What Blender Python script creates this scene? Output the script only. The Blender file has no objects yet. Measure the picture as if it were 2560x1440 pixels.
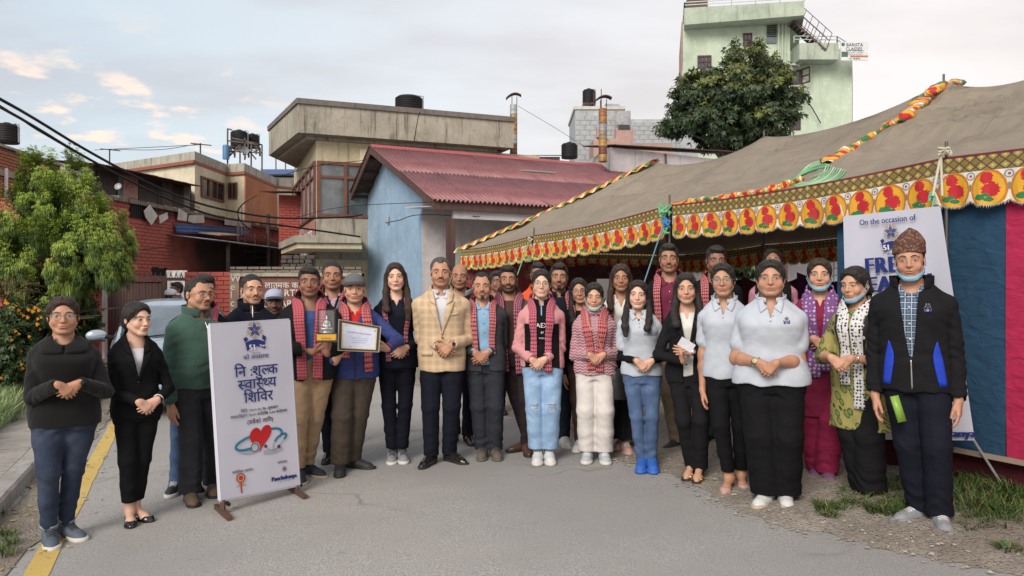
import bpy,bmesh,math,random
import numpy as np
from mathutils import Vector,Matrix,Euler
from mathutils.bvhtree import BVHTree
import os
random.seed(7); np.random.seed(7)
rnd=random.Random(11)
SC=bpy.context.scene
COL=SC.collection
PI=math.pi
R=math.radians
# ---------------------------------------------------------------- camera
CAMZ,FPX,CU,CV=1.485,1900.0,1280.0,720.0
cam_d=bpy.data.cameras.new('camera'); cam=bpy.data.objects.new('camera',cam_d); COL.objects.link(cam)
cam.location=(0,0,CAMZ); cam.rotation_euler=(R(90),0,0)
cam_d.sensor_width=36; cam_d.lens=36*FPX/2560
cam_d.clip_start=0.05; cam_d.clip_end=2000
SC.camera=cam
SC.render.resolution_x=1024; SC.render.resolution_y=576
# ---------------------------------------------------------------- sky and sun
SUN_EL,SUN_AZ=R(14),R(205)      # low sun behind the camera's left shoulder, veiled by cloud
wld=bpy.data.worlds.new('World'); SC.world=wld; wld.use_nodes=True
wn=wld.node_tree; wn.nodes.clear()
def N(t,ty,**kw):
 n=t.nodes.new(ty)
 for k,v in kw.items():
  if k.startswith('i_'):
   n.inputs[k[2:].replace('_',' ')].default_value=v
  else:setattr(n,k,v)
 return n
def L(t,a,b):t.links.new(a,b)
def build_world():
 t=wn
 out=N(t,'ShaderNodeOutputWorld')
 sky=N(t,'ShaderNodeTexSky'); sky.sky_type='NISHITA'; sky.sun_disc=False
 sky.sun_elevation=SUN_EL; sky.sun_rotation=SUN_AZ; sky.air_density=1.0; sky.dust_density=1.5; sky.ozone_density=1.5
 bg1=N(t,'ShaderNodeBackground'); bg1.inputs[1].default_value=0.11
 L(t,sky.outputs[0],bg1.inputs[0])
 # thin high cloud sheet: pale blue overhead-left, warm white low on the right, grey-mauve banks at the top
 tc=N(t,'ShaderNodeTexCoord'); sep=N(t,'ShaderNodeSeparateXYZ'); L(t,tc.outputs['Generated'],sep.inputs[0])
 def M(op,a,b=None,c=None,clamp=False):
  n=N(t,'ShaderNodeMath',operation=op,use_clamp=clamp)
  for i,v in enumerate((a,b,c)):
   if v is None:continue
   if isinstance(v,(int,float)):n.inputs[i].default_value=v
   else:L(t,v,n.inputs[i])
  return n.outputs[0]
 # projected sky plane coordinates for flat clouds
 zc=M('ADD',M('MAXIMUM',sep.outputs[2],0.0),0.12)
 px=M('DIVIDE',sep.outputs[0],zc); py=M('DIVIDE',sep.outputs[1],zc)
 comb=N(t,'ShaderNodeCombineXYZ'); L(t,px,comb.inputs[0]); L(t,py,comb.inputs[1])
 comb2=N(t,'ShaderNodeCombineXYZ'); L(t,M('MULTIPLY',px,1.0),comb2.inputs[0]); L(t,M('MULTIPLY',py,1.7),comb2.inputs[1])
 n1=N(t,'ShaderNodeTexNoise'); n1.inputs['Scale'].default_value=0.62; n1.inputs['Detail'].default_value=7; n1.inputs['Roughness'].default_value=.5
 L(t,comb2.outputs[0],n1.inputs['Vector'])
 n2=N(t,'ShaderNodeTexNoise'); n2.inputs['Scale'].default_value=4.2; n2.inputs['Detail'].default_value=5; n2.inputs['Roughness'].default_value=.55
 L(t,comb.outputs[0],n2.inputs['Vector'])
 # base gradient: horizontal azimuth mix (left blue, right warm white) and elevation
 az=M('MULTIPLY_ADD',sep.outputs[0],1.1,0.52,True)
 el=M('MULTIPLY',M('MAXIMUM',sep.outputs[2],0.0),2.2,None,True)
 def mixc(f,a,b):
  n=N(t,'ShaderNodeMix',data_type='RGBA')
  for i,v in ((0,f),(6,a),(7,b)):
   if isinstance(v,(int,float)):n.inputs[i].default_value=v
   elif isinstance(v,tuple):n.inputs[i].default_value=(*v,1)
   else:L(t,v,n.inputs[i])
  return n.outputs[2]
 low=mixc(az,(0.335,0.38,0.405),(0.50,0.445,0.415))
 high=mixc(az,(0.29,0.335,0.375),(0.43,0.41,0.405))
 base=mixc(el,low,high)
 cm=N(t,'ShaderNodeMapRange'); cm.interpolation_type='SMOOTHSTEP'; L(t,n1.outputs[0],cm.inputs[0]); cm.inputs[1].default_value=.40; cm.inputs[2].default_value=.62
 bank=mixc(az,(0.25,0.235,0.25),(0.34,0.30,0.29))
 c1=mixc(M('MULTIPLY',cm.outputs[0],M('MULTIPLY_ADD',el,1.3,-.10,True)),base,bank)
 # small lit puffs low on the left
 pm=N(t,'ShaderNodeMapRange'); pm.interpolation_type='SMOOTHSTEP'; L(t,n2.outputs[0],pm.inputs[0]); pm.inputs[1].default_value=.52; pm.inputs[2].default_value=.66
 lf=N(t,'ShaderNodeMapRange'); lf.interpolation_type='SMOOTHSTEP'; L(t,sep.outputs[0],lf.inputs[0]); lf.inputs[1].default_value=-.18; lf.inputs[2].default_value=-.42
 lz=N(t,'ShaderNodeMapRange'); lz.interpolation_type='SMOOTHSTEP'; L(t,sep.outputs[2],lz.inputs[0]); lz.inputs[1].default_value=.33; lz.inputs[2].default_value=.2
 c2=mixc(M('MULTIPLY',M('MULTIPLY',pm.outputs[0],lf.outputs[0]),M('MULTIPLY',lz.outputs[0],M('MULTIPLY_ADD',sep.outputs[2],12,-.7,True))),c1,(0.50,0.41,0.345))
 bg2=N(t,'ShaderNodeBackground'); bg2.inputs[1].default_value=1.0
 L(t,c2,bg2.inputs[0])
 mx=N(t,'ShaderNodeMixShader'); mx.inputs[0].default_value=0.93
 L(t,bg1.outputs[0],mx.inputs[1]); L(t,bg2.outputs[0],mx.inputs[2]); L(t,mx.outputs[0],out.inputs[0])
build_world()
sun_d=bpy.data.lights.new('sun','SUN'); sun_d.energy=1.5; sun_d.angle=R(30); sun_d.color=(1.0,0.90,0.80)
sun=bpy.data.objects.new('sun',sun_d); COL.objects.link(sun)
# direction to the sun from its azimuth (rotation 0 = +Y, clockwise seen from above) and elevation
_sd=Vector((math.sin(SUN_AZ)*math.cos(SUN_EL),math.cos(SUN_AZ)*math.cos(SUN_EL),math.sin(SUN_EL)))
_sd=Vector((-0.35,-0.75,0.56)).normalized()
sun.rotation_euler=_sd.to_track_quat('Z','Y').to_euler()
SC.view_settings.view_transform='Standard'; SC.view_settings.look='None'
SC.view_settings.exposure=1.2; SC.view_settings.gamma=1.0; SC.view_settings.use_curve_mapping=False
SC.cycles.max_bounces=6; SC.cycles.transparent_max_bounces=12; SC.cycles.caustics_reflective=False; SC.cycles.caustics_refractive=False
SC.cycles.use_denoising=True
# ---------------------------------------------------------------- places
SLOPE=0.035
def gz(x,y=5.0):
 """height of the ground: a gentle cross fall, flattening away from the road"""
 return SLOPE*max(-7.0,min(4.0,x))
def P(u,v,Y):
 return Vector(((u-CU)/FPX*Y,Y,CAMZ-(v-CV)/FPX*Y))
def PG(u,v):
 """ground point seen at pixel u, v"""
 Y=CAMZ/((v-CV)/FPX+SLOPE*(u-CU)/FPX)
 X=(u-CU)/FPX*Y
 return Vector((X,Y,gz(X)))
def XY(u,Y):return (u-CU)/FPX*Y
# ---------------------------------------------------------------- objects
def tag(o,label=None,cat=None,group=None,kind=None):
 if label:o['label']=label
 if cat:o['category']=cat
 if group:o['group']=group
 if kind:o['kind']=kind
 return o
def empty(name,loc=(0,0,0),rz=0,parent=None):
 o=bpy.data.objects.new(name,None); COL.objects.link(o); o.location=loc; o.rotation_euler=(0,0,rz); o.empty_display_size=.1
 if parent:o.parent=parent
 return o
def npmesh(name,V,F,smooth=True):
 """mesh from arrays: V (n,3), F (m,4) or (m,3) or a list of such arrays"""
 me=bpy.data.meshes.new(name)
 Fs=F if isinstance(F,list) and len(F) and isinstance(F[0],np.ndarray) else [F]
 Fs=[np.atleast_2d(np.asarray(f,dtype=np.int32)) for f in Fs if len(f)]
 V=np.asarray(V,dtype=np.float32)
 me.vertices.add(len(V)); me.vertices.foreach_set('co',V.ravel())
 tot=np.concatenate([np.full(len(f),f.shape[1],np.int32) for f in Fs]) if Fs else np.zeros(0,np.int32)
 idx=np.concatenate([f.ravel() for f in Fs]) if Fs else np.zeros(0,np.int32)
 me.loops.add(len(idx)); me.loops.foreach_set('vertex_index',idx)
 st=np.zeros(len(tot),np.int32)
 if len(tot):st[1:]=np.cumsum(tot)[:-1]
 me.polygons.add(len(tot)); me.polygons.foreach_set('loop_start',st)
 me.polygons.foreach_set('use_smooth',np.full(len(tot),smooth,bool))
 me.update(calc_edges=True)
 return me
def nobj(name,V,F,mat=None,parent=None,smooth=True,cols=None,uv=None,mats=None,fm=None):
 me=npmesh(name,V,F,smooth)
 o=bpy.data.objects.new(name,me); COL.objects.link(o)
 if parent is not None:o.parent=parent
 if mats:
  for m in mats:me.materials.append(m)
  if fm is not None:me.polygons.foreach_set('material_index',np.asarray(fm,np.int32))
 elif mat:me.materials.append(mat)
 if cols is not None:
  a=me.color_attributes.new('Col','FLOAT_COLOR','POINT')
  c=np.ones((len(V),4),np.float32); c[:,:3]=cols; a.data.foreach_set('color',c.ravel())
 if uv is not None:
  ul=me.uv_layers.new(name='UVMap'); li=np.zeros(len(me.loops),np.int32); me.loops.foreach_get('vertex_index',li)
  ul.data.foreach_set('uv',np.asarray(uv,np.float32)[li].ravel())
 return o
class MB:
 """collects simple shapes as plain arrays, then links them as one mesh object"""
 def __init__(s):s.v=[]; s.f4=[]; s.f3=[]; s.fn=[]; s.m4=[]; s.m3=[]; s.mn=[]; s.mi=0
 def add(s,V,F):
  b=len(s.v); s.v.extend([tuple(p) for p in V])
  for f in F:
   f=tuple(b+i for i in f)
   s.fn.append(f); s.mn.append(s.mi)
  return s
 def box(s,c,d,rz=0,rot=None):
  hx,hy,hz=d[0]/2,d[1]/2,d[2]/2
  V=[Vector((x,y,z)) for x in (-hx,hx) for y in (-hy,hy) for z in (-hz,hz)]
  M_=rot if rot is not None else Matrix.Rotation(rz,3,'Z')
  V=[M_ @ p+Vector(c) for p in V]
  return s.add(V,[(0,1,3,2),(4,6,7,5),(0,4,5,1),(2,3,7,6),(0,2,6,4),(1,5,7,3)])
 def bar(s,a,b,w,d=None,up=(0,0,1)):
  a=Vector(a); b=Vector(b); d=d or w; ax=(b-a); ln=ax.length
  if ln<1e-6:return s
  ax.normalize(); up=Vector(up)
  if abs(ax.dot(up))>.98:up=Vector((0,1,0))
  sx=ax.cross(up).normalized(); sz=sx.cross(ax)
  V=[]
  for q in (a,b):
   for i,j in ((-1,-1),(1,-1),(1,1),(-1,1)):V.append(q+sx*(i*w/2)+sz*(j*d/2))
  return s.add(V,[(0,3,2,1),(4,5,6,7),(0,1,5,4),(1,2,6,5),(2,3,7,6),(3,0,4,7)])
 def tube(s,pts,r,n=8,cap=True):
  pts=[Vector(p) for p in pts]; m=len(pts)
  rs=r if isinstance(r,(list,tuple)) else [r]*m
  V=[]; ref=Vector((0.13,0.21,1)).normalized()
  for i,p in enumerate(pts):
   t=(pts[min(i+1,m-1)]-pts[max(i-1,0)]).normalized()
   rr=ref if abs(t.dot(ref))<.97 else Vector((1,0,0))
   a=t.cross(rr).normalized(); b=t.cross(a)
   for k in range(n):
    an=2*PI*k/n; V.append(p+a*(rs[i]*math.cos(an))+b*(rs[i]*math.sin(an)))
  F=[(i*n+k,i*n+(k+1)%n,(i+1)*n+(k+1)%n,(i+1)*n+k) for i in range(m-1) for k in range(n)]
  if cap:F+=[tuple(range(n-1,-1,-1)),tuple((m-1)*n+k for k in range(n))]
  return s.add(V,F)
 def lathe(s,c,prof,n=24,ax=None):
  """prof: (radius, z)"""
  V=[]; c=Vector(c)
  for r,z in prof:
   for k in range(n):
    a=2*PI*k/n; p=Vector((r*math.cos(a),r*math.sin(a),z))
    if ax is not None:p=ax @ p
    V.append(c+p)
  m=len(prof)
  F=[(i*n+k,i*n+(k+1)%n,(i+1)*n+(k+1)%n,(i+1)*n+k) for i in range(m-1) for k in range(n)]
  F+=[tuple(range(n-1,-1,-1)),tuple((m-1)*n+k for k in range(n))]
  return s.add(V,F)
 def prism(s,poly,h0,h1):
  """poly in xy, from z h0 to h1"""
  n=len(poly)
  V=[(x,y,h0) for x,y in poly]+[(x,y,h1) for x,y in poly]
  F=[tuple(range(n-1,-1,-1)),tuple(range(n,2*n))]+[(i,(i+1)%n,n+(i+1)%n,n+i) for i in range(n)]
  return s.add(V,F)
 def slab(s,pts,th):
  """solid from a planar 3D polygon, thickened by vector th"""
  n=len(pts); th=Vector(th); pts=[Vector(p) for p in pts]
  V=pts+[p+th for p in pts]
  F=[tuple(range(n-1,-1,-1)),tuple(range(n,2*n))]+[(i,(i+1)%n,n+(i+1)%n,n+i) for i in range(n)]
  return s.add(V,F)
 def build(s,name,mat=None,parent=None,smooth=False,mats=None,bevel=0):
  me=bpy.data.meshes.new(name); me.from_pydata(s.v,[],s.fn);
  if mats:
   for m in mats:me.materials.append(m)
   me.polygons.foreach_set('material_index',s.mn)
  elif mat:me.materials.append(mat)
  me.validate()
  bm=bmesh.new(); bm.from_mesh(me); bmesh.ops.recalc_face_normals(bm,faces=bm.faces)
  bm.to_mesh(me); bm.free()
  if smooth:
   me.polygons.foreach_set('use_smooth',[True]*len(me.polygons))
   try:me.set_sharp_from_angle(angle=R(38))
   except Exception:pass
  o=bpy.data.objects.new(name,me); COL.objects.link(o)
  if parent is not None:o.parent=parent
  if bevel:
   b=o.modifiers.new('bevel','BEVEL'); b.width=bevel; b.segments=2; b.limit_method='ANGLE'
  return o
# ---------------------------------------------------------------- materials
_mc={}
class NT:
 """small node builder"""
 def __init__(s,m):
  m.use_nodes=True; s.t=m.node_tree; s.b=s.t.nodes['Principled BSDF']; s._tc=None
 def n(s,ty,**kw):return N(s.t,ty,**kw)
 def l(s,a,b):s.t.links.new(a,b)
 def _set(s,inp,v):
  if v is None:return
  if isinstance(v,(int,float)):inp.default_value=v
  elif isinstance(v,tuple):
   inp.default_value=(*v,1) if len(v)==3 and inp.type=='RGBA' else v
  else:s.l(v,inp)
 def tc(s,k='Object'):
  if s._tc is None:s._tc=s.n('ShaderNodeTexCoord')
  return s._tc.outputs[k]
 def m(s,op,a,b=None,c=None,clamp=False):
  n=s.n('ShaderNodeMath',operation=op,use_clamp=clamp)
  for i,v in enumerate((a,b,c)):s._set(n.inputs[i],v)
  return n.outputs[0]
 def mapping(s,vec,scale=(1,1,1),loc=(0,0,0),rot=(0,0,0)):
  n=s.n('ShaderNodeMapping'); s.l(vec,n.inputs[0]); n.inputs['Scale'].default_value=scale; n.inputs['Location'].default_value=loc; n.inputs['Rotation'].default_value=rot
  return n.outputs[0]
 def noise(s,scale=5,detail=4,rough=.55,vec=None,dist=0):
  n=s.n('ShaderNodeTexNoise'); n.inputs['Scale'].default_value=scale; n.inputs['Detail'].default_value=detail; n.inputs['Roughness'].default_value=rough; n.inputs['Distortion'].default_value=dist
  s.l(vec if vec is not None else s.tc(),n.inputs['Vector']); return n.outputs[0]
 def voro(s,scale=5,vec=None,feature='F1',out=0):
  n=s.n('ShaderNodeTexVoronoi',feature=feature); n.inputs['Scale'].default_value=scale
  s.l(vec if vec is not None else s.tc(),n.inputs['Vector']); return n.outputs[out]
 def sep(s,vec):
  n=s.n('ShaderNodeSeparateXYZ'); s.l(vec,n.inputs[0]); return n.outputs
 def comb(s,x=0,y=0,z=0):
  n=s.n('ShaderNodeCombineXYZ')
  for i,v in enumerate((x,y,z)):s._set(n.inputs[i],v)
  return n.outputs[0]
 def rng(s,v,a,b,c=0,d=1,smooth=False):
  n=s.n('ShaderNodeMapRange'); s._set(n.inputs[0],v)
  for i,q in enumerate((a,b,c,d)):n.inputs[i+1].default_value=q
  if smooth:n.interpolation_type='SMOOTHSTEP'
  return n.outputs[0]
 def mix(s,f,a,b):
  n=s.n('ShaderNodeMix',data_type='RGBA'); s._set(n.inputs[0],f); s._set(n.inputs[6],a); s._set(n.inputs[7],b); return n.outputs[2]
 def col(s,c):s._set(s.b.inputs['Base Color'],c)
 def bump(s,h,st=.3,dist=.01):
  n=s.n('ShaderNodeBump'); n.inputs['Strength'].default_value=st; n.inputs['Distance'].default_value=dist
  s.l(h,n.inputs['Height']); s.l(n.outputs[0],s.b.inputs['Normal'])
 def pset(s,**kw):
  for k,v in kw.items():s._set(s.b.inputs[k.replace('_',' ')],v)
def newmat(name):return bpy.data.materials.new(name)
def srgb(r,g,b):
 f=lambda c:(c/255/12.92) if c/255<=.04045 else ((c/255+.055)/1.055)**2.4
 return (f(r),f(g),f(b))
def mix3(a,b,t):return tuple(a[i]*(1-t)+b[i]*t for i in range(3))
def plain(name,col,rough=.7,metal=0,var=.12,scale=6,bump=0,bscale=40,spec=.5):
 """one material of colour col with gentle mottling"""
 key=(name,col,rough,metal,var,scale,bump)
 if key in _mc:return _mc[key]
 m=newmat(name); t=NT(m)
 nz=t.noise(scale,5,.6)
 f=t.rng(nz,.3,.7,0,1)
 lo=tuple(max(0,c*(1-var)) for c in col); hi=tuple(min(1,c*(1+var)) for c in col)
 t.col(t.mix(f,lo,hi)); t.pset(Roughness=rough,Metallic=metal); t.b.inputs['Specular IOR Level'].default_value=spec
 if bump:t.bump(t.noise(bscale,4,.6),bump,.01)
 _mc[key]=m; return m
def textpts(txt,size,font=None,bold=0,sp=1.0,align='CENTER'):
 """flat lettering as points and faces, from a text curve"""
 cu=bpy.data.curves.new('lettering','FONT'); cu.body=txt; cu.size=size; cu.align_x=align; cu.align_y='CENTER'; cu.space_character=sp; cu.offset=bold; cu.resolution_u=3
 o=bpy.data.objects.new('lettering',cu); COL.objects.link(o); dg=bpy.context.evaluated_depsgraph_get(); me=bpy.data.meshes.new_from_object(o.evaluated_get(dg))
 V=np.array([tuple(v.co) for v in me.vertices],f32).reshape(-1,3); F=[tuple(p.vertices) for p in me.polygons]
 bpy.data.objects.remove(o); bpy.data.curves.remove(cu); bpy.data.meshes.remove(me); return V,F
def fine(name,col,rough=.5,metal=0,spec=.5,trans=0,alpha=1):
 key=(name,col,rough,metal)
 if key in _mc:return _mc[key]
 m=newmat(name); t=NT(m); t.col(t.mix(t.rng(t.noise(60,4,.6),.3,.7),tuple(q*.9 for q in col),tuple(min(1,q*1.06) for q in col)))
 t.pset(Roughness=rough,Metallic=metal); t.b.inputs['Specular IOR Level'].default_value=spec
 if trans:t.b.inputs['Transmission Weight'].default_value=trans; t.b.inputs['IOR'].default_value=1.1
 if alpha<1:t.b.inputs['Alpha'].default_value=alpha
 _mc[key]=m; return m
def cloth(name,c,rough=.85,weave=900,var=.10,fold=.25,wash=0,sheen=.0,st=.25):
 """woven cloth of colour c: mottled, fine weave, soft wrinkles"""
 m=newmat(name); t=NT(m); nz=t.noise(9,5,.6); nw=t.noise(3.2,3,.5)
 lo=tuple(q*(1-var) for q in c); hi=tuple(min(1,q*(1+var)) for q in c)
 col=t.mix(t.rng(nz,.3,.7),lo,hi)
 if wash:col=t.mix(t.m('MULTIPLY',t.rng(nw,.45,.7,0,1,True),wash),col,tuple(min(1,q*2.0+.05) for q in c))
 t.col(col)
 w1=t.noise(weave,1,.5)
 v=t.mapping(t.tc(),(8,8,15),rot=(0,.35,0)); wr=t.noise(1,2,.45,v,.9)
 h=t.m('ADD',t.m('MULTIPLY',wr,1.0),t.m('MULTIPLY',w1,st*.35))
 t.pset(Roughness=rough); t.bump(h,fold,.03); t.b.inputs['Specular IOR Level'].default_value=.12
 if sheen:t.b.inputs['Sheen Weight'].default_value=sheen
 return m
INKB=fine('blue_ink',(.012,.025,.16),.6); INKG=fine('gold_ink',(.45,.28,.06),.6); INKW=fine('white_ink',(.75,.75,.78),.6); INKK=fine('dark_ink',(.03,.03,.05),.6)
INKR=fine('red_ink',(.45,.02,.02),.5); INKS=fine('light_blue_ink',(.05,.28,.45),.5); INKGR=fine('grey_ink',(.35,.37,.40),.4)
# ================================================================ implicit surfaces, for bodies and clothes
f32=np.float32
def smin(a,b,k):
 if k<=0:return np.minimum(a,b)
 h=np.maximum(k-np.abs(a-b),0)/k
 return np.minimum(a,b)-h*h*(k*.25)
class Field:
 def __init__(s,lo,hi,h,cap=.04):
  s.lo=np.array(lo,f32); s.h=f32(h); n=np.ceil((np.array(hi)-np.array(lo))/h).astype(int)+1
  s.n=n; s.cap=cap; s.d=np.full(n,cap,f32)
  s.ax=[(s.lo[i]+s.h*np.arange(n[i])).astype(f32) for i in range(3)]
 def sl(s,lo,hi,m):
  r=[]
  for i in range(3):
   a=int(max(0,math.floor((lo[i]-m-s.lo[i])/s.h))); b=int(min(s.n[i],math.ceil((hi[i]+m-s.lo[i])/s.h)+1))
   if b<=a:return None
   r.append(slice(a,b))
  return tuple(r)
 def grid(s,sl):
  return s.ax[0][sl[0]][:,None,None],s.ax[1][sl[1]][None,:,None],s.ax[2][sl[2]][None,None,:]
 def all(s):return s.ax[0][:,None,None],s.ax[1][None,:,None],s.ax[2][None,None,:]
 def apply(s,fn,lo,hi,k=0,op='u'):
  sl=s.sl(lo,hi,s.cap*.7+k)
  if sl is None:return
  X,Y,Z=s.grid(sl); d=fn(X,Y,Z)
  if op=='u':s.d[sl]=smin(s.d[sl],d,k)
  elif op=='s':s.d[sl]=-smin(-s.d[sl],d,k)
 def ball(s,c,r,k=.01,op='u'):
  r=np.array([r]*3 if isinstance(r,(int,float)) else r,f32); c=np.array(c,f32)
  def fn(X,Y,Z):
   x=(X-c[0])/r[0]; y=(Y-c[1])/r[1]; z=(Z-c[2])/r[2]
   k0=np.sqrt(x*x+y*y+z*z)+1e-6
   k1=np.sqrt((x/r[0])**2+(y/r[1])**2+(z/r[2])**2)+1e-6
   return k0*(k0-1)/k1
  s.apply(fn,c-r,c+r,k,op)
 def cone(s,a,b,ra,rb,k=.01,op='u',sq=None):
  a=np.array(a,f32); b=np.array(b,f32); ba=b-a; L2=float(ba @ ba)+1e-9
  rm=max(ra,rb)
  def fn(X,Y,Z):
   x=X-a[0]; y=Y-a[1]; z=Z-a[2]
   t=np.clip((x*ba[0]+y*ba[1]+z*ba[2])/L2,0,1)
   x=x-t*ba[0]; y=y-t*ba[1]; z=z-t*ba[2]
   if sq:x=x/sq[0]; y=y/sq[1]
   return np.sqrt(x*x+y*y+z*z)-(ra+(rb-ra)*t)
  q=max(sq) if sq else 1
  s.apply(fn,np.minimum(a,b)-rm*q,np.maximum(a,b)+rm*q,k,op)
 def loft(s,prof,k=.02,p=2.3,off=0,zcut=None):
  """prof rows: z, half width, half depth, x centre, y centre"""
  pr=np.array(prof,f32); zs=pr[:,0]
  lo=(float((pr[:,3]-pr[:,1]).min()),float((pr[:,4]-pr[:,2]).min()),float(zs[0]))
  hi=(float((pr[:,3]+pr[:,1]).max()),float((pr[:,4]+pr[:,2]).max()),float(zs[-1]))
  def fn(X,Y,Z):
   z=np.clip(Z[0,0],zs[0],zs[-1])
   # smooth interpolation between rows
   i=np.clip(np.searchsorted(zs,z,side='right')-1,0,len(zs)-2)
   t=(z-zs[i])/(zs[i+1]-zs[i]+1e-9)
   sl=np.gradient(pr[:,1:],zs,axis=0)
   h=(zs[i+1]-zs[i])
   def hm(c):
    a,b,m0,m1=pr[i,c],pr[i+1,c],sl[i,c-1]*h,sl[i+1,c-1]*h
    return (2*t**3-3*t**2+1)*a+(t**3-2*t**2+t)*m0+(-2*t**3+3*t**2)*b+(t**3-t**2)*m1
   A=(hm(1)+off)[None,None,:]; B=(hm(2)+off)[None,None,:]; cx=hm(3)[None,None,:]; cy=hm(4)[None,None,:]
   A=np.maximum(A,.004); B=np.maximum(B,.004)
   x=np.abs((X-cx)/A); y=np.abs((Y-cy)/B)
   g=(x**p+y**p)**(1/p)
   g2=np.sqrt((X-cx)**2+(Y-cy)**2)+1e-6
   d=(g-1)*np.minimum(g2/np.maximum(g,1e-3),np.maximum(A,B))
   zz=np.maximum(zs[0]-Z,Z-zs[-1])
   return np.maximum(d,zz).astype(f32)
  s.apply(fn,lo,hi,k)
 def cut(s,fn):
  X,Y,Z=s.all(); s.d=np.maximum(s.d,fn(X,Y,Z)).astype(f32)
 def mesh(s,smooth=1):
  d=s.d; d[0]=np.maximum(d[0],1e-3); d[-1]=np.maximum(d[-1],1e-3); d[:,0]=np.maximum(d[:,0],1e-3); d[:,-1]=np.maximum(d[:,-1],1e-3)
  d[:,:,0]=np.maximum(d[:,:,0],1e-3); d[:,:,-1]=np.maximum(d[:,:,-1],1e-3)
  ins=d<0
  n=np.array(d.shape)-1
  c=ins[:-1,:-1,:-1].astype(np.int8)
  for dx,dy,dz in ((1,0,0),(0,1,0),(1,1,0),(0,0,1),(1,0,1),(0,1,1),(1,1,1)):
   c=c+ins[dx:dx+n[0],dy:dy+n[1],dz:dz+n[2]]
  act=np.argwhere((c>0) & (c<8))
  if len(act)==0:return np.zeros((0,3),f32),np.zeros((0,4),np.int32)
  imap=np.full(n,-1,np.int32); imap[act[:,0],act[:,1],act[:,2]]=np.arange(len(act))
  acc=np.zeros((len(act),3),f32); cnt=np.zeros(len(act),f32)
  cv={}
  for o in ((0,0,0),(1,0,0),(0,1,0),(1,1,0),(0,0,1),(1,0,1),(0,1,1),(1,1,1)):
   cv[o]=d[act[:,0]+o[0],act[:,1]+o[1],act[:,2]+o[2]]
  for o,v0 in cv.items():
   for ax in range(3):
    if o[ax]:continue
    q=list(o); q[ax]=1; v1=cv[tuple(q)]
    m=(v0<0) != (v1<0); t=v0[m]/(v0[m]-v1[m])
    pt=np.tile(np.array(o,f32),(m.sum(),1)); pt[:,ax]=t
    acc[m]+=pt; cnt[m]+=1
  V=s.lo+(act+acc/cnt[:,None])*s.h
  Fs=[]
  for ax in range(3):
   a0=[slice(None)]*3; a1=[slice(None)]*3; a0[ax]=slice(0,-1); a1[ax]=slice(1,None)
   A=ins[tuple(a0)]; B=ins[tuple(a1)]; e=np.argwhere(A != B)
   b_,c_=[i for i in range(3) if i != ax]
   ok=(e[:,b_]>0) & (e[:,c_]>0) & (e[:,b_]<d.shape[b_]-1) & (e[:,c_]<d.shape[c_]-1); e=e[ok]
   flip=A[e[:,0],e[:,1],e[:,2]]
   def cell(db,dc):
    q=e.copy(); q[:,b_]-=db; q[:,c_]-=dc; return imap[q[:,0],q[:,1],q[:,2]]
   f=np.stack([cell(1,1),cell(0,1),cell(0,0),cell(1,0)],1)
   if ax==1:flip=~flip
   f[~flip]=f[~flip][:,::-1]
   Fs.append(f)
  F=np.concatenate(Fs)
  for _ in range(smooth):      # light relaxing takes out the grid's steps
   S=np.zeros_like(V); C=np.zeros(len(V),f32)
   for a,b in ((0,1),(1,2),(2,3),(3,0)):
    for p_,q_ in ((a,b),(b,a)):
     for k_ in range(3):S[:,k_]+=np.bincount(F[:,p_],V[F[:,q_],k_],len(V))
     C+=np.bincount(F[:,p_],minlength=len(V))
   V=V*.5+(S/C[:,None])*.5
  return V.astype(f32),F.astype(np.int32)
def join(parts):
 V=[]; F=[]; b=0
 for v,f in parts:
  V.append(v); F.append(np.asarray(f)+b); b+=len(v)
 return np.concatenate(V),np.concatenate(F)
def bvh(V,F):return BVHTree.FromPolygons([tuple(p) for p in V.tolist()],[tuple(f) for f in F.tolist()])
def rotm(yaw=0,pitch=0,roll=0):
 return np.array(Euler((pitch,roll,yaw),'XYZ').to_matrix(),f32)
def sheet(grid,th,dirn=None):
 """closed thin solid from a grid of points (rows, cols, 3) and a grid of outward normals"""
 g=np.array(grid,f32); nr,nc=g.shape[:2]
 nn=dirn
 top=g+nn*th; V=np.concatenate([top.reshape(-1,3),g.reshape(-1,3)])
 F=[]; o=nr*nc
 for i in range(nr-1):
  for j in range(nc-1):
   a=i*nc+j; F.append((a,a+1,a+nc+1,a+nc)); F.append((o+a,o+a+nc,o+a+nc+1,o+a+1))
 ring=[j for j in range(nc)]+[i*nc+nc-1 for i in range(1,nr)]+[(nr-1)*nc+j for j in range(nc-2,-1,-1)]+[i*nc for i in range(nr-2,0,-1)]
 for k in range(len(ring)):
  a,b=ring[k],ring[(k+1)%len(ring)]; F.append((a,o+a,o+b,b))
 uv=np.stack(np.meshgrid(np.linspace(0,1,nr),np.linspace(0,1,nc),indexing='ij'),-1).reshape(-1,2)
 return V,np.array(F,np.int32),np.concatenate([uv,uv])
def resample(pts,n):
 pts=np.array(pts,float); d=np.r_[0,np.cumsum(np.linalg.norm(np.diff(pts,axis=0),axis=1))]
 t=np.linspace(0,d[-1],n); return np.stack([np.interp(t,d,pts[:,k]) for k in range(pts.shape[1])],1)
def cr(pts,n):
 """Catmull-Rom through pts"""
 pts=[np.array(p,float) for p in pts]; P_=[2*pts[0]-pts[1]]+pts+[2*pts[-1]-pts[-2]]; out=[]
 m=len(pts)-1
 for i in range(n):
  t=i/(n-1)*m; k=min(int(t),m-1); u=t-k; a,b,c,d=P_[k:k+4]
  out.append(.5*(2*b+(c-a)*u+(2*a-5*b+4*c-d)*u*u+(3*b-a-3*c+d)*u**3))
 return np.array(out)
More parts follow.
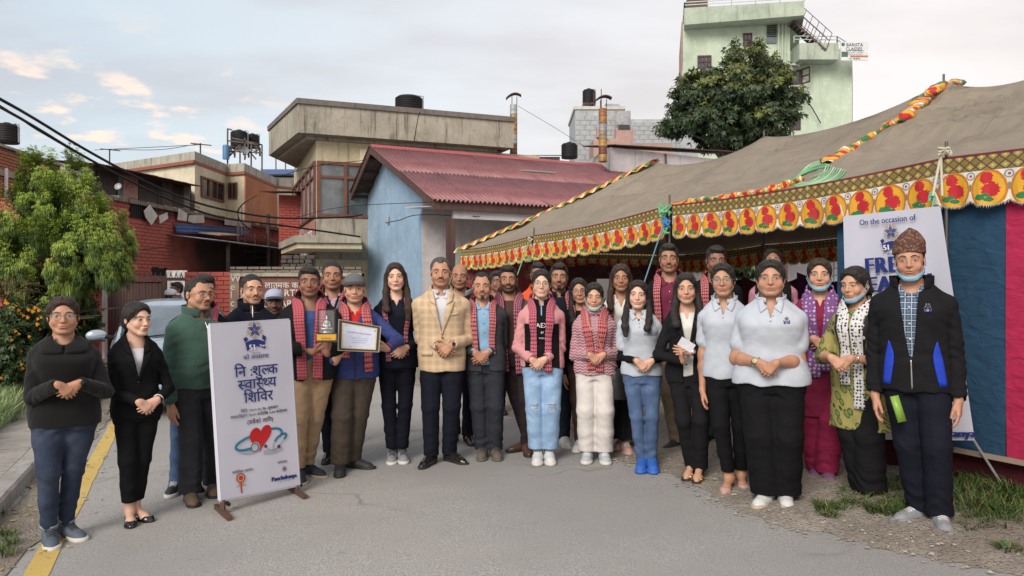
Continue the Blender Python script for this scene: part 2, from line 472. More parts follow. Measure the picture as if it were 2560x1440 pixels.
def patch(tree,A,B,off,th,nr=14,nc=5,y0=-.6,bul=0):
 """piece lying on a surface seen from the front, between the curves A and B given in (x, z)"""
 A=cr(A,nr) if len(A)>2 else resample(A,nr); B=cr(B,nr) if len(B)>2 else resample(B,nr)
 G=np.zeros((nr,nc,3),f32); NN=np.zeros((nr,nc,3),f32); last=None
 for i in range(nr):
  for j in range(nc):
   s_=j/(nc-1); q=A[i]*(1-s_)+B[i]*s_
   loc,nrm,_,_=tree.ray_cast(Vector((q[0],y0,q[1])),Vector((0,1,0)))
   if loc is None or (last is not None and abs(loc.y-last[0].y)>.06 and i+j>0):
    if last is None:loc=Vector((q[0],-.1,q[1])); nrm=Vector((0,-1,0))
    else:loc=Vector((q[0],last[0].y,q[1])); nrm=last[1]
   nrm=(nrm*.5+Vector((0,-.5,0))).normalized()
   last=(loc,nrm)
   o=off+bul*math.sin(PI*s_)*math.sin(PI*min(1,max(0,i/(nr-1))))
   G[i,j]=loc+nrm*o; NN[i,j]=nrm
 return sheet(G,th,NN)
def drape(tree,path,width,off,th,n=40,nc=5,side=None,wmul=None,wob=0,ph=0):
 """strip of cloth following path, pressed onto the surface"""
 Pp=cr(path,n); G=np.zeros((n,nc,3),f32); NN=np.zeros((n,nc,3),f32)
 for i in range(n):
  t=Pp[min(i+1,n-1)]-Pp[max(i-1,0)]; t /= np.linalg.norm(t)+1e-9
  loc,nrm,_,_=tree.find_nearest(Vector(Pp[i])); nv=np.array(nrm)
  sd=np.cross(t,nv); sd /= np.linalg.norm(sd)+1e-9
  w=width*(wmul(i/(n-1)) if wmul else 1)
  for j in range(nc):
   q=Pp[i]+sd*w*(j/(nc-1)-.5)
   l2,n2,_,_=tree.find_nearest(Vector(q)); n2=(n2+nrm).normalized()
   o=off+wob*math.sin(j*2.2+i*.35+ph)
   G[i,j]=np.array(l2)+np.array(n2)*o; NN[i,j]=n2
 return sheet(G,th,NN)
# ================================================================ surfaces
def mat_asphalt():
 m=newmat('asphalt'); t=NT(m)
 g1=t.voro(70,feature='F1'); g2=t.noise(120,4,.75); g3=t.noise(1.1,5,.6); g4=t.noise(.28,4,.6); g5=t.voro(140)
 c=t.mix(t.rng(g2,.36,.64),(.15,.147,.145),(.48,.47,.45))
 c=t.mix(t.rng(g1,.08,.34,.8,0),c,(.44,.43,.41))
 c=t.mix(t.rng(g5,.05,.22,.7,0),c,(.62,.60,.57))
 c=t.mix(t.rng(g3,.35,.70,0,.38,True),c,(.42,.39,.345))        # dust
 c=t.mix(t.rng(g4,.42,.58,0,.55,True),c,(.24,.24,.24))
 cr_=t.n('ShaderNodeTexVoronoi',feature='DISTANCE_TO_EDGE'); cr_.inputs['Scale'].default_value=.55;
 t.l(t.comb(t.m('ADD',t.sep(t.tc())[0],t.noise(1.3,2,.6)),t.m('ADD',t.sep(t.tc())[1],t.noise(1.5,2,.6)),0),cr_.inputs['Vector'])
 cm=t.m('MULTIPLY',t.rng(cr_.outputs['Distance'],.0,.012,1,0),t.rng(t.noise(.5,2,.5),.50,.56)); c=t.mix(t.m('MULTIPLY',cm,.45),c,(.07,.068,.065)); c=t.mix(t.rng(t.noise(2.6,5,.7),.66,.72,0,.5),c,(.12,.115,.11))
 t.col(c); t.pset(Roughness=.93); t.b.inputs['Specular IOR Level'].default_value=.2
 t.bump(g2,.5,.008); return m
def mat_dirt():
 m=newmat('dirt'); t=NT(m); a=t.noise(1.6,6,.62); b=t.noise(40,5,.7); v=t.voro(48); v2=t.voro(15)
 c=t.mix(t.rng(a,.35,.65),(.26,.225,.185),(.42,.38,.325)); c=t.mix(t.rng(b,.4,.65,0,.5),c,(.19,.165,.14))
 c=t.mix(t.rng(v,.08,.26,.75,0),c,(.52,.50,.46)); c=t.mix(t.rng(v2,.05,.16,.5,0),c,(.30,.28,.26))
 t.col(c); t.pset(Roughness=.97); t.b.inputs['Specular IOR Level'].default_value=.1
 t.bump(t.m('ADD',t.m('ADD',b,a),t.rng(v,0,.4,1,0)),.9,.03); return m
def mat_concrete(name,c,dark=(.06,.055,.05),streak=.6,rough=.9,sc=1.0,yel=None):
 m=newmat(name); t=NT(m); s=t.sep(t.tc())
 a=t.noise(.9*sc,6,.65); b=t.noise(7*sc,6,.7); f=t.noise(60,3,.6)
 st=t.noise(1,5,.7,t.mapping(t.tc(),(5.5*sc,5.5*sc,.45*sc)))
 col=t.mix(t.rng(a,.3,.7),tuple(q*.72 for q in c),tuple(min(1,q*1.12) for q in c))
 if yel:col=t.mix(t.rng(t.noise(.7,4,.6),.45,.6,0,.85,True),col,yel)
 col=t.mix(t.rng(b,.5,.72,0,.45,True),col,tuple(min(1,q*1.35) for q in c))
 col=t.mix(t.m('MULTIPLY',t.rng(st,.50,.74,0,1,True),streak),col,dark)
 col=t.mix(t.rng(b,.28,.42,.55*streak,0,True),col,dark)
 t.col(col); t.pset(Roughness=rough); t.bump(t.m('ADD',b,t.m('MULTIPLY',f,.3)),.45,.03); t.b.inputs['Specular IOR Level'].default_value=.2; return m
def mat_wall(name,c,dirt=.25,sc=1.0):
 return mat_concrete(name,c,tuple(q*.35 for q in c),dirt,.88,sc)
def mat_wood(name,c):
 m=newmat(name); t=NT(m); n=t.noise(1,5,.65,t.mapping(t.tc(),(9,9,1.6))); n2=t.noise(20,4,.6)
 t.col(t.mix(t.rng(n,.3,.7),tuple(q*.6 for q in c),tuple(q*1.3 for q in c))); t.pset(Roughness=.6); t.bump(t.m('ADD',n,n2),.4,.01); return m
def mat_metal(name,c,rust=.0,rough=.5):
 m=newmat(name); t=NT(m); n=t.noise(3.2,6,.7);
 t.col(t.mix(t.rng(n,.48,.64,0,rust,True),t.mix(t.rng(t.noise(12,4,.6),.3,.7),tuple(q*.8 for q in c),tuple(min(1,q*1.15) for q in c)),(.13,.05,.022)))
 t.pset(Roughness=rough,Metallic=.25); t.bump(n,.25,.01); return m
def mat_glass(name,c=(.05,.06,.07),rough=.08):
 m=newmat(name); t=NT(m); n=t.noise(1.4,4,.6); t.col(t.mix(t.rng(n,.35,.65),tuple(q*.6 for q in c),tuple(q*1.5 for q in c))); t.pset(Roughness=rough); t.b.inputs['Specular IOR Level'].default_value=.9
 t.bump(t.noise(3,2,.5),.06,.02); return m
ASPH=mat_asphalt(); DIRT=mat_dirt()
CONC=mat_concrete('weathered_concrete',(.36,.335,.28),(.05,.045,.04),.9,sc=1.3); KERBM=mat_concrete('kerb_concrete',(.36,.35,.33),(.10,.09,.08),.5,sc=2)
CREAM=mat_concrete('cream_plaster',(.52,.46,.32),(.14,.12,.09),.55); CREAM2=mat_wall('pale_yellow_plaster',(.64,.58,.44),.25)
ORANGE=mat_wall('orange_plaster',(.42,.17,.09),.2); BLUEP=mat_wall('sky_blue_plaster',(.29,.42,.56),.22); WHITEP=mat_wall('white_plaster',(.56,.54,.56),.22)
MINT=mat_wall('mint_plaster',(.46,.54,.43),.22,.5); PINK=mat_wall('pink_plaster',(.46,.31,.27),.25); GREYBR=mat_concrete('painted_blockwork',(.42,.45,.47),(.16,.16,.16),.55,sc=2)
BROWNW=mat_wood('brown_painted_timber',(.085,.042,.036)); DARKW=mat_wood('dark_timber',(.035,.022,.018)); WINW=mat_wood('window_timber',(.14,.055,.035))
GLASS=mat_glass('window_glass',(.10,.115,.125)); DGLASS=mat_glass('dark_glass',(.02,.022,.025)); IRON=mat_metal('dark_iron',(.05,.04,.04),.5); BLACKP=plain('black_plastic',(.011,.011,.012),.65,0,.3,4,spec=.25)
REDB=mat_wall('red_painted_brick',(.41,.105,.085),.30,1.6); FLATBLK=plain('flat_black',(.010,.009,.009),.95,0,.3,2)
def mat_redbrick():
 """red painted brickwork, sooty at the top; the dark inside of the lean-to is painted on below"""
 m=newmat('sooty_shaded_brick'); t=NT(m); s=t.sep(t.tc()); nz=t.noise(1.1,5,.6); a=t.noise(4,5,.65)
 c=t.mix(t.rng(a,.3,.7),(.33,.075,.060),(.45,.13,.10)); c=t.mix(t.rng(t.noise(26,3,.6),.55,.72,0,.5),c,(.45,.16,.12))
 y=t.m('ADD',s[1],t.m('MULTIPLY',t.m('SUBTRACT',nz,.5),2.6)); f=t.rng(y,19.2,21.6,0,1,True)
 zt=t.m('ADD',s[2],t.m('MULTIPLY',t.m('SUBTRACT',nz,.5),.8)); top=t.rng(zt,3.15,3.5,0,.8,True); yt=t.rng(s[1],17.4,18.6,0,1,True)
 low=t.rng(s[2],2.9,3.1,1,0)
 t.col(t.mix(t.m('MAXIMUM',t.m('MULTIPLY',f,t.m('MULTIPLY_ADD',low,.96,0)),t.m('MULTIPLY',top,yt)),c,(.012,.010,.010))); t.pset(Roughness=.9); t.bump(a,.3,.02); return m
SOOTSHD=mat_redbrick()
def mat_rawbrick():
 m=newmat('bare_orange_brick'); t=NT(m); i=t.n('ShaderNodeObjectInfo'); c=t.mix(i.outputs['Random'],(.36,.14,.07),(.27,.13,.08)); c=t.mix(t.rng(t.noise(3,5,.6),.5,.7,0,.7),c,(.16,.10,.07)); t.col(c); t.pset(Roughness=.95); t.bump(t.noise(20,4,.6),.4,.02); return m
RAWB=mat_rawbrick(); MORT=mat_wall('mortar',(.20,.17,.14),.4)
def mat_roofred():
 m=newmat('red_roof_sheet'); t=NT(m); n=t.noise(2.2,5,.6); n2=t.noise(1,5,.7,t.mapping(t.tc(),(7,7,.8)))
 c=t.mix(t.rng(n,.3,.7),(.165,.056,.062),(.23,.088,.096)); c=t.mix(t.rng(n2,.5,.75,0,.4),c,(.36,.19,.20)); t.col(c); t.pset(Roughness=.45,Metallic=.15); return m
ROOFR=mat_roofred(); TIN=mat_metal('grey_tin',(.34,.35,.37),.35,.45); TINB=mat_metal('blue_tin',(.05,.09,.22),.3,.5); RTIN=mat_metal('rusty_tin',(.10,.075,.06),.7,.7)
# ================================================================ ground
def build_ground():
 xs=[-400,-60,-20,-7]+[x*.5 for x in range(-13,9)]+[5,8,20,60,400]; ys=[-6,0,2,4,6,8,10,12,16,20,30,60,120,400,900]
 V=[(x,y,gz(x)) for y in ys for x in xs]; n=len(xs)
 F=[(j*n+i,j*n+i+1,(j+1)*n+i+1,(j+1)*n+i) for j in range(len(ys)-1) for i in range(n-1)]
 o=nobj('road',V,F,ASPH,smooth=False); o['kind']='structure'
build_ground()
def lin(p,q,a):return p+(q-p)*a
_y0,_y1=PG(90,1435),PG(281,1075); RD=(_y1-_y0); RD.z=0; RD.normalize(); RN=Vector((-RD.y,RD.x,0))      # along the road, and to its left
def onG(p,dz=0):return Vector((p.x,p.y,gz(p.x)+dz))
def ribbon(name,pts,w0,w1,dz,mat,kind='structure',cols=4,jit=0,bump=0,parent=None):
 """sheet following the ground between offsets w0 and w1 to the left of the line pts"""
 V=[]; n=len(pts)
 for i,p in enumerate(pts):
  for j in range(cols+1):
   q=p+RN*(w0+(w1-w0)*j/cols+(rnd.uniform(-jit,jit) if j in (0,cols) else 0)); V.append(tuple(onG(q,dz+(bump*rnd.random() if 0<j<cols else 0))))
 F=[(i*(cols+1)+j,i*(cols+1)+j+1,(i+1)*(cols+1)+j+1,(i+1)*(cols+1)+j) for i in range(n-1) for j in range(cols)]
 F=[f[::-1] for f in F]
 o=nobj(name,V,F,mat,parent);
 if kind:o['kind']=kind
 return o
YLINE=[_y0+RD*t for t in np.arange(-3,16,.25)]
def mat_yellow():
 m=newmat('worn_yellow_paint'); t=NT(m); n=t.noise(3,6,.7); f=t.noise(90,4,.7)
 c=t.mix(t.rng(n,.35,.7),(.50,.35,.085),(.58,.43,.14)); c=t.mix(t.rng(f,.50,.70,0,.45),c,(.30,.26,.16)); c=t.mix(t.rng(t.noise(5,6,.75),.60,.68,0,.8),c,(.16,.15,.13)); t.col(c); t.pset(Roughness=.85); t.bump(f,.5,.01); return m
ribbon('yellow_road_line',YLINE,-.065,.065,.004,mat_yellow(),jit=.006)
K0=PG(0,1300); K0.z=0
koff=(K0-_y0).dot(RN)
KL=[_y0+RN*koff+RD*t for t in np.arange(-4,18,.25)]
ribbon('gutter_strip',KL,-.30,0,.0075,DIRT,jit=.07,bump=.004,cols=6)
kerb=empty('kerb'); kerb['kind']='structure'
for i in range(20):
 a=_y0+RN*koff+RD*(-4+i*1.0); b=a+RD*(.985); mb=MB();
 V=[];
 for p in (a,b):
  for o_,z in ((0,-.05),(.012,.10),(.03,.118),(.16,.122),(.165,-.05)):q=p+RN*(o_+rnd.uniform(-.004,.004)); V.append(tuple(onG(q,z+rnd.uniform(-.004,.003))))
 mb.add(V,[(0,5,6,1),(1,6,7,2),(2,7,8,3),(3,8,9,4),(0,1,2,3,4),(9,8,7,6,5)]); mb.build('kerb_stone',KERBM,kerb)
fp=empty('pavement'); fp['kind']='structure'
PAVM=mat_concrete('paving_concrete',(.33,.31,.28),(.12,.10,.08),.55,sc=2.5)
for i in range(18):
 for j in range(1):
  a=_y0+RN*(koff+.175+j*.62)+RD*(-4+i*1.1); mb=MB(); V=[]
  dz=.112+rnd.uniform(-.004,.004)
  for p,q in ((a,0),(a+RD*1.085,0),(a+RD*1.085,.605),(a,.605)):V.append(tuple(onG(p+RN*q,dz)))
  V+=[(x,y,z-.1) for x,y,z in V]; mb.add(V,[(3,2,1,0),(0,1,5,4),(1,2,6,5),(2,3,7,6),(3,0,4,7)]); mb.build('paving_slab',PAVM,fp)
# earth bank beyond the pavement
def bankz(d):return .11+.05*min(1,max(0,d))+.10*min(1,max(0,d-.5)/3)
BANK=_y0+RN*(koff+.80)
def build_bank():
 V=[]; ds=[0,.15,.4,.8,1.3,2,3,4.5,7,12,30]; ts=np.arange(-4,13,.3)
 for t_ in ts:
  for d in ds:p=BANK+RD*t_+RN*(d+(rnd.uniform(-.08,.04) if d==0 else 0)); V.append(tuple(onG(p,bankz(d)+(rnd.uniform(-.02,.03) if d>.1 else 0))))
 n=len(ds); F=[(i*n+j,(i+1)*n+j,(i+1)*n+j+1,i*n+j+1) for i in range(len(ts)-1) for j in range(n-1)]
 o=nobj('earth_bank',V,F,DIRT); o['kind']='structure'
build_bank()
# dirt verge on the right, under the tent
EDGE=[(930,935),(1080,975),(1200,1010),(1330,1062),(1450,1110),(1560,1152),(1660,1180),(1740,1222),(1830,1270),(1950,1312),(2120,1350),(2330,1398),(2620,1465),(3000,1640)]
def build_verge():
 E=cr([tuple(PG(u,v)) for u,v in EDGE],120); V=[]; ws=[0,.05,.12,.25,.45,.7,1,1.4,2,3,4.5,7,12]; nrm=np.array((.9,.434,0))
 for i,e in enumerate(E):
  jj=rnd.uniform(-.05,.05)
  for w_ in ws:
   p=e+nrm*(w_+(jj if w_<.1 else 0)); k=min(1,w_/.35); V.append((p[0],p[1],gz(p[0])+.003+k*(.012+.028*rnd.random())+.03*k*math.sin(p[0]*3+p[1]*2)**2))
 n=len(ws); F=[(i*n+j,(i+1)*n+j,(i+1)*n+j+1,i*n+j+1) for i in range(len(E)-1) for j in range(n-1)]
 o=nobj('dirt_verge',V,F,DIRT); o['kind']='structure'; return E
VE=build_verge()
# stones, grass
def scatter_stones():
 mb=[]; V=[]; F=[]; r2=np.random.RandomState(4)
 ico=[(0,0,1),(.9,0,.2),(.28,.85,.25),(-.72,.53,.2),(-.72,-.53,.22),(.28,-.85,.2),(0,0,-.5)]
 fc=[(0,1,2),(0,2,3),(0,3,4),(0,4,5),(0,5,1),(6,2,1),(6,3,2),(6,4,3),(6,5,4),(6,1,5)]
 def add(p,s,dz=0):
  b=len(V); a=r2.rand()*6.28; c_,s_=math.cos(a),math.sin(a); sx,sy,sz=s*(.7+.6*r2.rand(3))
  for x,y,z in ico:x,y=x*sx*(.8+.4*r2.rand()),y*sy; V.append((p[0]+x*c_-y*s_,p[1]+x*s_+y*c_,gz(p[0])+dz+z*sz*.6+s*.2))
  F.extend([(b+i,b+j,b+k) for i,j,k in fc])
 for i in range(1900):
  e=VE[r2.randint(8,118)]; w_=abs(r2.randn())*.5-.12; p=e+np.array((.9,.434,0))*w_; add(p,.004+.016*r2.rand()**4,.02 if w_>.1 else .003)
 for i in range(2200):
  t_=r2.uniform(-3,10); p=np.array(_y0+RN*(koff-abs(r2.randn())*.22)+RD*t_); add(p,.004+.014*r2.rand()**4,.004)
 for i in range(500):
  p=np.array((r2.uniform(-3.5,3),r2.uniform(2.6,9),0)); add(p,.003+.004*r2.rand(),.0)
 o=nobj('loose_gravel',V,F,plain('gravel_stone',(.30,.275,.24),.9,0,.35,3),smooth=False); tag(o,kind='stuff')
scatter_stones()
def mat_grass(name,a,b):
 m=newmat(name); t=NT(m); at=t.n('ShaderNodeAttribute',attribute_name='Col'); t.col(at.outputs['Color']); t.pset(Roughness=.6); t.b.inputs['Specular IOR Level'].default_value=.3
 t.b.inputs['Subsurface Weight'].default_value=.0; return m
GRM=mat_grass('grass_blades',0,0)
def blades(name,spots,n_each,hgt,cols,spread=.12,w=.004,lean=.7,seed=3,dz=0,label=None):
 r2=np.random.RandomState(seed); sp=np.array(spots,float)
 idx=np.repeat(np.arange(len(sp)),n_each); N_=len(idx); a=r2.rand(N_)*2*PI; rad=spread*np.sqrt(r2.rand(N_))*sp[idx,3] if sp.shape[1]>3 else spread*np.sqrt(r2.rand(N_))
 bx=sp[idx,0]+np.cos(a)*rad; by=sp[idx,1]+np.sin(a)*rad; bz=sp[idx,2]+dz
 h=hgt*(.45+.75*r2.rand(N_))*(sp[idx,3] if sp.shape[1]>3 else 1); az=a+r2.randn(N_)*.9; ln=lean*(.3+r2.rand(N_))*h
 ww=w*(.6+.8*r2.rand(N_)); px,py=-np.sin(az),np.cos(az); V=np.zeros((N_,7,3),f32)
 for k,(t_,wf) in enumerate(((0,1),(.45,.85),(.8,.5))):
  ox=np.cos(az)*ln*t_**2; oy=np.sin(az)*ln*t_**2; z=h*t_*(1-.28*t_*lean)
  V[:,2*k]=np.stack([bx+ox+px*ww*wf,by+oy+py*ww*wf,bz+z],1); V[:,2*k+1]=np.stack([bx+ox-px*ww*wf,by+oy-py*ww*wf,bz+z],1)
 V[:,6]=np.stack([bx+np.cos(az)*ln,by+np.sin(az)*ln,bz+h*(1-.28*lean)],1)
 base=(np.arange(N_)*7)[:,None]; Fq=np.concatenate([base+np.array([[0,1,3,2]]),base+np.array([[2,3,5,4]])]); Ft=base+np.array([[4,5,6]])
 c0=np.array(cols,f32)[r2.randint(0,len(cols),N_)]*(.7+.6*r2.rand(N_,1)); C=np.repeat(c0[:,None,:],7,1).reshape(-1,3)
 o=nobj(name,V.reshape(-1,3),[Fq,Ft],GRM,cols=C); tag(o,kind='stuff'); return o
GC=[(.045,.10,.022),(.06,.13,.03),(.035,.08,.02),(.11,.12,.04),(.16,.14,.06)]
def gspot(u,v,s=1.0,dz=.02):p=PG(u,v); return (p.x,p.y,p.z+dz,s)
r3=random.Random(5)
sp=[]
for (u,v,su,sv,n,s) in ((2450,1230,80,45,40,1.1),(2330,1215,60,30,12,.9),(2520,1275,50,40,18,1.1),(2170,1245,70,18,14,.7),(2080,1275,40,16,9,.55),(2260,1285,30,18,7,.7),(2440,1320,60,25,10,.6),(2530,1185,40,20,14,1.0),(2200,1285,60,14,8,.7),(1700,1000,80,30,22,.9),(1300,940,60,30,10,.8),(2000,1060,120,30,20,.8),(2520,1385,12,10,2,.6)):
 for _ in range(n):sp.append(gspot(u+r3.gauss(0,su*.6),v+r3.gauss(0,sv*.6),s*r3.uniform(.6,1.2)))
blades('verge_grass',sp,75,.12,GC,.11,.0035,1.0,3)
sp=[]
for i in range(1500):
 t_=r3.uniform(1.5,10); d=r3.uniform(0,1)**1.6*4+.05; p=onG(BANK+RD*t_+RN*d,bankz(d)); sp.append((p.x,p.y,p.z,r3.uniform(.6,1.3)))
blades('bank_grass',sp,55,.27,[(.13,.22,.055),(.18,.28,.09),(.25,.30,.14),(.10,.17,.045),(.30,.32,.20)],.20,.0045,.8,8)
sp=[]
for i in range(170):
 t_=r3.uniform(.2,5.5); d=abs(r3.gauss(0,.55))+.1; p=onG(BANK+RD*t_+RN*d,bankz(d)); sp.append((p.x,p.y,p.z,r3.uniform(.7,1.2)))
blades('dry_whitish_weeds',sp,80,.13,[(.36,.42,.36),(.46,.50,.46),(.26,.33,.24),(.52,.54,.52)],.20,.0045,1.3,9)
sp=[gspot(8+r3.gauss(0,14),1375+r3.gauss(0,22),.7) for _ in range(10)]
blades('gutter_weeds',sp,40,.08,GC,.06,.003,1.0,10)
def leaves_litter():
 V=[]; F=[]; r2=random.Random(3)
 for i in range(150):
  t_=r2.uniform(-2,7); p=_y0+RN*(koff-abs(r2.gauss(0,.3))+.05)+RD*t_; g=onG(p,.012+(.12 if (p-_y0).dot(RN)>koff else 0)); a=r2.random()*6.28; s=r2.uniform(.012,.035); b=len(V)
  for k,(x,y) in enumerate(((-1,0),(0,.45),(1,0),(0,-.45))):V.append((g.x+s*(x*math.cos(a)-y*math.sin(a)),g.y+s*(x*math.sin(a)+y*math.cos(a)),g.z+(.008*r2.random())))
  F.append((b,b+1,b+2,b+3))
 o=nobj('fallen_leaves',V,F,plain('dry_leaf',(.35,.25,.08),.8,0,.5,30),smooth=False); tag(o,kind='stuff')
leaves_litter()
# ================================================================ bits for buildings
def bricks(parent,A,B,z0,z1,mat,nrm,L_=.235,Hh=.072,gap=.012,depth=.03,limit=0,holes=(),jit=.003,name='brick',topfn=None,botfn=None):
 """courses of single bricks on the face from A to B; the nearest ones are objects of their own, the rest one mesh"""
 A=Vector((A[0],A[1],0)); B=Vector((B[0],B[1],0)); d=(B-A); Ln=d.length; d.normalize(); nrm=Vector(nrm)
 todo=[]; k=0; z=z0
 while z+Hh<=z1:
  x=-(L_/2 if k%2 else 0)
  while x<Ln:
   x0,x1=max(0,x),min(Ln,x+L_-gap)
   cx,cz=(x0+x1)/2,z+Hh/2
   if x1-x0>.04 and not any(h[0]<cx<h[1] and h[2]<cz<h[3] for h in holes) and (topfn is None or z+Hh<topfn(cx)) and (botfn is None or z>botfn(cx)):todo.append((x0,x1,z))
   x+=L_
  z+=Hh+gap; k+=1
 ctr=[(A+d*((a+b)/2)) for a,b,_ in todo]; order=sorted(range(len(todo)),key=lambda i:(ctr[i].length,i))
 solo=set(order[:limit]); big=MB(); rr=random.Random(len(todo)); me=None
 rot=math.atan2(d.y,d.x)
 if limit:
  mb=MB(); w=L_-gap; hx=w/2; e=.004
  P_=[(-hx,0,0),(hx,0,0),(hx,0,Hh),(-hx,0,Hh),(-hx+e,-depth,e),(hx-e,-depth,e),(hx-e,-depth,Hh-e),(-hx+e,-depth,Hh-e)]
  if (Matrix.Rotation(rot,3,'Z') @ Vector((0,-1,0))).dot(nrm)<0:P_=[(x,-y,z_) for x,y,z_ in P_]
  mb.add(P_,[(0,1,5,4),(1,2,6,5),(2,3,7,6),(3,0,4,7),(4,5,6,7)]); o0=mb.build(name,mat); me=o0.data; bpy.data.objects.remove(o0)
 for i,(x0,x1,z) in enumerate(todo):
  p=A+d*((x0+x1)/2); off=rr.uniform(-jit,jit)
  if i in solo:
   o=bpy.data.objects.new(name,me); COL.objects.link(o); o.parent=parent; o.location=(p.x+nrm.x*off,p.y+nrm.y*off,z); o.rotation_euler.z=rot; o.scale.x=(x1-x0)/(L_-gap)
  else:
   a=A+d*x0; b=A+d*x1; dp=depth+off; e=.004; V=[]
   for q,ee in ((0,0),(dp,e)):
    for pt,zz,sx in ((a,z+ee,ee),(b,z+ee,-ee),(b,z+Hh-ee,-ee),(a,z+Hh-ee,ee)):w_=pt+d*sx+nrm*q; V.append((w_.x,w_.y,zz))
   big.add(V,[(0,1,5,4),(1,2,6,5),(2,3,7,6),(3,0,4,7),(4,5,6,7)])
 if big.v:o=big.build(name+'s' if limit else 'brickwork',mat,parent); o['kind']='stuff'
def corr(name,a,b,c,d_,mat,parent,wl=.076,amp=.011,seg=4,th=.002):
 """one corrugated sheet with corners a (start), b (end of the run across the waves) at one edge, c, d_ below them"""
 a,b,c,d_=map(Vector,(a,b,c,d_)); n=max(2,int((b-a).length/wl*seg)); nrm=(b-a).cross(c-a).normalized();
 if nrm.z<0:nrm=-nrm
 V=[]; L0=(b-a).length
 for r in range(2):
  p,q=(a,b) if r==0 else (c,d_)
  for i in range(n+1):
   t_=i/n; V.append(tuple(p.lerp(q,t_)+nrm*(amp*math.sin(2*PI*t_*L0/wl))))
 for r in range(2):
  p,q=(a,b) if r==0 else (c,d_)
  for i in range(n+1):
   t_=i/n; V.append(tuple(p.lerp(q,t_)+nrm*(amp*math.sin(2*PI*t_*L0/wl)-th)))
 m=n+1; F=[(i,i+1,m+i+1,m+i) for i in range(n)]+[(2*m+i,3*m+i,3*m+i+1,2*m+i+1) for i in range(n)]+[(m+i,m+i+1,3*m+i+1,3*m+i) for i in range(n)]+[(i,2*m+i,2*m+i+1,i+1) for i in range(n)]
 return nobj(name,V,F,mat,parent)
def face_frame(A,B):
 A=Vector((A[0],A[1],0)); B=Vector((B[0],B[1],0)); d=(B-A).normalized(); n=Vector((d.y,-d.x,0))
 if n.dot(-A)<0:n=-n
 return A,d,n
def window(parent,A,B,x0,x1,z0,z1,mat=WINW,glass=GLASS,cols=2,rows=1,fw=.06,proud=.03,name='window',bars=0,transom=None,sill=False):
 """timber window on the wall face A-B between x0..x1 along it: frame, mullions, one pane per light"""
 A_,d,n=face_frame(A,B); mb=MB(); w=x1-x0
 def pt(x,z,o=0):q=A_+d*x+n*o; return Vector((q.x,q.y,z))
 up=(n.x,n.y,0)
 for (a,b) in ((pt(x0,z0+fw/2,proud/2),pt(x1,z0+fw/2,proud/2)),(pt(x0,z1-fw/2,proud/2),pt(x1,z1-fw/2,proud/2))):mb.bar(a,b,fw,proud,up)
 for x in [x0+fw/2,x1-fw/2]+[x0+w*i/cols for i in range(1,cols)]:mb.bar(pt(x,z0+fw,proud/2-.001),pt(x,z1-fw,proud/2-.001),fw*(1 if x in (x0+fw/2,x1-fw/2) else .9),proud,up)
 zs=[z0+(z1-z0)*i/rows for i in range(1,rows)] if transom is None else [transom]
 for z in zs:mb.bar(pt(x0+fw,z,proud/2-.003),pt(x1-fw,z,proud/2-.003),fw*.8,proud,up)
 o=mb.build(name,mat,parent)
 zz=[z0]+zs+[z1]
 for i in range(cols):
  for j in range(len(zz)-1):
   a,b=x0+w*i/cols,x0+w*(i+1)/cols; g=fw*.42
   p=MB(); p.slab([pt(a+g,zz[j]+g,.004),pt(b-g,zz[j]+g,.004),pt(b-g,zz[j+1]-g,.004),pt(a+g,zz[j+1]-g,.004)],n*.006); p.build('pane',glass,o)
 if bars:
  p=MB()
  for i in range(1,bars):x=x0+w*i/bars; p.bar(pt(x,z0+.02,proud+.004),pt(x,z1-.02,proud+.004),.012)
  p.build('window_bar',IRON,o)
 if sill:p=MB(); p.bar(pt(x0-.04,z0-.03,.04),pt(x1+.04,z0-.03,.04),.05,.09,up); p.build('sill',mat,o)
 return o
def prismwall(name,pts,z0,z1,mat,parent=None):
 """solid with footprint pts (xy)"""
 mb=MB(); mb.prism([(p[0],p[1]) for p in pts],z0,z1); return mb.build(name,mat,parent)
def tank(x,y,z,r,h,label,mat=BLACKP,group='black water tanks on the roofs',stand=0):
 t_=empty('water_tank',(x,y,z)); tag(t_,label,'water tank',group)
 prof=[(r*.97,0),(r,.03)]; n=7
 for i in range(n):
  z0=h*(.04+.80*i/n); z1=h*(.04+.80*(i+1)/n); prof+=[(r*.965,z0+.01),(r*.965,z0+(z1-z0)*.25),(r,z0+(z1-z0)*.40),(r,z1-(z1-z0)*.12)]
 prof+=[(r*.97,h*.85),(r*.80,h*.93),(r*.34,h*.965),(r*.30,h*.97)]
 mb=MB(); mb.lathe((0,0,stand),prof,28); mb.build('barrel',mat,t_,smooth=True)
 mb=MB(); mb.lathe((0,0,stand+h*.965),[(r*.30,0),(r*.30,h*.045),(r*.24,h*.06)],20); mb.build('lid',mat,t_,smooth=True)
 mb=MB(); mb.tube([(r*1.05,0,stand+.02),(r*1.05,0,stand+h*.95),(r*.7,0,stand+h*.98)],.022,6); mb.build('pipe',TIN,t_)
 if stand:
  mb=MB(); s=r*.85
  for a,b in ((-s,-s),(s,-s),(s,s),(-s,s)):mb.bar((a,b,0),(a*.98,b*.98,stand),.06)
  for a,b in (((-s,-s),(s,-s)),((s,-s),(s,s)),((s,s),(-s,s)),((-s,s),(-s,-s))):mb.bar((a[0],a[1],stand),(b[0],b[1],stand),.06); mb.bar((a[0],a[1],0.1),(b[0],b[1],stand),.035)
  mb.build('stand',IRON,t_)
 return t_
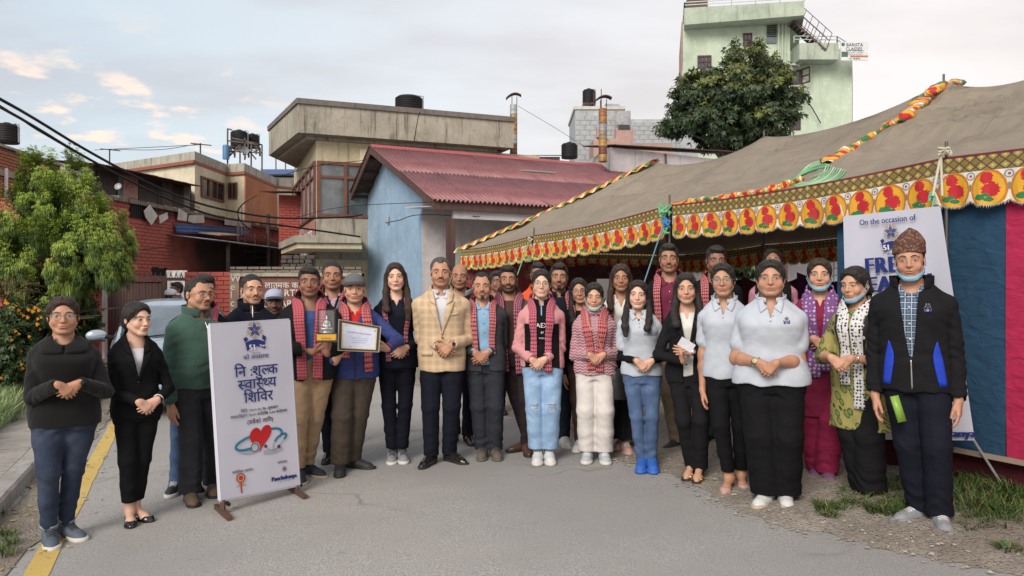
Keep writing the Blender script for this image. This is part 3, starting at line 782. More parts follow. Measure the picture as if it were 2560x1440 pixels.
# ================================================================ blue gabled house with the red corrugated roof
BS=1.12
def house_blue():
 h=empty('blue_house',(0,0,0)); tag(h,'single storey sky blue and white house with red corrugated gable roof','house')
 E0=Vector((-1.385,13.5,0))*BS; d=Vector((.895,.446,0)); p=Vector((-.446,.895,0)); Z=lambda z:CAMZ+(z-CAMZ)*BS
 def Q(g,b,z):q=E0+d*(g*BS)+p*(b*BS); return Vector((q.x,q.y,z))
 ze,zr,zl=Z(3.06),Z(4.68),Z(3.46); bR,bL,LEN=4.07,6.5,13.5
 def roofz(b):return ze+(zr-ze)*b/bR if b<=bR else zr+(zl-zr)*(b-bR)/(bL-bR)
 g0,bw,bb=.42,1.80,6.25
 pts=[Q(g0,bw,-.5),Q(g0,bb,-.5),Q(g0,bb,roofz(bb)-.10),Q(g0,bR,zr-.10),Q(g0,bw,roofz(bw)-.10)]
 mb=MB(); mb.slab(pts,d*.22); mb.build('gable_wall',BLUEP,h)
 mb=MB(); mb.slab([Q(g0+.003,bw-.012,-.5),Q(LEN-.2,bw-.012,-.5),Q(LEN-.2,bw-.012,roofz(bw)-.10),Q(g0+.003,bw-.012,roofz(bw)-.10)],p*.2); mb.build('long_wall',WHITEP,h)
 mb=MB(); mb.slab([Q(g0+.3,bb,-.5),Q(LEN-.2,bb,-.5),Q(LEN-.2,bb,roofz(bb)-.1),Q(g0+.3,bb,roofz(bb)-.1)],p*-.2); mb.build('rear_wall',WHITEP,h)
 mb=MB(); mb.bar(Q(g0,.16,roofz(.16)-.34),Q(LEN-.1,.16,roofz(.16)-.34),.12,.16); mb.build('eave_beam',WHITEP,h)
 mb=MB(); mb.slab([Q(.06,.10,ze-.13),Q(LEN-.1,.10,ze-.13),Q(LEN-.1,bw-.02,ze+.02),Q(.06,bw-.02,ze+.02)],(0,0,.02)); mb.build('veranda_ceiling',WHITEP,h)
 mb=MB(); mb.bar(Q(-.0,.02,ze-.085),Q(LEN,.02,ze-.085),.025,.20); mb.build('fascia_board',BROWNW,h)
 for b0,b1,z0,z1 in ((0,bR,ze,zr),(bR,bL,zr,zl)):
  mb=MB(); a,b=Q(0,b0,z0-.085),Q(0,b1,z1-.085); mb.slab([a-Vector((0,0,.10)),b-Vector((0,0,.10)),b+Vector((0,0,.07)),a+Vector((0,0,.07))],d*.03); mb.build('barge_board',BROWNW,h)
 for g in (.38,3.1,5.86,8.6):mb=MB(); q=Q(g,.16,0); mb.box((q.x,q.y,(ze-.36+-.3)/2),(.15,.15,ze-.36+.3),math.atan2(d.y,d.x)); mb.build('post',BROWNW,h)
 for k in range(5):     # rafters under the left slope, seen from below
  b0=bR+.25+k*.48
  mb=MB(); mb.bar(Q(.05,b0,roofz(b0)-.10),Q(g0,b0,roofz(b0)-.10),.06,.09); mb.build('purlin',DARKW,h)
 n=17; wS=LEN/n
 for i in range(n):
  g_a,g_b=i*wS-.03,(i+1)*wS+.03; dz=.006*(i%2)
  zb=roofz(bR*.47)
  corr('roof_sheet',Q(g_a,bR*.46,zb+.004+dz),Q(g_b,bR*.46,zb+.004+dz),Q(g_a,-.06,ze-.02+dz),Q(g_b,-.06,ze-.02+dz),ROOFR,h,.10,.030,6)
  corr('roof_sheet',Q(g_a,bR,zr+.02+dz),Q(g_b,bR,zr+.02+dz),Q(g_a,bR*.44,roofz(bR*.44)+.016+dz),Q(g_b,bR*.44,roofz(bR*.44)+.016+dz),ROOFR,h,.10,.030,6)
  corr('roof_sheet',Q(g_a,bR,zr+.02+dz),Q(g_b,bR,zr+.02+dz),Q(g_a,bL+.05,zl-.01+dz),Q(g_b,bL+.05,zl-.01+dz),RTIN,h,.066,.0115,4)
 for i in range(7):
  a=i*LEN/7; b=a+LEN/7+.03; dz=.004*(i%2)
  mb=MB()
  for s_,z_ in ((-.22,roofz(bR-.22)),(.22,roofz(bR+.22))):mb.slab([Q(a,bR,zr+.055+dz),Q(b,bR,zr+.055+dz),Q(b,bR+s_,z_+.035+dz),Q(a,bR+s_,z_+.035+dz)],(0,0,.006))
  mb.build('ridge_cap',plain('ridge_red',(.36,.07,.075),.5,.1),h)
 mb=MB(); q0=Q(3.1,2.75,roofz(2.75)+.03); q1=Q(4.0,2.75,roofz(2.75)+.03); mb.slab([q0,q1,q1+Vector((.08,-.16,-.05)),q0+Vector((.08,-.16,-.05))],(0,0,.015)); mb.build('roof_vent',plain('moss_grey',(.20,.24,.20),.8),h)
 mb=MB(); q=Q(g0-.03,4.0,1.485+178/1900*17.3*1.0); mb.box((q.x,q.y,Z(3.03)),(.12,.05,.20),math.atan2(p.y,p.x)); o=mb.build('wall_lamp',plain('lamp_grey',(.35,.36,.37),.4),h,bevel=.02)
 return Q,roofz
HQ,HRZ=house_blue()
# ================================================================ concrete house behind it
def house_concrete():
 h=empty('concrete_house'); tag(h,'weathered two storey concrete house with overhanging parapet and corner windows','house')
 d=Vector((.93,.365,0)); p=Vector((-.40,.917,0)); K=Vector((-5.63,20,0)); zt,zb=6.35,5.58
 T=lambda a,b:K+d*a+p*b
 # parapet band: cranked plan, front right face and left face going back
 outer=[T(6.1,0),T(.0,0),Vector((-7.52,23.5,0)),Vector((-7.3,27,0)),T(6.1,7)]
 mb=MB(); mb.prism([(q.x,q.y) for q in outer],zb,zt); mb.build('parapet',CONC,h)
 c=sum(outer,Vector())/len(outer); cop=[c+(q-c)*1.015 for q in outer]
 mb=MB(); mb.prism([(q.x,q.y) for q in cop],zt-.01,zt+.13); mb.build('coping',mat_concrete('dark_coping',(.17,.155,.14),(.05,.045,.04),.7),h)
 inner=[c+(q-c)*.90 for q in outer]
 mb=MB(); mb.prism([(q.x,q.y) for q in inner],zb-.09,zb-.002); mb.build('soffit',CONC,h)
 # body
 C0=Vector((-5.31,20.6,0)); dl=Vector((-.19,.98,0)).normalized()
 W1=C0+Vector((-.365*6.1,.93*6.1,0)); body=[C0+d*6.6,C0,W1,W1+d*6]
 mb=MB(); mb.prism([(q.x,q.y) for q in body],-.3,zb-.093); mb.build('wall',CREAM,h)
 # light panel right of the corner with stained plaster
 mb=MB(); mb.slab([C0+d*1.18+Vector((0,0,4.95)),C0+d*6.6+Vector((0,0,4.95)),C0+d*6.6+Vector((0,0,5.32)),C0+d*1.18+Vector((0,0,5.32))],Vector((d.y,-d.x,0))*.05); mb.build('plaster_band',CREAM2,h)
 # corner bay windows
 z0,z1=CAMZ+178/1900*20.6,CAMZ+318/1900*20.6
 A,B=C0+d*.0,C0+d*6
 window(h,A,B,.02,1.55,z0,z1,WINW,GLASS,2,1,.085,.07,transom=z0+(z1-z0)*.72)
 A,B=C0,W1; L_=(W1-C0).length
 for k in range(3):window(h,A,B,.02+k*L_/3,(k+1)*L_/3-.02,z0,z1,WINW,mat_glass('pale_glass',(.34,.38,.42),.2),2,1,.075,.07,transom=z0+(z1-z0)*.74)
 # concrete apron below the bay and painted sign on its left face
 mb=MB(); n=Vector((d.y,-d.x,0)); mb.slab([C0+Vector((0,0,z0-1.15)),C0+d*6+Vector((0,0,z0-1.15)),C0+d*6+Vector((0,0,z0-.01)),C0+Vector((0,0,z0-.01))],n*.04); mb.build('apron',CONC,h)
 # sign
 A_,dd,nn=face_frame(C0,W1); sz0,sz1=z0-1.0,z0-.08
 sg=empty('painted_sign'); tag(sg,'red and white painted shop sign under the corner windows of the concrete house','sign')
 def sp_(x,z,o):q=A_+dd*x+nn*o; return Vector((q.x,q.y,z))
 mb=MB(); mb.slab([sp_(.03,sz0,.02),sp_(5.9,sz0,.02),sp_(5.9,sz1,.02),sp_(.03,sz1,.02)],nn*.03); mb.build('board',plain('faded_red_board',(.36,.15,.12),.8,0,.2,3),sg)
 return d,p,C0,W1,A_,dd,nn,sz0,sz1,sg,T
CH=house_concrete()
def canopy():
 d,p,C0,W1=CH[:4]
 h=empty('entrance_canopy'); tag(h,'grey mossy concrete canopy slab over the entrance of the concrete house','canopy')
 z=CAMZ+108/1900*20; q=[P(738,598,18.6),P(905,592,18.9),P(905,560,21.5),P(775,560,21.5),P(697,628,21.8)]
 pts=[(a.x,a.y) for a in q]; mb=MB(); mb.prism(pts,z-.02,z+.16); mb.build('slab',CONC,h)
 mb=MB(); mb.prism([((x-q[2].x)*.97+q[2].x,(y-q[2].y)*.97+q[2].y) for x,y in pts],z-.16,z-.022); mb.build('rim',CREAM,h)
 mb=MB(); mb.lathe(P(768,620,20)+Vector((0,0,.04)),[(.02,-.06),(.16,-.05),(.18,0),(.17,.03)],16); mb.build('ceiling_lamp',plain('opal',(.6,.6,.58),.3),h)
canopy()
for (u,ll) in ((853,'white bulb lamp under the canopy of the concrete house'),):
 l_=empty('bulb_lamp',P(u,612,19.2)); tag(l_,ll,'lamp'); mb=MB(); mb.lathe((0,0,0),[(.01,-.07),(.05,-.05),(.055,-.01),(.03,.03)],12); mb.build('bulb',plain('opal2',(.7,.7,.7),.3),l_,smooth=True); mb=MB(); mb.tube([(0,0,.03),(0,.05,.15),(0,.1,.2)],.018,6); mb.build('socket',BLACKP,l_)
# chimneys
def chimney(u,vt,vb,Y,r,label,segs):
 c=P(u,vt,Y); zb=CAMZ-(vb-CV)/FPX*Y; h=empty('flue_chimney',(c.x,c.y,zb)); tag(h,label,'chimney','sheet metal flues behind the red roof')
 H_=c.z-zb; z=0; n=len(segs)
 for k,col in enumerate(segs):
  hh=H_/n; mb=MB(); mb.lathe((0,0,z),[(r,0),(r*1.05,.015),(r*1.05,.04),(r,.06),(r,hh*.5),(r*1.03,hh*.52),(r,hh*.56),(r,hh-.003)],20); mb.build('pipe_section',mat_metal('flue_%d'%k,col,.75 if col[0]>col[2]*1.5 else .2,.6),h,smooth=True); z+=hh
 for a in (0,2.1,4.2):mb=MB(); mb.tube([(r*.9*math.cos(a),r*.9*math.sin(a),H_-.02),(r*.9*math.cos(a),r*.9*math.sin(a),H_+.26)],.012,5); mb.build('cowl_stay',IRON,h)
 mb=MB(); pts=[(x*r*2.1,-r*1.3,H_+.24+.11*(1-x*x)+.05*x) for x in np.linspace(-1,1,7)]; V=pts+[(x,r*1.3,z_) for x,_,z_ in pts]; V+=[(x,y,z_-.02) for x,y,z_ in V]
 mb.add(V,[(i,i+1,8+i,7+i) for i in range(6)]+[(14+i,21+i,22+i,15+i) for i in range(6)]+[(i,14+i,15+i,i+1) for i in range(6)]); mb.build('cowl',RTIN,h)
chimney(1284,262,385,24,.115,'round metal chimney beside the concrete parapet, grey top over rusty lower half',[(.16,.06,.04),(.30,.31,.31),(.34,.20,.09),(.36,.24,.11),(.36,.38,.40)])
chimney(1507,272,405,21,.115,'banded rusty round chimney in front of the pale blockwork building',[(.34,.20,.06),(.14,.05,.04),(.36,.22,.07),(.30,.24,.16),(.26,.28,.30),(.34,.18,.07),(.30,.12,.06)])
c_=P(1022,268,24); tank(c_.x,c_.y,c_.z-.25,.43,.62,'black water tank on the parapet roof of the concrete house')
c_=P(1423,396,25); tank(c_.x,c_.y,c_.z,.26,.52,'small black tank standing behind the ridge of the red roof')
c_=P(1472,268,30); tank(c_.x,c_.y,c_.z-.1,.25,.62,'black tank on a steel stand on the pale blockwork building',stand=.20)
c_=P(18,358,19); tank(c_.x,c_.y,c_.z,.27,.50,'dark square-shouldered tank on the bare brick house at far left')
c_=P(598,385,31); tank(c_.x,c_.y,c_.z-.1,.34,.72,'left of the two brown-black tanks on the steel frame',stand=.35)
c_=P(631,382,31.6); tank(c_.x,c_.y,c_.z-.1,.28,.56,'right and smaller of the two brown-black tanks on the steel frame',stand=.33)
def tankframe():
 h=empty('tank_frame'); tag(h,'tall rusty steel frame standing around the two roof tanks','frame')
 Y=30.4; mb=MB()
 for a,b in (((569,322),(569,425)),((655,362),(655,425)),((600,362),(600,425)),((628,362),(628,425)),((569,322),(580,325)),((569,352),(655,362)),((580,345),(655,362)),((612,345),(612,400)),((569,378),(655,382)),((569,395),(600,362)),((640,398),(612,365))):mb.bar(P(a[0],a[1],Y),P(b[0],b[1],Y),.05)
 mb.build('bars',IRON,h)
 bb=empty('blue_drum',P(565,398,30.2)); tag(bb,'upright blue plastic pipe tank left of the steel frame','tank'); mb=MB(); mb.lathe((0,0,0),[(.13,0),(.13,.52),(.11,.56)],16); mb.build('barrel',plain('blue_plastic',(.05,.16,.30),.5),bb,smooth=True)
 ds=empty('satellite_dish',P(612,376,30)); tag(ds,'grey satellite dish on the steel tank frame','satellite dish'); mb=MB(); mb.lathe((0,0,0),[(.01,0),(.07,.006),(.12,.024),(.15,.05),(.15,.056),(.07,.018),(.01,.01)],20,Matrix.Rotation(R(80),3,'X') @ Matrix.Rotation(.5,3,'Y')); mb.build('dish',plain('dish_grey',(.16,.17,.18),.5),ds,smooth=True); mb=MB(); mb.tube([(0,.02,-.0),(0,.1,-.3)],.02,6); mb.build('arm',IRON,ds)
tankframe()
# ================================================================ cream and orange house behind the red shed
def house_cream():
 h=empty('cream_house'); tag(h,'cream and orange house with grey streaked parapet behind the red brick shed','house')
 Y=28
 # footprint corners seen from the camera: left far, main corner, step back, orange wing
 A=P(225,400,30); B=P(487,378,26.5); C=P(567,398,29.3); D=P(611,410,29.0); E=P(690,400,33); Fp=P(728,430,33.5)
 zt=CAMZ+(CV-378)/FPX*26.5; band=CAMZ+(CV-408)/FPX*26.5
 foot=[A,B,C,D,E,Fp,Vector((Fp.x+.5,40,0)),Vector((A.x,40,0))]
 pts=[(q.x,q.y) for q in foot]; cx=sum(p[0] for p in pts)/len(pts); cy=sum(p[1] for p in pts)/len(pts)
 mb=MB(); mb.prism(pts,-.3,band); mb.build('wall',CREAM2,h)
 big=[((x-cx)*1.03+cx,(y-cy)*1.03+cy) for x,y in pts]
 mb=MB(); mb.prism(big,band-.02,band+.09); mb.build('cornice',plain('rust_red_trim',(.26,.09,.06),.8),h)
 mb=MB(); mb.prism([((x-cx)*1.0+cx,(y-cy)*1.0+cy) for x,y in pts],band+.093,zt); mb.build('parapet',mat_concrete('grey_parapet',(.40,.39,.34),(.07,.065,.055),.95,sc=1.6),h)
 mb=MB(); _,dd,nn=face_frame(D,E); mb.slab([Vector((D.x,D.y,-.3)),Vector((E.x,E.y,-.3)),Vector((E.x,E.y,band-.05)),Vector((D.x,D.y,band-.05))],nn*.05); mb.build('orange_wall',ORANGE,h)
 zf=lambda v,Y:CAMZ+(CV-v)/FPX*Y
 window(h,B,C,.45,2.45,zf(495,27.4),zf(444,27.4),WINW,DGLASS,3,1,.07,.06)
 window(h,C,D,.10,.52,zf(496,29),zf(455,29),WINW,DGLASS,2,1,.05,.06,bars=5)
 return zt
house_cream()
def antenna(u,v0,v1,Y,label,w=.35):
 h=empty('tv_antenna',P(u,v1,Y)); tag(h,label,'antenna'); z=(v1-v0)/FPX*Y; mb=MB(); mb.tube([(0,0,-.3),(0,0,z)],.025,6); mb.bar((-w,0,z),(w,.1,z-.06),.06,.03); mb.build('mast',IRON,h)
antenna(274,372,392,29,'low T shaped antenna at the left end of the grey parapet'); antenna(501,358,378,27,'T shaped antenna at the corner of the grey parapet')
def wires():
 def cable(pts,r,label,Y0,Y1,grp='cables crossing the yard'):
  m_=len(pts); P3=[P(u,v,Y0+(Y1-Y0)*i/(m_-1)) for i,(u,v) in enumerate(pts)]; mb=MB(); mb.tube([Vector(q) for q in cr([tuple(p) for p in P3],36)],r,6); o=mb.build('power_cable',BLACKP,None,smooth=True); tag(o,label,'cable',grp)
 cable([(-900,-240),(-60,215),(80,293),(200,366),(330,437),(450,492),(560,524),(700,545),(860,543),(905,537)],.020,'upper thick black cable dropping from top left to the blue house',8,17.5)
 cable([(-900,-220),(-60,235),(80,313),(200,385),(330,455),(450,510),(560,545),(700,563),(820,580),(900,592)],.020,'lower thick black cable dropping from top left to the blue house',9,17.2)
 cable([(-900,-230),(-60,228),(100,330),(300,440),(500,520)],.006,'thin black wire running beside the thick cables',9,16)
 cable([(236,375),(380,368),(501,362)],.010,'wire strung between the two parapet antennas, upper',28.5,26.8)
 cable([(285,374),(400,374),(495,360)],.010,'wire strung between the two parapet antennas, lower',28.5,26.8)
 cable([(724,548),(860,517),(1085,505)],.006,'thin wire along the front of the blue gable',16,14.6)
 cable([(963,557),(1000,550),(1050,537),(1200,541)],.008,'short wire from the gable lamp to the white wall',16.2,15.6)
 cable([(1295,265),(1380,315),(1460,365)],.006,'guy wire sloping right from the grey topped chimney',24,24)
 cable([(2000,225),(2030,270),(2052,308)],.03,'loose wire hanging down the green tower',43.8,43.8)
 cable([(1050,280),(1044,300),(1035,355)],.010,'thin cord hanging down the concrete parapet',20.4,20.8)
 cable([(700,440),(790,415),(900,402),(915,398)],.008,'thin wire across the concrete house above its windows',19.5,18)
 cable([(250,620),(350,624),(430,615)],.010,'pale cord along the red brick wall',16,17)
wires()
# ================================================================ red brick shed along the left, with open lean-to
def shed_red():
 h=empty('brick_shed'); tag(h,'long red painted brick shed with sooty wall and dark open lean-to','shed')
 A=Vector((XY(232,16.4),16.4,0)); B=Vector((XY(700,26.5),26.5,0)); d=(B-A).normalized(); n=Vector((d.y,-d.x,0)); Ln=(B-A).length
 zt=CAMZ+(CV-492)/FPX*16.4
 mb=MB(); mb.prism([(A.x,A.y),(B.x,B.y),(B.x-4,B.y+1),(A.x-5,A.y+.6)],-.4,zt); mb.build('wall',SOOTSHD,h)
 P2=lambda x,z,o:Vector(((A+d*x+n*o).x,(A+d*x+n*o).y,z))
 def px(u):r=(u-CU)/FPX; return (r*A.y-A.x)/(d.x-r*d.y)
 zz=lambda u,v:CAMZ+(CV-v)/FPX*(A.y+d.y*px(u))
 holes=[(px(322),px(388),zz(350,548),zz(350,500)),(px(430),Ln+1,-1,zz(480,590)),(px(430),px(640),zz(520,582),zz(520,528)),(px(378),px(416),zz(397,690),zz(397,668))]
 bricks(h,A,B,1.2,zt-.02,SOOTSHD,n,.24,.075,.011,.022,260,holes,.003)
 # ragged coping
 mb=MB(); k=26
 for i in range(k):
  x0,x1=Ln*i/k,Ln*(i+1)/k-.03; mb.slab([P2(x0,zt+.002,.10),P2(x1,zt+.002,.10),P2(x1,zt+.002,-.25),P2(x0,zt+.002,-.25)],(0,0,.08+.05*rnd.random()))
 mb.build('coping',mat_concrete('broken_coping',(.22,.18,.15),(.05,.045,.04),.7),h)
 # window with bent white sheets
 mb=MB(); a,b,c,e=holes[0]; mb.slab([P2(a,c,.01),P2(b,c,.01),P2(b,e,.01),P2(a,e,.01)],n*.012); mb.build('dark_window',FLATBLK,h)  # black slab stands in for the unlit inside of the window
 mb=MB()
 for i in range(1,12):x=a+(b-a)*i/12; mb.bar(P2(x,c,.04),P2(x,e,.04),.015)
 mb.build('window_bar',IRON,h)
 mb=MB(); a,b,c,e=holes[3]; mb.slab([P2(a,c,.01),P2(b,c,.01),P2(b,e,.01),P2(a,e,.01)],n*.012); mb.build('dark_window',FLATBLK,h)
 WSH=plain('dented_white_sheet',(.52,.50,.46),.6,.1,.25,3,.5,4)
 def sh(pts,o,nm='bent_sheet'):
  mb=MB(); mb.slab([P2(px(u),zz(u,v),o) for i,(u,v) in enumerate(pts)],n*.012); mb.build(nm,WSH,h)
 sh([(347,528),(362,512),(382,540),(366,563),(352,545)],.12); sh([(383,540),(404,531),(406,546),(386,560)],.14)
 sh([(432,550),(436,522),(457,534),(455,553)],.12); sh([(457,553),(460,538),(497,538),(498,557),(470,558)],.14); sh([(552,562),(552,545),(585,548),(585,566)],.12); sh([(586,566),(586,548),(614,553),(612,568)],.15)
 # blue sheet band and lean-to roof
 corr('blue_sheet',P2(px(428),zz(428,558),.10),P2(px(428),zz(428,582),.14),P2(px(612),zz(612,570),.10),P2(px(612),zz(612,590),.14),TINB,h,.09,.014,5)
 z0=zz(430,590); n0=9; x0,x1=px(415),px(745)
 for i in range(n0):
  a,b=x0+(x1-x0)*i/n0,x0+(x1-x0)*(i+1)/n0+.05
  corr('lean_to_sheet',P2(a,z0+.02+.005*(i%2),.02),P2(b,z0+.02+.005*(i%2),.02),P2(a,z0-.16,1.6),P2(b,z0-.16,1.6),mat_metal('tin_weathered',(.30,.32,.36),.5,.5) if i==0 else bpy.data.materials['tin_weathered'],h,.09,.014,4)
 for x in (x0+.3,x0+3.2,x0+6.0):mb=MB(); mb.bar(P2(x,-.3,1.5),P2(x,z0-.17,1.5),.08); mb.build('lean_to_post',FLATBLK,h)
 mb=MB(); mb.slab([P2(px(470),zz(470,588)+.05,.3),P2(px(520),zz(520,588)+.05,.3),P2(px(525),zz(520,588)-.02,.9),P2(px(470),zz(470,588)-.02,.9)],(0,0,.03)); mb.build('tarpaulin',plain('old_sack',(.22,.17,.12),.9),h)
shed_red()
def leanto_upper():
 h=empty('upper_lean_to'); tag(h,'dark patched tin room with rusty roof above the red brick shed','lean-to')
 A=P(232,470,21.5); B=P(478,470,25.5); A_,d,n=face_frame(A,B); Ln=(B-A).length; zb=3.2; z=lambda v,Y:CAMZ+(CV-v)/FPX*Y
 zt=z(428,22.5); mb=MB(); mb.prism([(A.x,A.y),(B.x,B.y),(B.x-1.5,B.y+3),(A.x-2,A.y+3)],2.5,zt); mb.build('wall',plain('dark_board',(.05,.045,.042),.85),h)
 q=lambda x,z_,o:Vector(((A_+d*x+n*o).x,(A_+d*x+n*o).y,z_))
 cols=[DARKW,mat_metal('green_tin',(.06,.14,.11),.4),mat_metal('pink_tin',(.30,.16,.14),.5),DARKW,DARKW,RTIN,DARKW,mat_metal('grey_board',(.22,.20,.18),.4)]
 x=.1; ws=[.9,.25,.75,.95,.25,.6,.6,.4]
 for w_,m_ in zip(ws,cols):
  w_=w_*Ln/5.0
  corr('wall_panel',q(x,zt-.1,.06),q(x+w_-.03,zt-.1,.06),q(x,zb-.3,.06),q(x+w_-.03,zb-.3,.06),m_,h,.10,.012,4); x+=w_
 for i in range(6):
  a,b=Ln*i/6-.2,Ln*(i+1)/6; corr('roof_sheet',q(a,zt+.22-.012*i,-1.5),q(b,zt+.2-.012*i,-1.5),q(a,zt-.012*i,.45),q(b,zt-.012*i,.45),RTIN,h,.10,.016,4)
 dsh=empty('satellite_dish',P(297,468,19)); tag(dsh,'small silver dish on the red shed roof edge','satellite dish'); mb=MB(); mb.lathe((0,0,0),[(.005,0),(.05,.012),(.09,.04),(.09,.046),(.05,.02),(.005,.01)],16,Matrix.Rotation(R(70),3,'X')); mb.build('dish',TIN,dsh,smooth=True)
leanto_upper()
def house_brick_left():
 h=empty('brick_house'); tag(h,'bare orange brick house at the far left edge, behind the feathery tree','house')
 A=P(-60,360,17.5); B=P(150,385,21.5); A_,d,n=face_frame(A,B); Ln=(B-A).length; zt=CAMZ+(CV-368)/FPX*18.5
 mb=MB(); mb.prism([(A.x,A.y),(B.x,B.y),(B.x-6,B.y+4),(A.x-6,A.y+4)],-.3,zt); mb.build('wall',MORT,h)
 zb=CAMZ+(CV-424)/FPX*18.5
 bricks(h,A,B,zb,zt-.03,RAWB,n,.24,.068,.012,.025,180)
 bricks(h,A,B,zb-1.2,zb-.16,RAWB,n,.24,.068,.012,.025,40)
 q=lambda x,z,o:Vector(((A_+d*x+n*o).x,(A_+d*x+n*o).y,z))
 mb=MB(); mb.slab([q(0,zb-.15,.01),q(Ln,zb-.15,.01),q(Ln,zb,.01),q(0,zb,.01)],n*.05); mb.build('ring_beam',CONC,h)
 mb=MB(); mb.slab([q(0,zt,-.2),q(Ln,zt,-.2),q(Ln,zt,.1),q(0,zt,.1)],(0,0,.06)); mb.build('coping',CONC,h)
 mb=MB(); mb.slab([q(.0,zb-1.9,.6),q(3.2,zb-1.9,.6),q(3.2,zb-1.0,.6),q(.0,zb-1.0,.6)],n*.03); mb.build('dark_tin_wall',FLATBLK,h)
 mb=MB(); mb.tube([q(1.1,zb+.05,.08),q(1.1,zb-1.6,.08)],.045,10); mb.build('drain_pipe',plain('white_pipe',(.6,.6,.62),.5),h)
 s=empty('far_rooftop'); tag(s,'small far grey rooftop wall between the brick house and the cream house','rooftop'); mb=MB(); p_=P(170,400,30); mb.box((p_.x,p_.y,5.6),(1.7,1.2,1.6)); mb.build('wall',CONC,s)
house_brick_left()
# far block between cream house and concrete house
def far_bits():
 h=empty('far_house'); tag(h,'far pale house with blue roof seen between the orange wall and the concrete house','house')
 c=P(722,430,40); mb=MB(); mb.box((c.x,41,3.5),(1.9,2,7.6)); mb.build('wall',CREAM2,h); mb=MB(); mb.box((c.x-.1,40.5,7.5),(2.3,2.4,.25)); mb.build('roof',TINB,h)
 c=P(705,400,38); mb=MB();
 for i in range(4):mb.bar((c.x-.8+i*.5,39.6,7.4),(c.x-.8+i*.5,39.6,8.4),.05)
 mb.bar((c.x-.9,39.6,8.3),(c.x+.9,39.6,8.3),.05); mb.build('railing',IRON,h)
 p_=empty('red_brick_tower'); tag(p_,'narrow red brick stair block with tin roof beside the concrete house','building')
 a=P(697,485,24); b=P(742,485,24); mb=MB(); mb.prism([(a.x,24),(b.x+.4,24.3),(b.x+.6,27),(a.x,27)],-.3,CAMZ+(CV-487)/FPX*24); mb.build('wall',REDB,p_)
 bricks(p_,(a.x,24),(b.x+.4,24.3),2.4,CAMZ+(CV-489)/FPX*24,REDB,Vector((.1,-.99,0)).normalized(),.24,.075,.011,.02,60)
 a2=P(652,485,23.6); zz=CAMZ+(CV-484)/FPX*24; corr('roof_sheet',(a2.x,24.8,zz+.12),(b.x+.4,24.8,zz+.12),(a2.x,23.4,zz),(b.x+.4,23.4,zz),RTIN,p_,.1,.016,4)
 # spiral stair
 s=empty('spiral_stair'); tag(s,'rusty spiral stair against the red stair block','stair'); c=P(670,650,22.5); r=.85; mb=MB(); mb.tube([(c.x,c.y,0),(c.x,c.y,CAMZ+(CV-535)/FPX*22.5)],.055,8); mb.build('pole',IRON,s)
 for i in range(12):
  a=i*.42-.6; z=1.2+i*.17; mb=MB(); mb.slab([(c.x,c.y,z),(c.x+r*math.cos(a),c.y+r*math.sin(a),z),(c.x+r*math.cos(a+.36),c.y+r*math.sin(a+.36),z)],(0,0,.03)); mb.build('tread',IRON,s)
 pts=[(c.x+r*math.cos(i*.21-.6),c.y+r*math.sin(i*.21-.6),1.2+i*.085+.8) for i in range(26)]; mb=MB(); mb.tube(pts,.022,6)
 for i in range(0,26,2):mb.bar(pts[i],(pts[i][0],pts[i][1],pts[i][2]-.85),.02)
 mb.build('handrail',IRON,s)
far_bits()
# ================================================================ compound wall with the painted sign, gate, stones
def mat_signwall():
 m=newmat('faded_sign_paint'); t=NT(m); n=t.noise(2.5,6,.65); c=t.mix(t.rng(n,.3,.7),(.13,.055,.045),(.22,.10,.08)); c=t.mix(t.rng(t.noise(9,5,.7),.55,.75,0,.5),c,(.30,.22,.18)); t.col(c); t.pset(Roughness=.95); t.bump(n,.3,.02); return m
WHP=plain('white_sign_paint',(.55,.52,.50),.9,0,.25,12)
def devo(mb_,items,size,x,place,gapk=.0,bold=.0):
 """writes Devanagari; an item is a string, or (string, cut) where cut trims the letter's right stem to make its half form"""
 for it in items:
  s_,cut=(it,0) if isinstance(it,str) else it
  cu=bpy.data.curves.new('lettering','FONT'); cu.body=s_; cu.size=size; cu.offset=bold*size; cu.resolution_u=3; o=bpy.data.objects.new('lettering',cu); COL.objects.link(o)
  dg=bpy.context.evaluated_depsgraph_get(); me=bpy.data.meshes.new_from_object(o.evaluated_get(dg)); bpy.data.objects.remove(o); bpy.data.curves.remove(cu)
  if len(me.vertices):
   bm=bmesh.new(); bm.from_mesh(me); xs=[v.co.x for v in bm.verts]; x1=max(xs) if s_ != 'ि' else .27*size
   if cut:bmesh.ops.bisect_plane(bm,geom=bm.verts[:]+bm.edges[:]+bm.faces[:],plane_co=(x1-cut*size,0,0),plane_no=(1,0,0),clear_outer=True); x1-=cut*size
   x0=0 if min(xs)>=-.02*size else 0
   bm.verts.ensure_lookup_table(); bm.verts.index_update(); mb_.add([place(x+v.co.x,v.co.y) for v in bm.verts],[tuple(v.index for v in f.verts) for f in bm.faces]); bm.free()
   x+=max(0,x1)+gapk*size
  else:x+=size*.3
  bpy.data.meshes.remove(me)
 return x
def latin(mb_,txt,size,x,place,bold=.0,sp=1.0):
 V,F=textpts(txt,size,None,bold*size,sp,'LEFT');
 if len(V):mb_.add([place(x+v[0],v[1]) for v in V],F); return x+float(V[:,0].max())
 return x
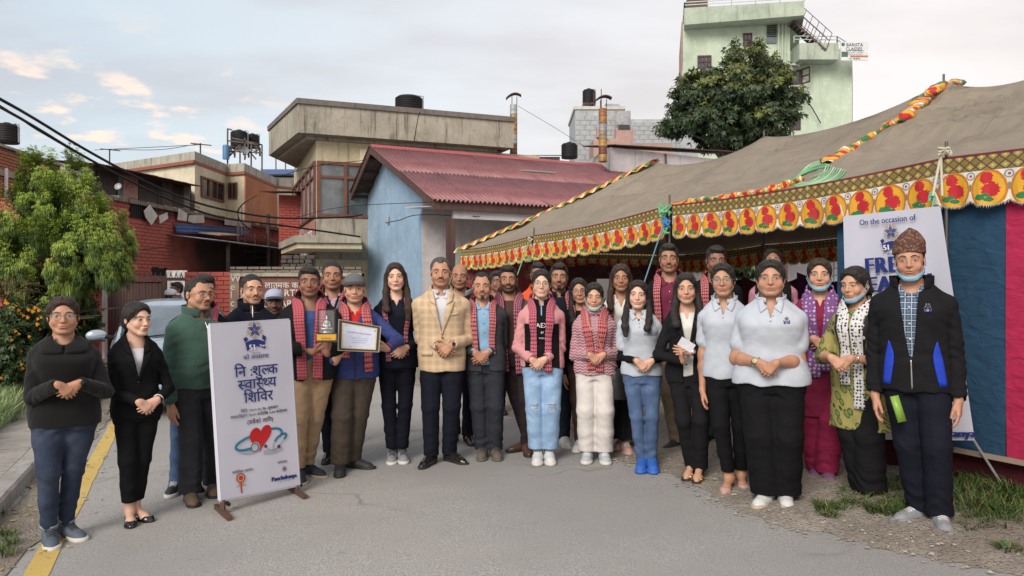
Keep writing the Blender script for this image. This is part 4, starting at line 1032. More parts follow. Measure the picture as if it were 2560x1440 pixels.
def compound():
 h=empty('compound_wall'); tag(h,'red and brown compound wall with white painted woodcarving sign','wall')
 Y=14.0; z=lambda v,y=Y:CAMZ+(CV-v)/FPX*y; X=lambda u,y=Y:XY(u,y)
 mb=MB(); mb.box(((X(462)+X(578))/2,Y+.14,(z(680)-.4)/2),(X(578)-X(462),.28,z(680)+.4)); mb.build('wall',REDB,h)
 bricks(h,(X(463),Y),(X(577),Y),z(800),z(674),REDB,(0,-1,0),.24,.07,.011,.02,60)
 mb=MB(); mb.box(((X(578)+X(905))/2+.003,Y+.10,(z(683)-.4)/2),(X(905)-X(578)-.006,.2,z(683)+.4)); mb.build('sign_wall',mat_signwall(),h)
 mb=MB(); mb.box(((X(578)+X(905))/2,Y+.09,z(685)),(X(905)-X(578),.30,.09)); mb.build('coping',CONC,h)
 bricks(h,(X(578),Y+.03),(X(905),Y+.03),z(682),z(664),mat_rawbrick() if False else MORT,(0,-1,0),.22,.05,.012,.1,0)
 mb=MB(); mb.box((X(588),Y-.02,z(760)),(.17,.06,1.1)); mb.build('pilaster',plain('greyish_pilaster',(.22,.15,.11),.9,0,.25,5),h)
 mb=MB(); pl=lambda x,y:(x,Y-.006,y)
 devo(mb,['ब','\u0948',' '],.20,X(590)+.12,lambda x,y:(x,Y-.006,y+z(722)),bold=.012)
 devo(mb,['ल','ा',('त',.085),'म','क',' ','क','ा',('ष',.085),'ठ'],.155,X(662),lambda x,y:(x,Y-.006,y+z(720)),bold=.012)
 latin(mb,'BA',.20,X(592),lambda x,y:(x,Y-.006,y+z(737)),.012); latin(mb,'ARTISTIC',.17,X(694),lambda x,y:(x,Y-.006,y+z(733)),.012,1.05)
 latin(mb,'WOOD CARVING',.18,X(592),lambda x,y:(x,Y-.006,y+z(760)),.010)
 for k,ch in enumerate('Welcome'):latin(mb,ch,.19,X(574)+.03,lambda x,y,k=k:(x,Y-.056,y+z(694)-.02-k*.150),.004)
 mb.build('lettering',WHP,h)
 # dry creeper and rough stone pier
 s=empty('stone_pier'); tag(s,'dark rubble stone wall under the canopy','wall'); rr=random.Random(8)
 a0,a1=P(706,600,17),P(776,600,17)
 for k in range(8):
  x=a0.x
  while x<a1.x:w=rr.uniform(.10,.22); mb=MB(); mb.box((x+w/2,17+rr.uniform(-.02,.02),CAMZ+.02+k*.095),(w-.015,.25,.083),rr.uniform(-.05,.05)); mb.build('stone',plain('dark_rubble',(.07,.062,.055),.95,0,.4,5),s,bevel=.012); x+=w
 g=empty('sliding_gate'); tag(g,'brown corrugated steel gate closed across the red brick yard','gate')
 Yg=14.6; X2=lambda u:XY(u,Yg); zg=CAMZ+(CV-698)/FPX*Yg; mb=MB()
 GM=mat_metal('brown_gate_paint',(.105,.060,.055),.25,.6)
 n=9; x0,x1=X2(270),X2(412)
 for i in range(n):
  a,b=x0+(x1-x0)*i/n,x0+(x1-x0)*(i+1)/n
  corr('gate_panel',(a,Yg,zg-.05),(b-.004,Yg,zg-.05),(a,Yg,-.2),(b-.004,Yg,-.2),GM,g,.05,.010,4)
 mb.bar((x0,Yg-.02,zg),(X2(462),Yg-.02,zg),.06); mb.bar((X2(413),Yg-.02,-.2),(X2(413),Yg-.02,zg-.031),.07); mb.build('gate_frame',GM,g)
 mb=MB(); xx=X2(255)
 while xx<X2(460):
  mb.bar((xx,Yg,zg+.03),(xx+.03,Yg,zg+.13),.012); mb.bar((xx+.05,Yg,zg+.03),(xx+.02,Yg,zg+.12),.012); xx+=.10
 mb.build('spikes',IRON,g)
 w=empty('brick_yard_wall'); tag(w,'low red brick yard wall behind the marigold bushes, with white drain pipe','wall')
 mb=MB(); mb.box(((X(-40)+X2(268))/2,14.2,.70),(X2(268)-X(-40),.25,2.2)); mb.build('wall',REDB,w)
 bricks(w,(X(-40),14.07),(X2(266),14.07),.2,1.78,REDB,(0,-1,0),.24,.075,.011,.02,200)
 mb=MB(); c=P(258,700,13.9); mb.tube([(c.x,13.95,-.2),(c.x,13.95,1.75)],.04,10); mb.build('drain_pipe',plain('white_pipe2',(.45,.45,.48),.5),w)
 pile=tag(empty('brick_pile'),'heap of loose bricks and stones in front of the yard wall','brick pile')
 for k in range(46):
  i,j=k%12,k // 12; u=196+i*6.5+rr.uniform(-2,2); p_=P(u,845-j*9,12.2-j*.05); mb=MB(); mb.box((0,0,0),(.23,.11,.055)); mb_o=mb.build('brick',RAWB if k%3 else MORT,pile,bevel=.006); mb_o.location=(p_.x,p_.y+rr.uniform(-.1,.1),.12+j*.065); mb_o.rotation_euler=(rr.uniform(-.12,.12),rr.uniform(-.12,.12),rr.uniform(-.5,.5))
 # poster board behind the gate opening
 b=empty('poster'); tag(b,'torn white poster on the red wall right of the gate','poster'); mb=MB(); p_=P(442,708,15.4); mb.box((p_.x,15.4,p_.z-.05),(.42,.02,.62)); mb.build('sheet',plain('torn_paper',(.50,.50,.50),.9,0,.5,6),b)
compound()
def sign_text():
 d,p,C0,W1,A_,dd,nn,sz0,sz1,sg,T=CH; mb=MB(); hh=sz1-sz0
 L_=5.8
 def place(x,y,z0):q=A_+dd*(L_-x)+nn*.056; return (q.x,q.y,z0+y)
 devo(mb,['ह','स',('त',.1),'क','ल','ा',' ','क','ा',('ष',.1),'ठ',' ','उ','द','ो','ग'],.62,.2,lambda x,y:place(x,y*.62,sz0+hh*.46),bold=.02)
 latin(mb,'WOOD CARVING INDUSTRY',.40,.2,lambda x,y:place(x*1.12,y,sz0+hh*.17),.02)
 latin(mb,'ARTISTIC',.22,1.4,lambda x,y:place(x*1.5,y,sz0+hh*.86),.01)
 mb.build('lettering',plain('white_sign_letters',(.60,.60,.64),.8),sg)
sign_text()
# ================================================================ pale blockwork building, sheds, tower
def blockwork():
 h=empty('blockwork_building'); tag(h,'pale grey painted blockwork building with rooftop tanks and pink lower storey','building')
 Y=29; z=lambda v,y=Y:CAMZ+(CV-v)/FPX*y; X=lambda u,y=Y:XY(u,y)
 mb=MB(); mb.box(((X(1438)+X(1560))/2,Y+1.5,(z(272))/2),(X(1560)-X(1438),3,z(272))); mb.build('wall',GREYBR,h)
 bricks(h,(X(1439),Y),(X(1559),Y),z(400),z(280),GREYBR,(0,-1,0),.40,.17,.02,.018,120)
 mb=MB(); mb.box(((X(1438)+X(1560))/2,Y+1.5,z(270)),(X(1560)-X(1438)+.1,3.1,.12)); mb.build('coping',plain('pale_coping',(.5,.5,.46),.8),h)
 mb=MB(); mb.box(((X(1535)+X(1578))/2,Y-.3,(z(345)+z(375))/2),(X(1578)-X(1535),.6,1.0)); mb.build('pink_balcony',PINK,h)
 mb=MB(); mb.box(((X(1532)+X(1572))/2,Y-.45,z(302)),(X(1572)-X(1532),.05,.55)); mb.build('tin_shutter',TIN,h)
 mb=MB(); mb.box(((X(1540)+X(1568))/2,Y-.62,z(326)),(X(1568)-X(1540),.05,.16)); mb.build('dark_opening',DGLASS,h)
 mb=MB(); mb.box(((X(1470)+X(1535))/2,Y-1.2,(z(372)+2)/2),(X(1535)-X(1470),1.5,z(372)-2)); mb.build('pink_store',PINK,h)
 mb=MB(); mb.box(((X(1478)+X(1500))/2,Y-1.9,z(358)),(X(1500)-X(1478),.4,.35)); mb.build('brick_parapet',PINK,h)
 mb=MB(); mb.tube([(X(1517),Y+.4,z(263)),(X(1551),Y+.5,z(263))],.16,14); mb.build('water_heater',TIN,h)
 for u,v0 in ((1488,222),(1507,214)):mb=MB(); mb.bar((X(u),Y+.5,z(268)),(X(u),Y+.5,z(v0)),.03); mb.build('rod',IRON,h)
 h2=empty('blockwork_annex'); tag(h2,'lower pale blockwork annex with dark window beside the round tree','building')
 mb=MB(); mb.box(((X(1578,33)+X(1745,33))/2,34.5,(z(298,33))/2),(X(1745,33)-X(1578,33),3,z(298,33))); mb.build('wall',GREYBR,h2)
 bricks(h2,(X(1578,33),33),(X(1700,33),33),z(370,33),z(300,33),GREYBR,(0,-1,0),.40,.17,.02,.018,60)
 mb=MB(); mb.box(((X(1574,32)+X(1682,32))/2,32.6,z(362,32)-.2),(X(1682,32)-X(1574,32),1,.5)); mb.build('pink_parapet',PINK,h2)
 mb=MB(); mb.box((X(1665,32.9),32.95,z(325,32.9)),(.32,.06,.5)); mb.build('window',DGLASS,h2)
 s=empty('white_shed'); tag(s,'long white shed wall with corrugated roof edge behind the tent','shed')
 a,b=P(1525,368,21.5),P(1850,360,24); A_,d,n=face_frame(a,b); Ln=(b-a).length; q=lambda x,z_,o:Vector(((A_+d*x+n*o).x,(A_+d*x+n*o).y,z_)); zt=a.z
 mb=MB(); mb.prism([(a.x,a.y),(b.x,b.y),(b.x-.5,b.y+3),(a.x-.5,a.y+3)],1,zt); mb.build('wall',WHITEP,s)
 for i in range(8):corr('roof_sheet',q(Ln*i/8,zt+.25+.03*i,-1.4),q(Ln*(i+1)/8+.03,zt+.28+.03*i,-1.4),q(Ln*i/8-.02,zt+.03+.03*i,.25),q(Ln*(i+1)/8,zt+.06+.03*i,.25),RTIN,s,.09,.016,5)
 for x in (2.0,):mb=MB(); mb.tube([q(x,zt-.02,.05),q(x,zt-.55,.05)],.03,6); mb.build('pipe',RTIN,s)
 for x in (.9,2.6,3.6):mb=MB(); mb.bar(q(x,1.5,.004),q(x,zt-.02,.004),.012,.01); mb.build('panel_joint',plain('joint_grey',(.3,.3,.32),.8),s)
 s=empty('low_shed'); tag(s,'low pale shed with tin roof between the two chimneys','shed'); c=P(1345,392,26); mb=MB(); mb.box((c.x,27,c.z-1),(1.5,2,2)); mb.build('wall',WHITEP,s)
 corr('roof_sheet',(c.x-.9,27,c.z+.22),(c.x+.85,27,c.z+.22),(c.x-.9,25.7,c.z+.0),(c.x+.85,25.7,c.z+.0),RTIN,s,.09,.016,5)
blockwork()
def tower():
 h=empty('green_tower'); tag(h,'tall mint green apartment tower with rooftop railing, outside stair and lower wing','building')
 Y=44; z=lambda v,y=Y:CAMZ+(CV-v)/FPX*y; X=lambda u,y=Y:XY(u,y)
 mb=MB(); mb.prism([(X(1713),Y+.6),(X(1975),Y),(X(1975)+.3,Y+9),(X(1700,53)+.2,53)],0,z(52)); mb.build('wall',MINT,h)
 mb=MB(); mb.slab([(X(1713)-.01,Y+.62,0),(X(1700,52)+.1,52.5,0),(X(1700,52)+.1,52.5,z(30)),(X(1713)-.01,Y+.62,z(45))],(-.06,0,0)); mb.build('pink_side',PINK,h)
 # roof slab box overhanging
 zt,zb=z(12),z(52)
 V=[P(1711,62,43.7),P(2011,42,42.6),P(2011,42,53),P(1711,62,53)]
 mb=MB(); b=[(X(1711,43.7),43.7,z(62,43.7)),(X(2011,42.6),42.6,z(38,42.6)),(X(1985,53),53,z(38,42.6)),(X(1700,53),53,z(62,43.7))]; t_=[(X(1711,43.7),43.7,z(20,43.7)),(X(2011,42.6),42.6,z(2,42.6)),(X(1985,53),53,z(2,42.6)),(X(1700,53),53,z(20,43.7))]
 mb.add(b+t_,[(3,2,1,0),(4,5,6,7),(0,1,5,4),(1,2,6,5),(2,3,7,6),(3,0,4,7)]); mb.build('roof_parapet',mat_wall('mint_parapet',(.38,.44,.36),.5,.7),h)
 def rail(pts,hh,nm='railing'):
  mb=MB()
  for i in range(len(pts)-1):
   a,b2=Vector(pts[i]),Vector(pts[i+1]); n=max(1,int((b2-a).length/1.1))
   for k in range(n+1):q=a.lerp(b2,k/n); mb.bar(q,q+Vector((0,0,hh)),.045)
   for f in (.5,1.0):mb.bar(a+Vector((0,0,hh*f)),b2+Vector((0,0,hh*f)),.04)
  return mb.build(nm,plain('rail_grey',(.42,.44,.44),.5,.3),h)
 rail([t_[3],t_[0],t_[1]],.32)
 mb=MB(); mb.box((X(1760),Y+2,z(2)),(1.2,1.2,1.4)); mb.build('stair_head',RTIN,h)
 # wing
 mb=MB(); mb.prism([(X(1976),Y+.4),(X(2128),Y-.1),(X(2132,50),50),(X(1980,50),50)],0,z(122)); mb.build('wing_wall',MINT,h)
 mb=MB(); mb.box(((X(1984)+X(2080))/2,Y+.2,z(140)),(X(2080)-X(1984),2.2,z(120)-z(160))); mb.build('wing_parapet',bpy.data.materials['mint_parapet'],h)
 rail([(X(1972),Y-.8,z(118)),(X(2078),Y-.8,z(119)),(X(2140),Y+.5,z(124))],.38)
 # outside stair
 a,b2=P(1978,58,Y-.3),P(2058,130,Y-.6); mb=MB()
 for o_ in (-.35,.35):mb.bar(a+Vector((0,o_,0)),b2+Vector((0,o_,0)),.05,.12)
 mb.build('stair_stringer',IRON,h)
 for i in range(10):q=a.lerp(b2,(i+.5)/10); mb=MB(); mb.box(tuple(q),(.30,.68,.035)); mb.build('stair_tread',IRON,h)
 mb=MB(); up=Vector((.35,0,.95))
 for o_ in (-.38,.38):
  for f in (.55,1):mb.bar(a+Vector((0,o_,0))+up*f,b2+Vector((0,o_,0))+up*f,.03)
  for i in range(6):q=a.lerp(b2,i/5)+Vector((0,o_,0)); mb.bar(q,q+up,.03)
 mb.build('stair_rail',IRON,h)
 # windows
 A,B=(X(1713),Y+.6),(X(1975),Y); A_,d,n=face_frame(A,B)
 def wn(u0,v0,u1,v1,cols,rows,fm=None,gl=GLASS,b=0):
  f=lambda u:(X(u)-A_.x)/d.x; return window(h,A,B,f(u0),f(u1),z(v1),z(v0),fm or mat_wood('maroon_frame',(.06,.022,.025)) if 'maroon_frame' not in bpy.data.materials else bpy.data.materials['maroon_frame'],gl,cols,rows,.085,.08,bars=b)
 wn(1749,133,1783,165,4,2); wn(1752,182,1778,204,2,1,None,DGLASS); wn(1861,80,1883,113,2,2);
 mb=MB(); q0=A_+d*((X(1918)-A_.x)/d.x)+n*.03; q1=A_+d*((X(1942)-A_.x)/d.x)+n*.03
 for k in range(7):zz=z(62)-k*.10; mb.slab([Vector((q0.x,q0.y,zz)),Vector((q1.x,q1.y,zz)),Vector((q1.x,q1.y-.06,zz-.08)),Vector((q0.x,q0.y-.06,zz-.08))],(0,-.01,0))
 mb.build('louvre',DARKW,h)
 mb=MB(); mb.slab([Vector((q0.x,q0.y,z(108))),Vector((q1.x,q1.y,z(108))),Vector((q1.x,q1.y,z(84))),Vector((q0.x,q0.y,z(84)))],n*.03); mb.build('pane',GLASS,h)
 A,B=(X(1976),Y+.4),(X(2128),Y-.1); A_,d,n=face_frame(A,B); f=lambda u:(X(u)-A_.x)/d.x; MF=bpy.data.materials['maroon_frame']
 window(h,A,B,f(1979),f(2008),z(207),z(171),MF,DGLASS,2,1,.09,.08)
 for u0,u1 in ((1968,1979),(2008,2019)):
  mb=MB(); a0=A_+d*f(u0); b0=A_+d*f(u1); oo=(.55,.08) if u0<1975 else (.08,.55); c0=Vector((a0.x,a0.y-oo[0],0)); c1=Vector((b0.x,b0.y-oo[1],0))
  for aa,bb in (((c0,207),(c1,207)),((c0,171),(c1,171)),((c0,189),(c1,189)),((c0,207),(c0,171)),((c1,207),(c1,171))):mb.bar(Vector((aa[0].x,aa[0].y,z(aa[1]))),Vector((bb[0].x,bb[0].y,z(bb[1]))),.07)
  mb.build('shutter',MF,h)
 window(h,A,B,f(1980),f(2006),z(322),z(285),MF,GLASS,3,2,.09,.08)
 for u in (1946,1955,1964):mb=MB(); mb.tube([(X(u),Y-.05,2),(X(u),Y-.05,z(50))],.05,8); mb.build('down_pipe',plain('pipe_green',(.40,.48,.38),.6),h)
 mb=MB(); mb.tube([(X(1966),Y-.1,z(163)),(X(1990),Y-.15,z(163)),(X(1994),Y-.15,z(168)),(X(1997),Y-.15,z(160))],.06,8); mb.build('waste_pipe',plain('pipe_pale',(.5,.5,.48),.6),h)
 # sign board
 s=empty('advert_board'); tag(s,'white BARISTA CLASSES advert board hanging at the corner of the green tower','sign')
 x0,x1,y_=X(2079),X(2146),Y-1.2; zz0,zz1=z(167),z(122)
 def pl(x,y,o=0):return (x,y_-.03-o,y)
 mb=MB(); mb.box(((x0+x1)/2,y_,(zz0+zz1)/2),(x1-x0,.05,zz1-zz0)); mb.build('board',plain('board_white',(.58,.60,.62),.5),s)
 mb=MB(); sz=.25
 latin(mb,'BARISTA',sz,x0+.30,lambda x,y:pl(x,y+z(129.5),.003),.010,1); latin(mb,'CLASSES',sz,x0+.27,lambda x,y:pl(x,y+z(139.5),.003),.010,1); mb.build('lettering',INKK,s)
 mb=MB(); latin(mb,'Art of Coffee Academy',.10,x0+.36,lambda x,y:pl(x,y+z(143.5),.003),.01); latin(mb,'Basic Level to Advanced',.09,x0+.36,lambda x,y:pl(x,y+z(148),.003),.008); latin(mb,'Latte Art, Bar Skill Classes',.075,x0+.40,lambda x,y:pl(x,y+z(152.5),.003),.006); mb.build('lettering',plain('green_ink',(.02,.13,.07),.6),s)
 mb=MB(); mb.box(((x0+x1)/2+.25,y_-.028,z(157)),(1.0,.004,.10)); mb.build('orange_bar',INKR if False else plain('orange_ink',(.5,.12,.04),.6),s)
 mb=MB(); latin(mb,'Tel. 9818578',.12,x0+.45,lambda x,y:pl(x,y+z(163),.003),.012); mb.build('lettering',INKK,s)
 mb=MB(); mb.lathe((x0+.13,y_-.03,z(128)),[(.10,-.002),(.10,.002)],16,Matrix.Rotation(R(90),3,'X')); mb.box((x0+.22,y_-.028,z(152)),(.36,.004,.30)); mb.build('picture',plain('dark_green_print',(.06,.12,.09),.6),s)
tower()
# ================================================================ the tent
TS=1.08
ED,NV_=Vector((.435,-.902,0)).normalized(),Vector((.9,.434,0)).normalized()
E00=Vector((-.81,12.3,0))*TS
def tz(z):return CAMZ+(z-CAMZ)*TS
EP=[(0,2.10),(2.53,2.17),(5.41,2.285),(8.26,2.31),(11.3,2.30),(13,2.3)]
def ez(s):
 for (a,za),(b,zb) in zip(EP[:-1],EP[1:]):
  if s<=b:t=(s-a)/(b-a); return tz(za+(zb-za)*t-.035*4*t*(1-t))
 return tz(2.3)
def Ept(s,o=0):q=E00+ED*(s*TS)+NV_*(o*TS); return np.array((q.x,q.y,ez(max(0,s))))
RP=[(2.44,(2.11,11,3.31)),(4.5,(3.05,9.2,3.33)),(6.9,(4.09,7.2,3.455)),(9.1,(4.62,6.18,3.40)),(13,(6.6,2.5,3.4))]
RP=[(s,np.array((x,y,CAMZ))*(TS,TS,1)+np.array((0,0,(z-CAMZ)*TS))) for s,(x,y,z) in RP]
def Rpt(s):
 if s<=RP[0][0]:return RP[0][1]
 for (a,pa),(b,pb) in zip(RP[:-1],RP[1:]):
  if s<=b:
   t=(s-a)/(b-a); q=pa+(pb-pa)*t; q=q.copy(); q[2]-=.16*(4*t*(1-t))**.8; return q
 return RP[-1][1]
def mat_canvas(name,c):
 m=newmat(name); t=NT(m); n=t.noise(1.3,5,.6); w=t.noise(1,4,.5,t.mapping(t.mapping(t.tc(),rot=(0,0,-.32)),(3.5,.55,5)),.7); f=t.noise(300,2,.5)
 col=t.mix(t.rng(n,.3,.7),tuple(q*.85 for q in c),tuple(q*1.12 for q in c)); col=t.mix(t.rng(t.noise(6,5,.7),.6,.75,0,.25),col,tuple(q*1.5 for q in c)); g_=t.sep(t.tc()); sm=t.m('ABSOLUTE',t.m('SUBTRACT',t.m('FRACT',t.m('ADD',t.m('MULTIPLY',g_[0],.43),t.m('MULTIPLY',g_[1],-.9))),.5)); col=t.mix(t.rng(sm,.488,.496,0,.35),col,tuple(q*.5 for q in c)); t.col(col)
 t.pset(Roughness=.9); t.bump(t.m('ADD',w,t.m('MULTIPLY',f,.05)),.9,.09); t.b.inputs['Specular IOR Level'].default_value=.15; return m
CANV=mat_canvas('khaki_canvas',(.25,.215,.170))
def mat_valance():
 """printed border: olive geometric band over a row of yellow ovals with red roses and green leaves on white"""
 m=newmat('rose_border_print'); t=NT(m); s=t.sep(t.tc('UV')); u,v=s[0],s[1]
 un=t.m('ADD',u,t.m('MULTIPLY',t.m('SUBTRACT',t.noise(9,2,.5,t.tc('UV')),.5),.05))
 fu=t.m('FRACT',un); x=t.m('SUBTRACT',fu,.5);
 vv=t.m('DIVIDE',v,.66)                                              # 0 at the scallop tip, 1 below the band
 def ell(cx,cy,rx,ry):
  a=t.m('DIVIDE',t.m('SUBTRACT',x,cx),rx); b=t.m('DIVIDE',t.m('SUBTRACT',vv,cy),ry); return t.m('SQRT',t.m('ADD',t.m('MULTIPLY',a,a),t.m('MULTIPLY',b,b)))
 nz=t.m('MULTIPLY',t.m('SUBTRACT',t.noise(14,3,.6,t.mapping(t.tc('UV'),(1,2.2,1))),.5),1.1)
 W,Y_,YO,RD_,G_,OL=(.66,.63,.55),(.62,.33,.03),(.48,.17,.02),(.42,.022,.030),(.03,.16,.06),(.17,.165,.045)
 oval=t.m('ADD',ell(0,.46,.475,.56),t.m('MULTIPLY',nz,.05)); c=t.mix(t.m('LESS_THAN',oval,1.0),W,YO); c=t.mix(t.m('LESS_THAN',oval,.86),c,Y_)
 rose=t.m('MINIMUM',t.m('ADD',ell(.06,.44,.22,.22),nz),t.m('ADD',ell(-.06,.78,.16,.18),nz)); c2=t.mix(t.m('LESS_THAN',rose,1.0),c,RD_)
 leaf=t.m('MINIMUM',ell(-.20,.22,.13,.09),t.m('MINIMUM',ell(.02,.16,.12,.07),ell(-.08,.28,.10,.06))); c2=t.mix(t.m('LESS_THAN',t.m('ADD',leaf,nz),1.0),c2,G_)
 # motif between ovals: small flower
 xe=t.m('SUBTRACT',t.m('ABSOLUTE',x),.5);
 def ell2(cy,rx,ry):a=t.m('DIVIDE',xe,rx); b=t.m('DIVIDE',t.m('SUBTRACT',vv,cy),ry); return t.m('SQRT',t.m('ADD',t.m('MULTIPLY',a,a),t.m('MULTIPLY',b,b)))
 fl=ell2(.86,.13,.12); c2=t.mix(t.m('LESS_THAN',t.m('ABSOLUTE',t.m('SUBTRACT',fl,.85)),.18),c2,(.22,.26,.30)); c2=t.mix(t.m('LESS_THAN',fl,.35),c2,(.40,.06,.06))
 c2=t.mix(t.m('LESS_THAN',ell2(.52,.045,.11),1),c2,(.22,.20,.16))
 # band
 bu=t.m('MULTIPLY',u,3.2); bf=t.m('ABSOLUTE',t.m('SUBTRACT',t.m('FRACT',bu),.5)); bv=t.m('ABSOLUTE',t.m('SUBTRACT',t.m('FRACT',t.m('MULTIPLY',t.m('SUBTRACT',v,.66),5.6)),.5))
 dm=t.m('ADD',bf,bv); b=t.mix(t.m('LESS_THAN',t.m('ABSOLUTE',t.m('SUBTRACT',dm,.5)),.10),OL,(.16,.035,.03)); b=t.mix(t.m('LESS_THAN',dm,.20),b,(.50,.40,.08)); b=t.mix(t.m('LESS_THAN',t.m('ABSOLUTE',t.m('SUBTRACT',dm,.32)),.05),b,(.26,.33,.14))
 b=t.mix(t.m('GREATER_THAN',v,.955),b,(.14,.018,.03))
 col=t.mix(t.m('GREATER_THAN',v,.66),c2,b); col=t.mix(t.rng(t.noise(7,5,.6),.5,.75,0,.22),col,(.25,.20,.15)); t.col(col)
 t.pset(Roughness=.7); t.bump(t.noise(1,3,.5,t.mapping(t.tc(),(14,14,5))),.35,.03); t.b.inputs['Specular IOR Level'].default_value=.25
 t.b.inputs['Emission Strength'].default_value=0
 return m
VAL=mat_valance()
TENT=empty('event_tent',tuple(E00)); tag(TENT,'large khaki canvas tent with rose print valance along its eaves','tent')
TENT.location=(0,0,0)
def canvas():
 ss=np.concatenate([np.linspace(0,2.44,22),np.linspace(2.5,13,130)]); nt=40; V=[]
 for s in ss:
  e,r=Ept(s),Rpt(s)
  for j in range(nt+1):
   t_=j/nt; q=e*(1-t_)+r*t_
   sag=-.10*math.sin(PI*t_)*(1 if s>2.44 else s/2.44)-.03
   wr=0
   for sp_,pk in RP[:4]:
    d=q-pk; dist=math.hypot(d[0],d[1])+.05; ang=math.atan2(d[1],d[0]); wr+=.030*math.sin(ang*40+3*math.sin(dist*2))*min(1,dist*1.6)*math.exp(-(dist/1.7)**2)
   wr+=.032*math.sin(t_*16+s*1.9+2*math.sin(s*1.1))*math.sin(PI*t_)+.022*math.sin(t_*33-s*2.6+2*math.sin(s*.9))*math.sin(PI*t_)
   q=q.copy(); q[2]+=(sag+wr) if 0<j<nt else 0; V.append(q)
  rr=Ept(s,4.1)
  if s<.3:rr=Ept(0,4.1)
  for j in range(1,15):
   t_=j/14; q=r*(1-t_)+rr*t_; q=q.copy(); q[2]-=.10*math.sin(PI*t_); V.append(q)
 m=nt+15; n=len(ss); F=[(i*m+j,(i+1)*m+j,(i+1)*m+j+1,i*m+j+1) for i in range(n-1) for j in range(m-1)]
 # hip end: triangle from the two far corners to the first peak
 b=len(V); a0,a1,pk=Ept(0),Ept(0,4.1),RP[0][1]
 K=24
 for i in range(K+1):
  for j in range(K+1):t_=i/K; q=(a0*(1-j/K)+a1*(j/K))*(1-t_)+pk*t_; q=q.copy(); q[2]-=.10*math.sin(PI*t_)*math.sin(PI*j/K)*1.2; V.append(q)
 F+=[(b+i*(K+1)+j,b+i*(K+1)+j+1,b+(i+1)*(K+1)+j+1,b+(i+1)*(K+1)+j) for i in range(K) for j in range(K)]
 o=nobj('canvas_roof',V,F,CANV,TENT)
 return BVHTree.FromPolygons([tuple(v) for v in V],F)
TBV=canvas()
def on_canvas(u,v,lift=.03):
 d=Vector(((u-CU)/FPX,1,-(v-CV)/FPX)).normalized(); l,n,_,_=TBV.ray_cast(Vector((0,0,CAMZ)),d)
 return (l if l is not None else P(u,v,9))-d*lift
def valance(fn,s0,s1,name='valance',cell=.245,hgt=.345,seed=0,out=None,sub=12):
 """hanging printed border along the line fn(s); the lower edge is cut in scallops with a short fringe"""
 L_=(s1-s0); nc=max(1,round(L_*TS/cell)); cols=nc*sub; V=[]; UV=[]; rows=10; out=out or -NV_
 for i in range(cols+1):
  s=s0+L_*i/cols; e=fn(s); u=i/sub; ph=abs((u%1)-.5)*2; tip=.10*hgt*(ph**2.2)
  for j in range(rows+1):
   t_=j/rows; dz=(hgt-tip)*t_; wob=(.018*math.sin(s*7+seed)+.012*math.sin(s*17+1)+.008*math.sin(u*2*PI))*t_+.006*math.sin(s*60)*t_
   V.append((e[0]+out.x*(.02+wob),e[1]+out.y*(.02+wob),e[2]+.01-dz)); UV.append((u,1-t_*(1-.10*ph**2.2)))
 m=rows+1; F=[(i*m+j,(i+1)*m+j,(i+1)*m+j+1,i*m+j+1) for i in range(cols) for j in range(rows)]
 o=nobj(name,V,F,VAL,TENT,uv=UV)
 # fringe
 FV=[]; FF=[]; r_=random.Random(seed+1)
 for i in range(cols*4):
  k=i/4; i0=int(k); f=k-i0; a=np.array(V[i0*m+rows]); b=np.array(V[min(cols,i0+1)*m+rows]); q=a*(1-f)+b*f; dd=(b-a); w_=.30; ln=r_.uniform(.010,.028); bb=len(FV)
  FV+=[tuple(q),tuple(q+dd*.16),tuple(q+dd*(.08+r_.uniform(-.15,.15))-np.array((0,0,ln)))]; FF.append((bb,bb+1,bb+2))
 nobj('fringe',FV,FF,plain('cream_fringe',(.62,.58,.46),.9),o)['kind']='stuff'
for (a,b) in ((0.0,2.50),(2.56,5.36),(5.47,11.4)):valance(Ept,a,b,seed=int(a))
valance(lambda s:Ept(s,4.05)-np.array((0,0,.03)),0,11,seed=9,out=NV_*-1,sub=6)
valance(lambda s:(Ept(0)*(1-s/4.1)+Ept(0,4.1)*(s/4.1)),0.05,4.05,seed=5,out=-ED,sub=6)
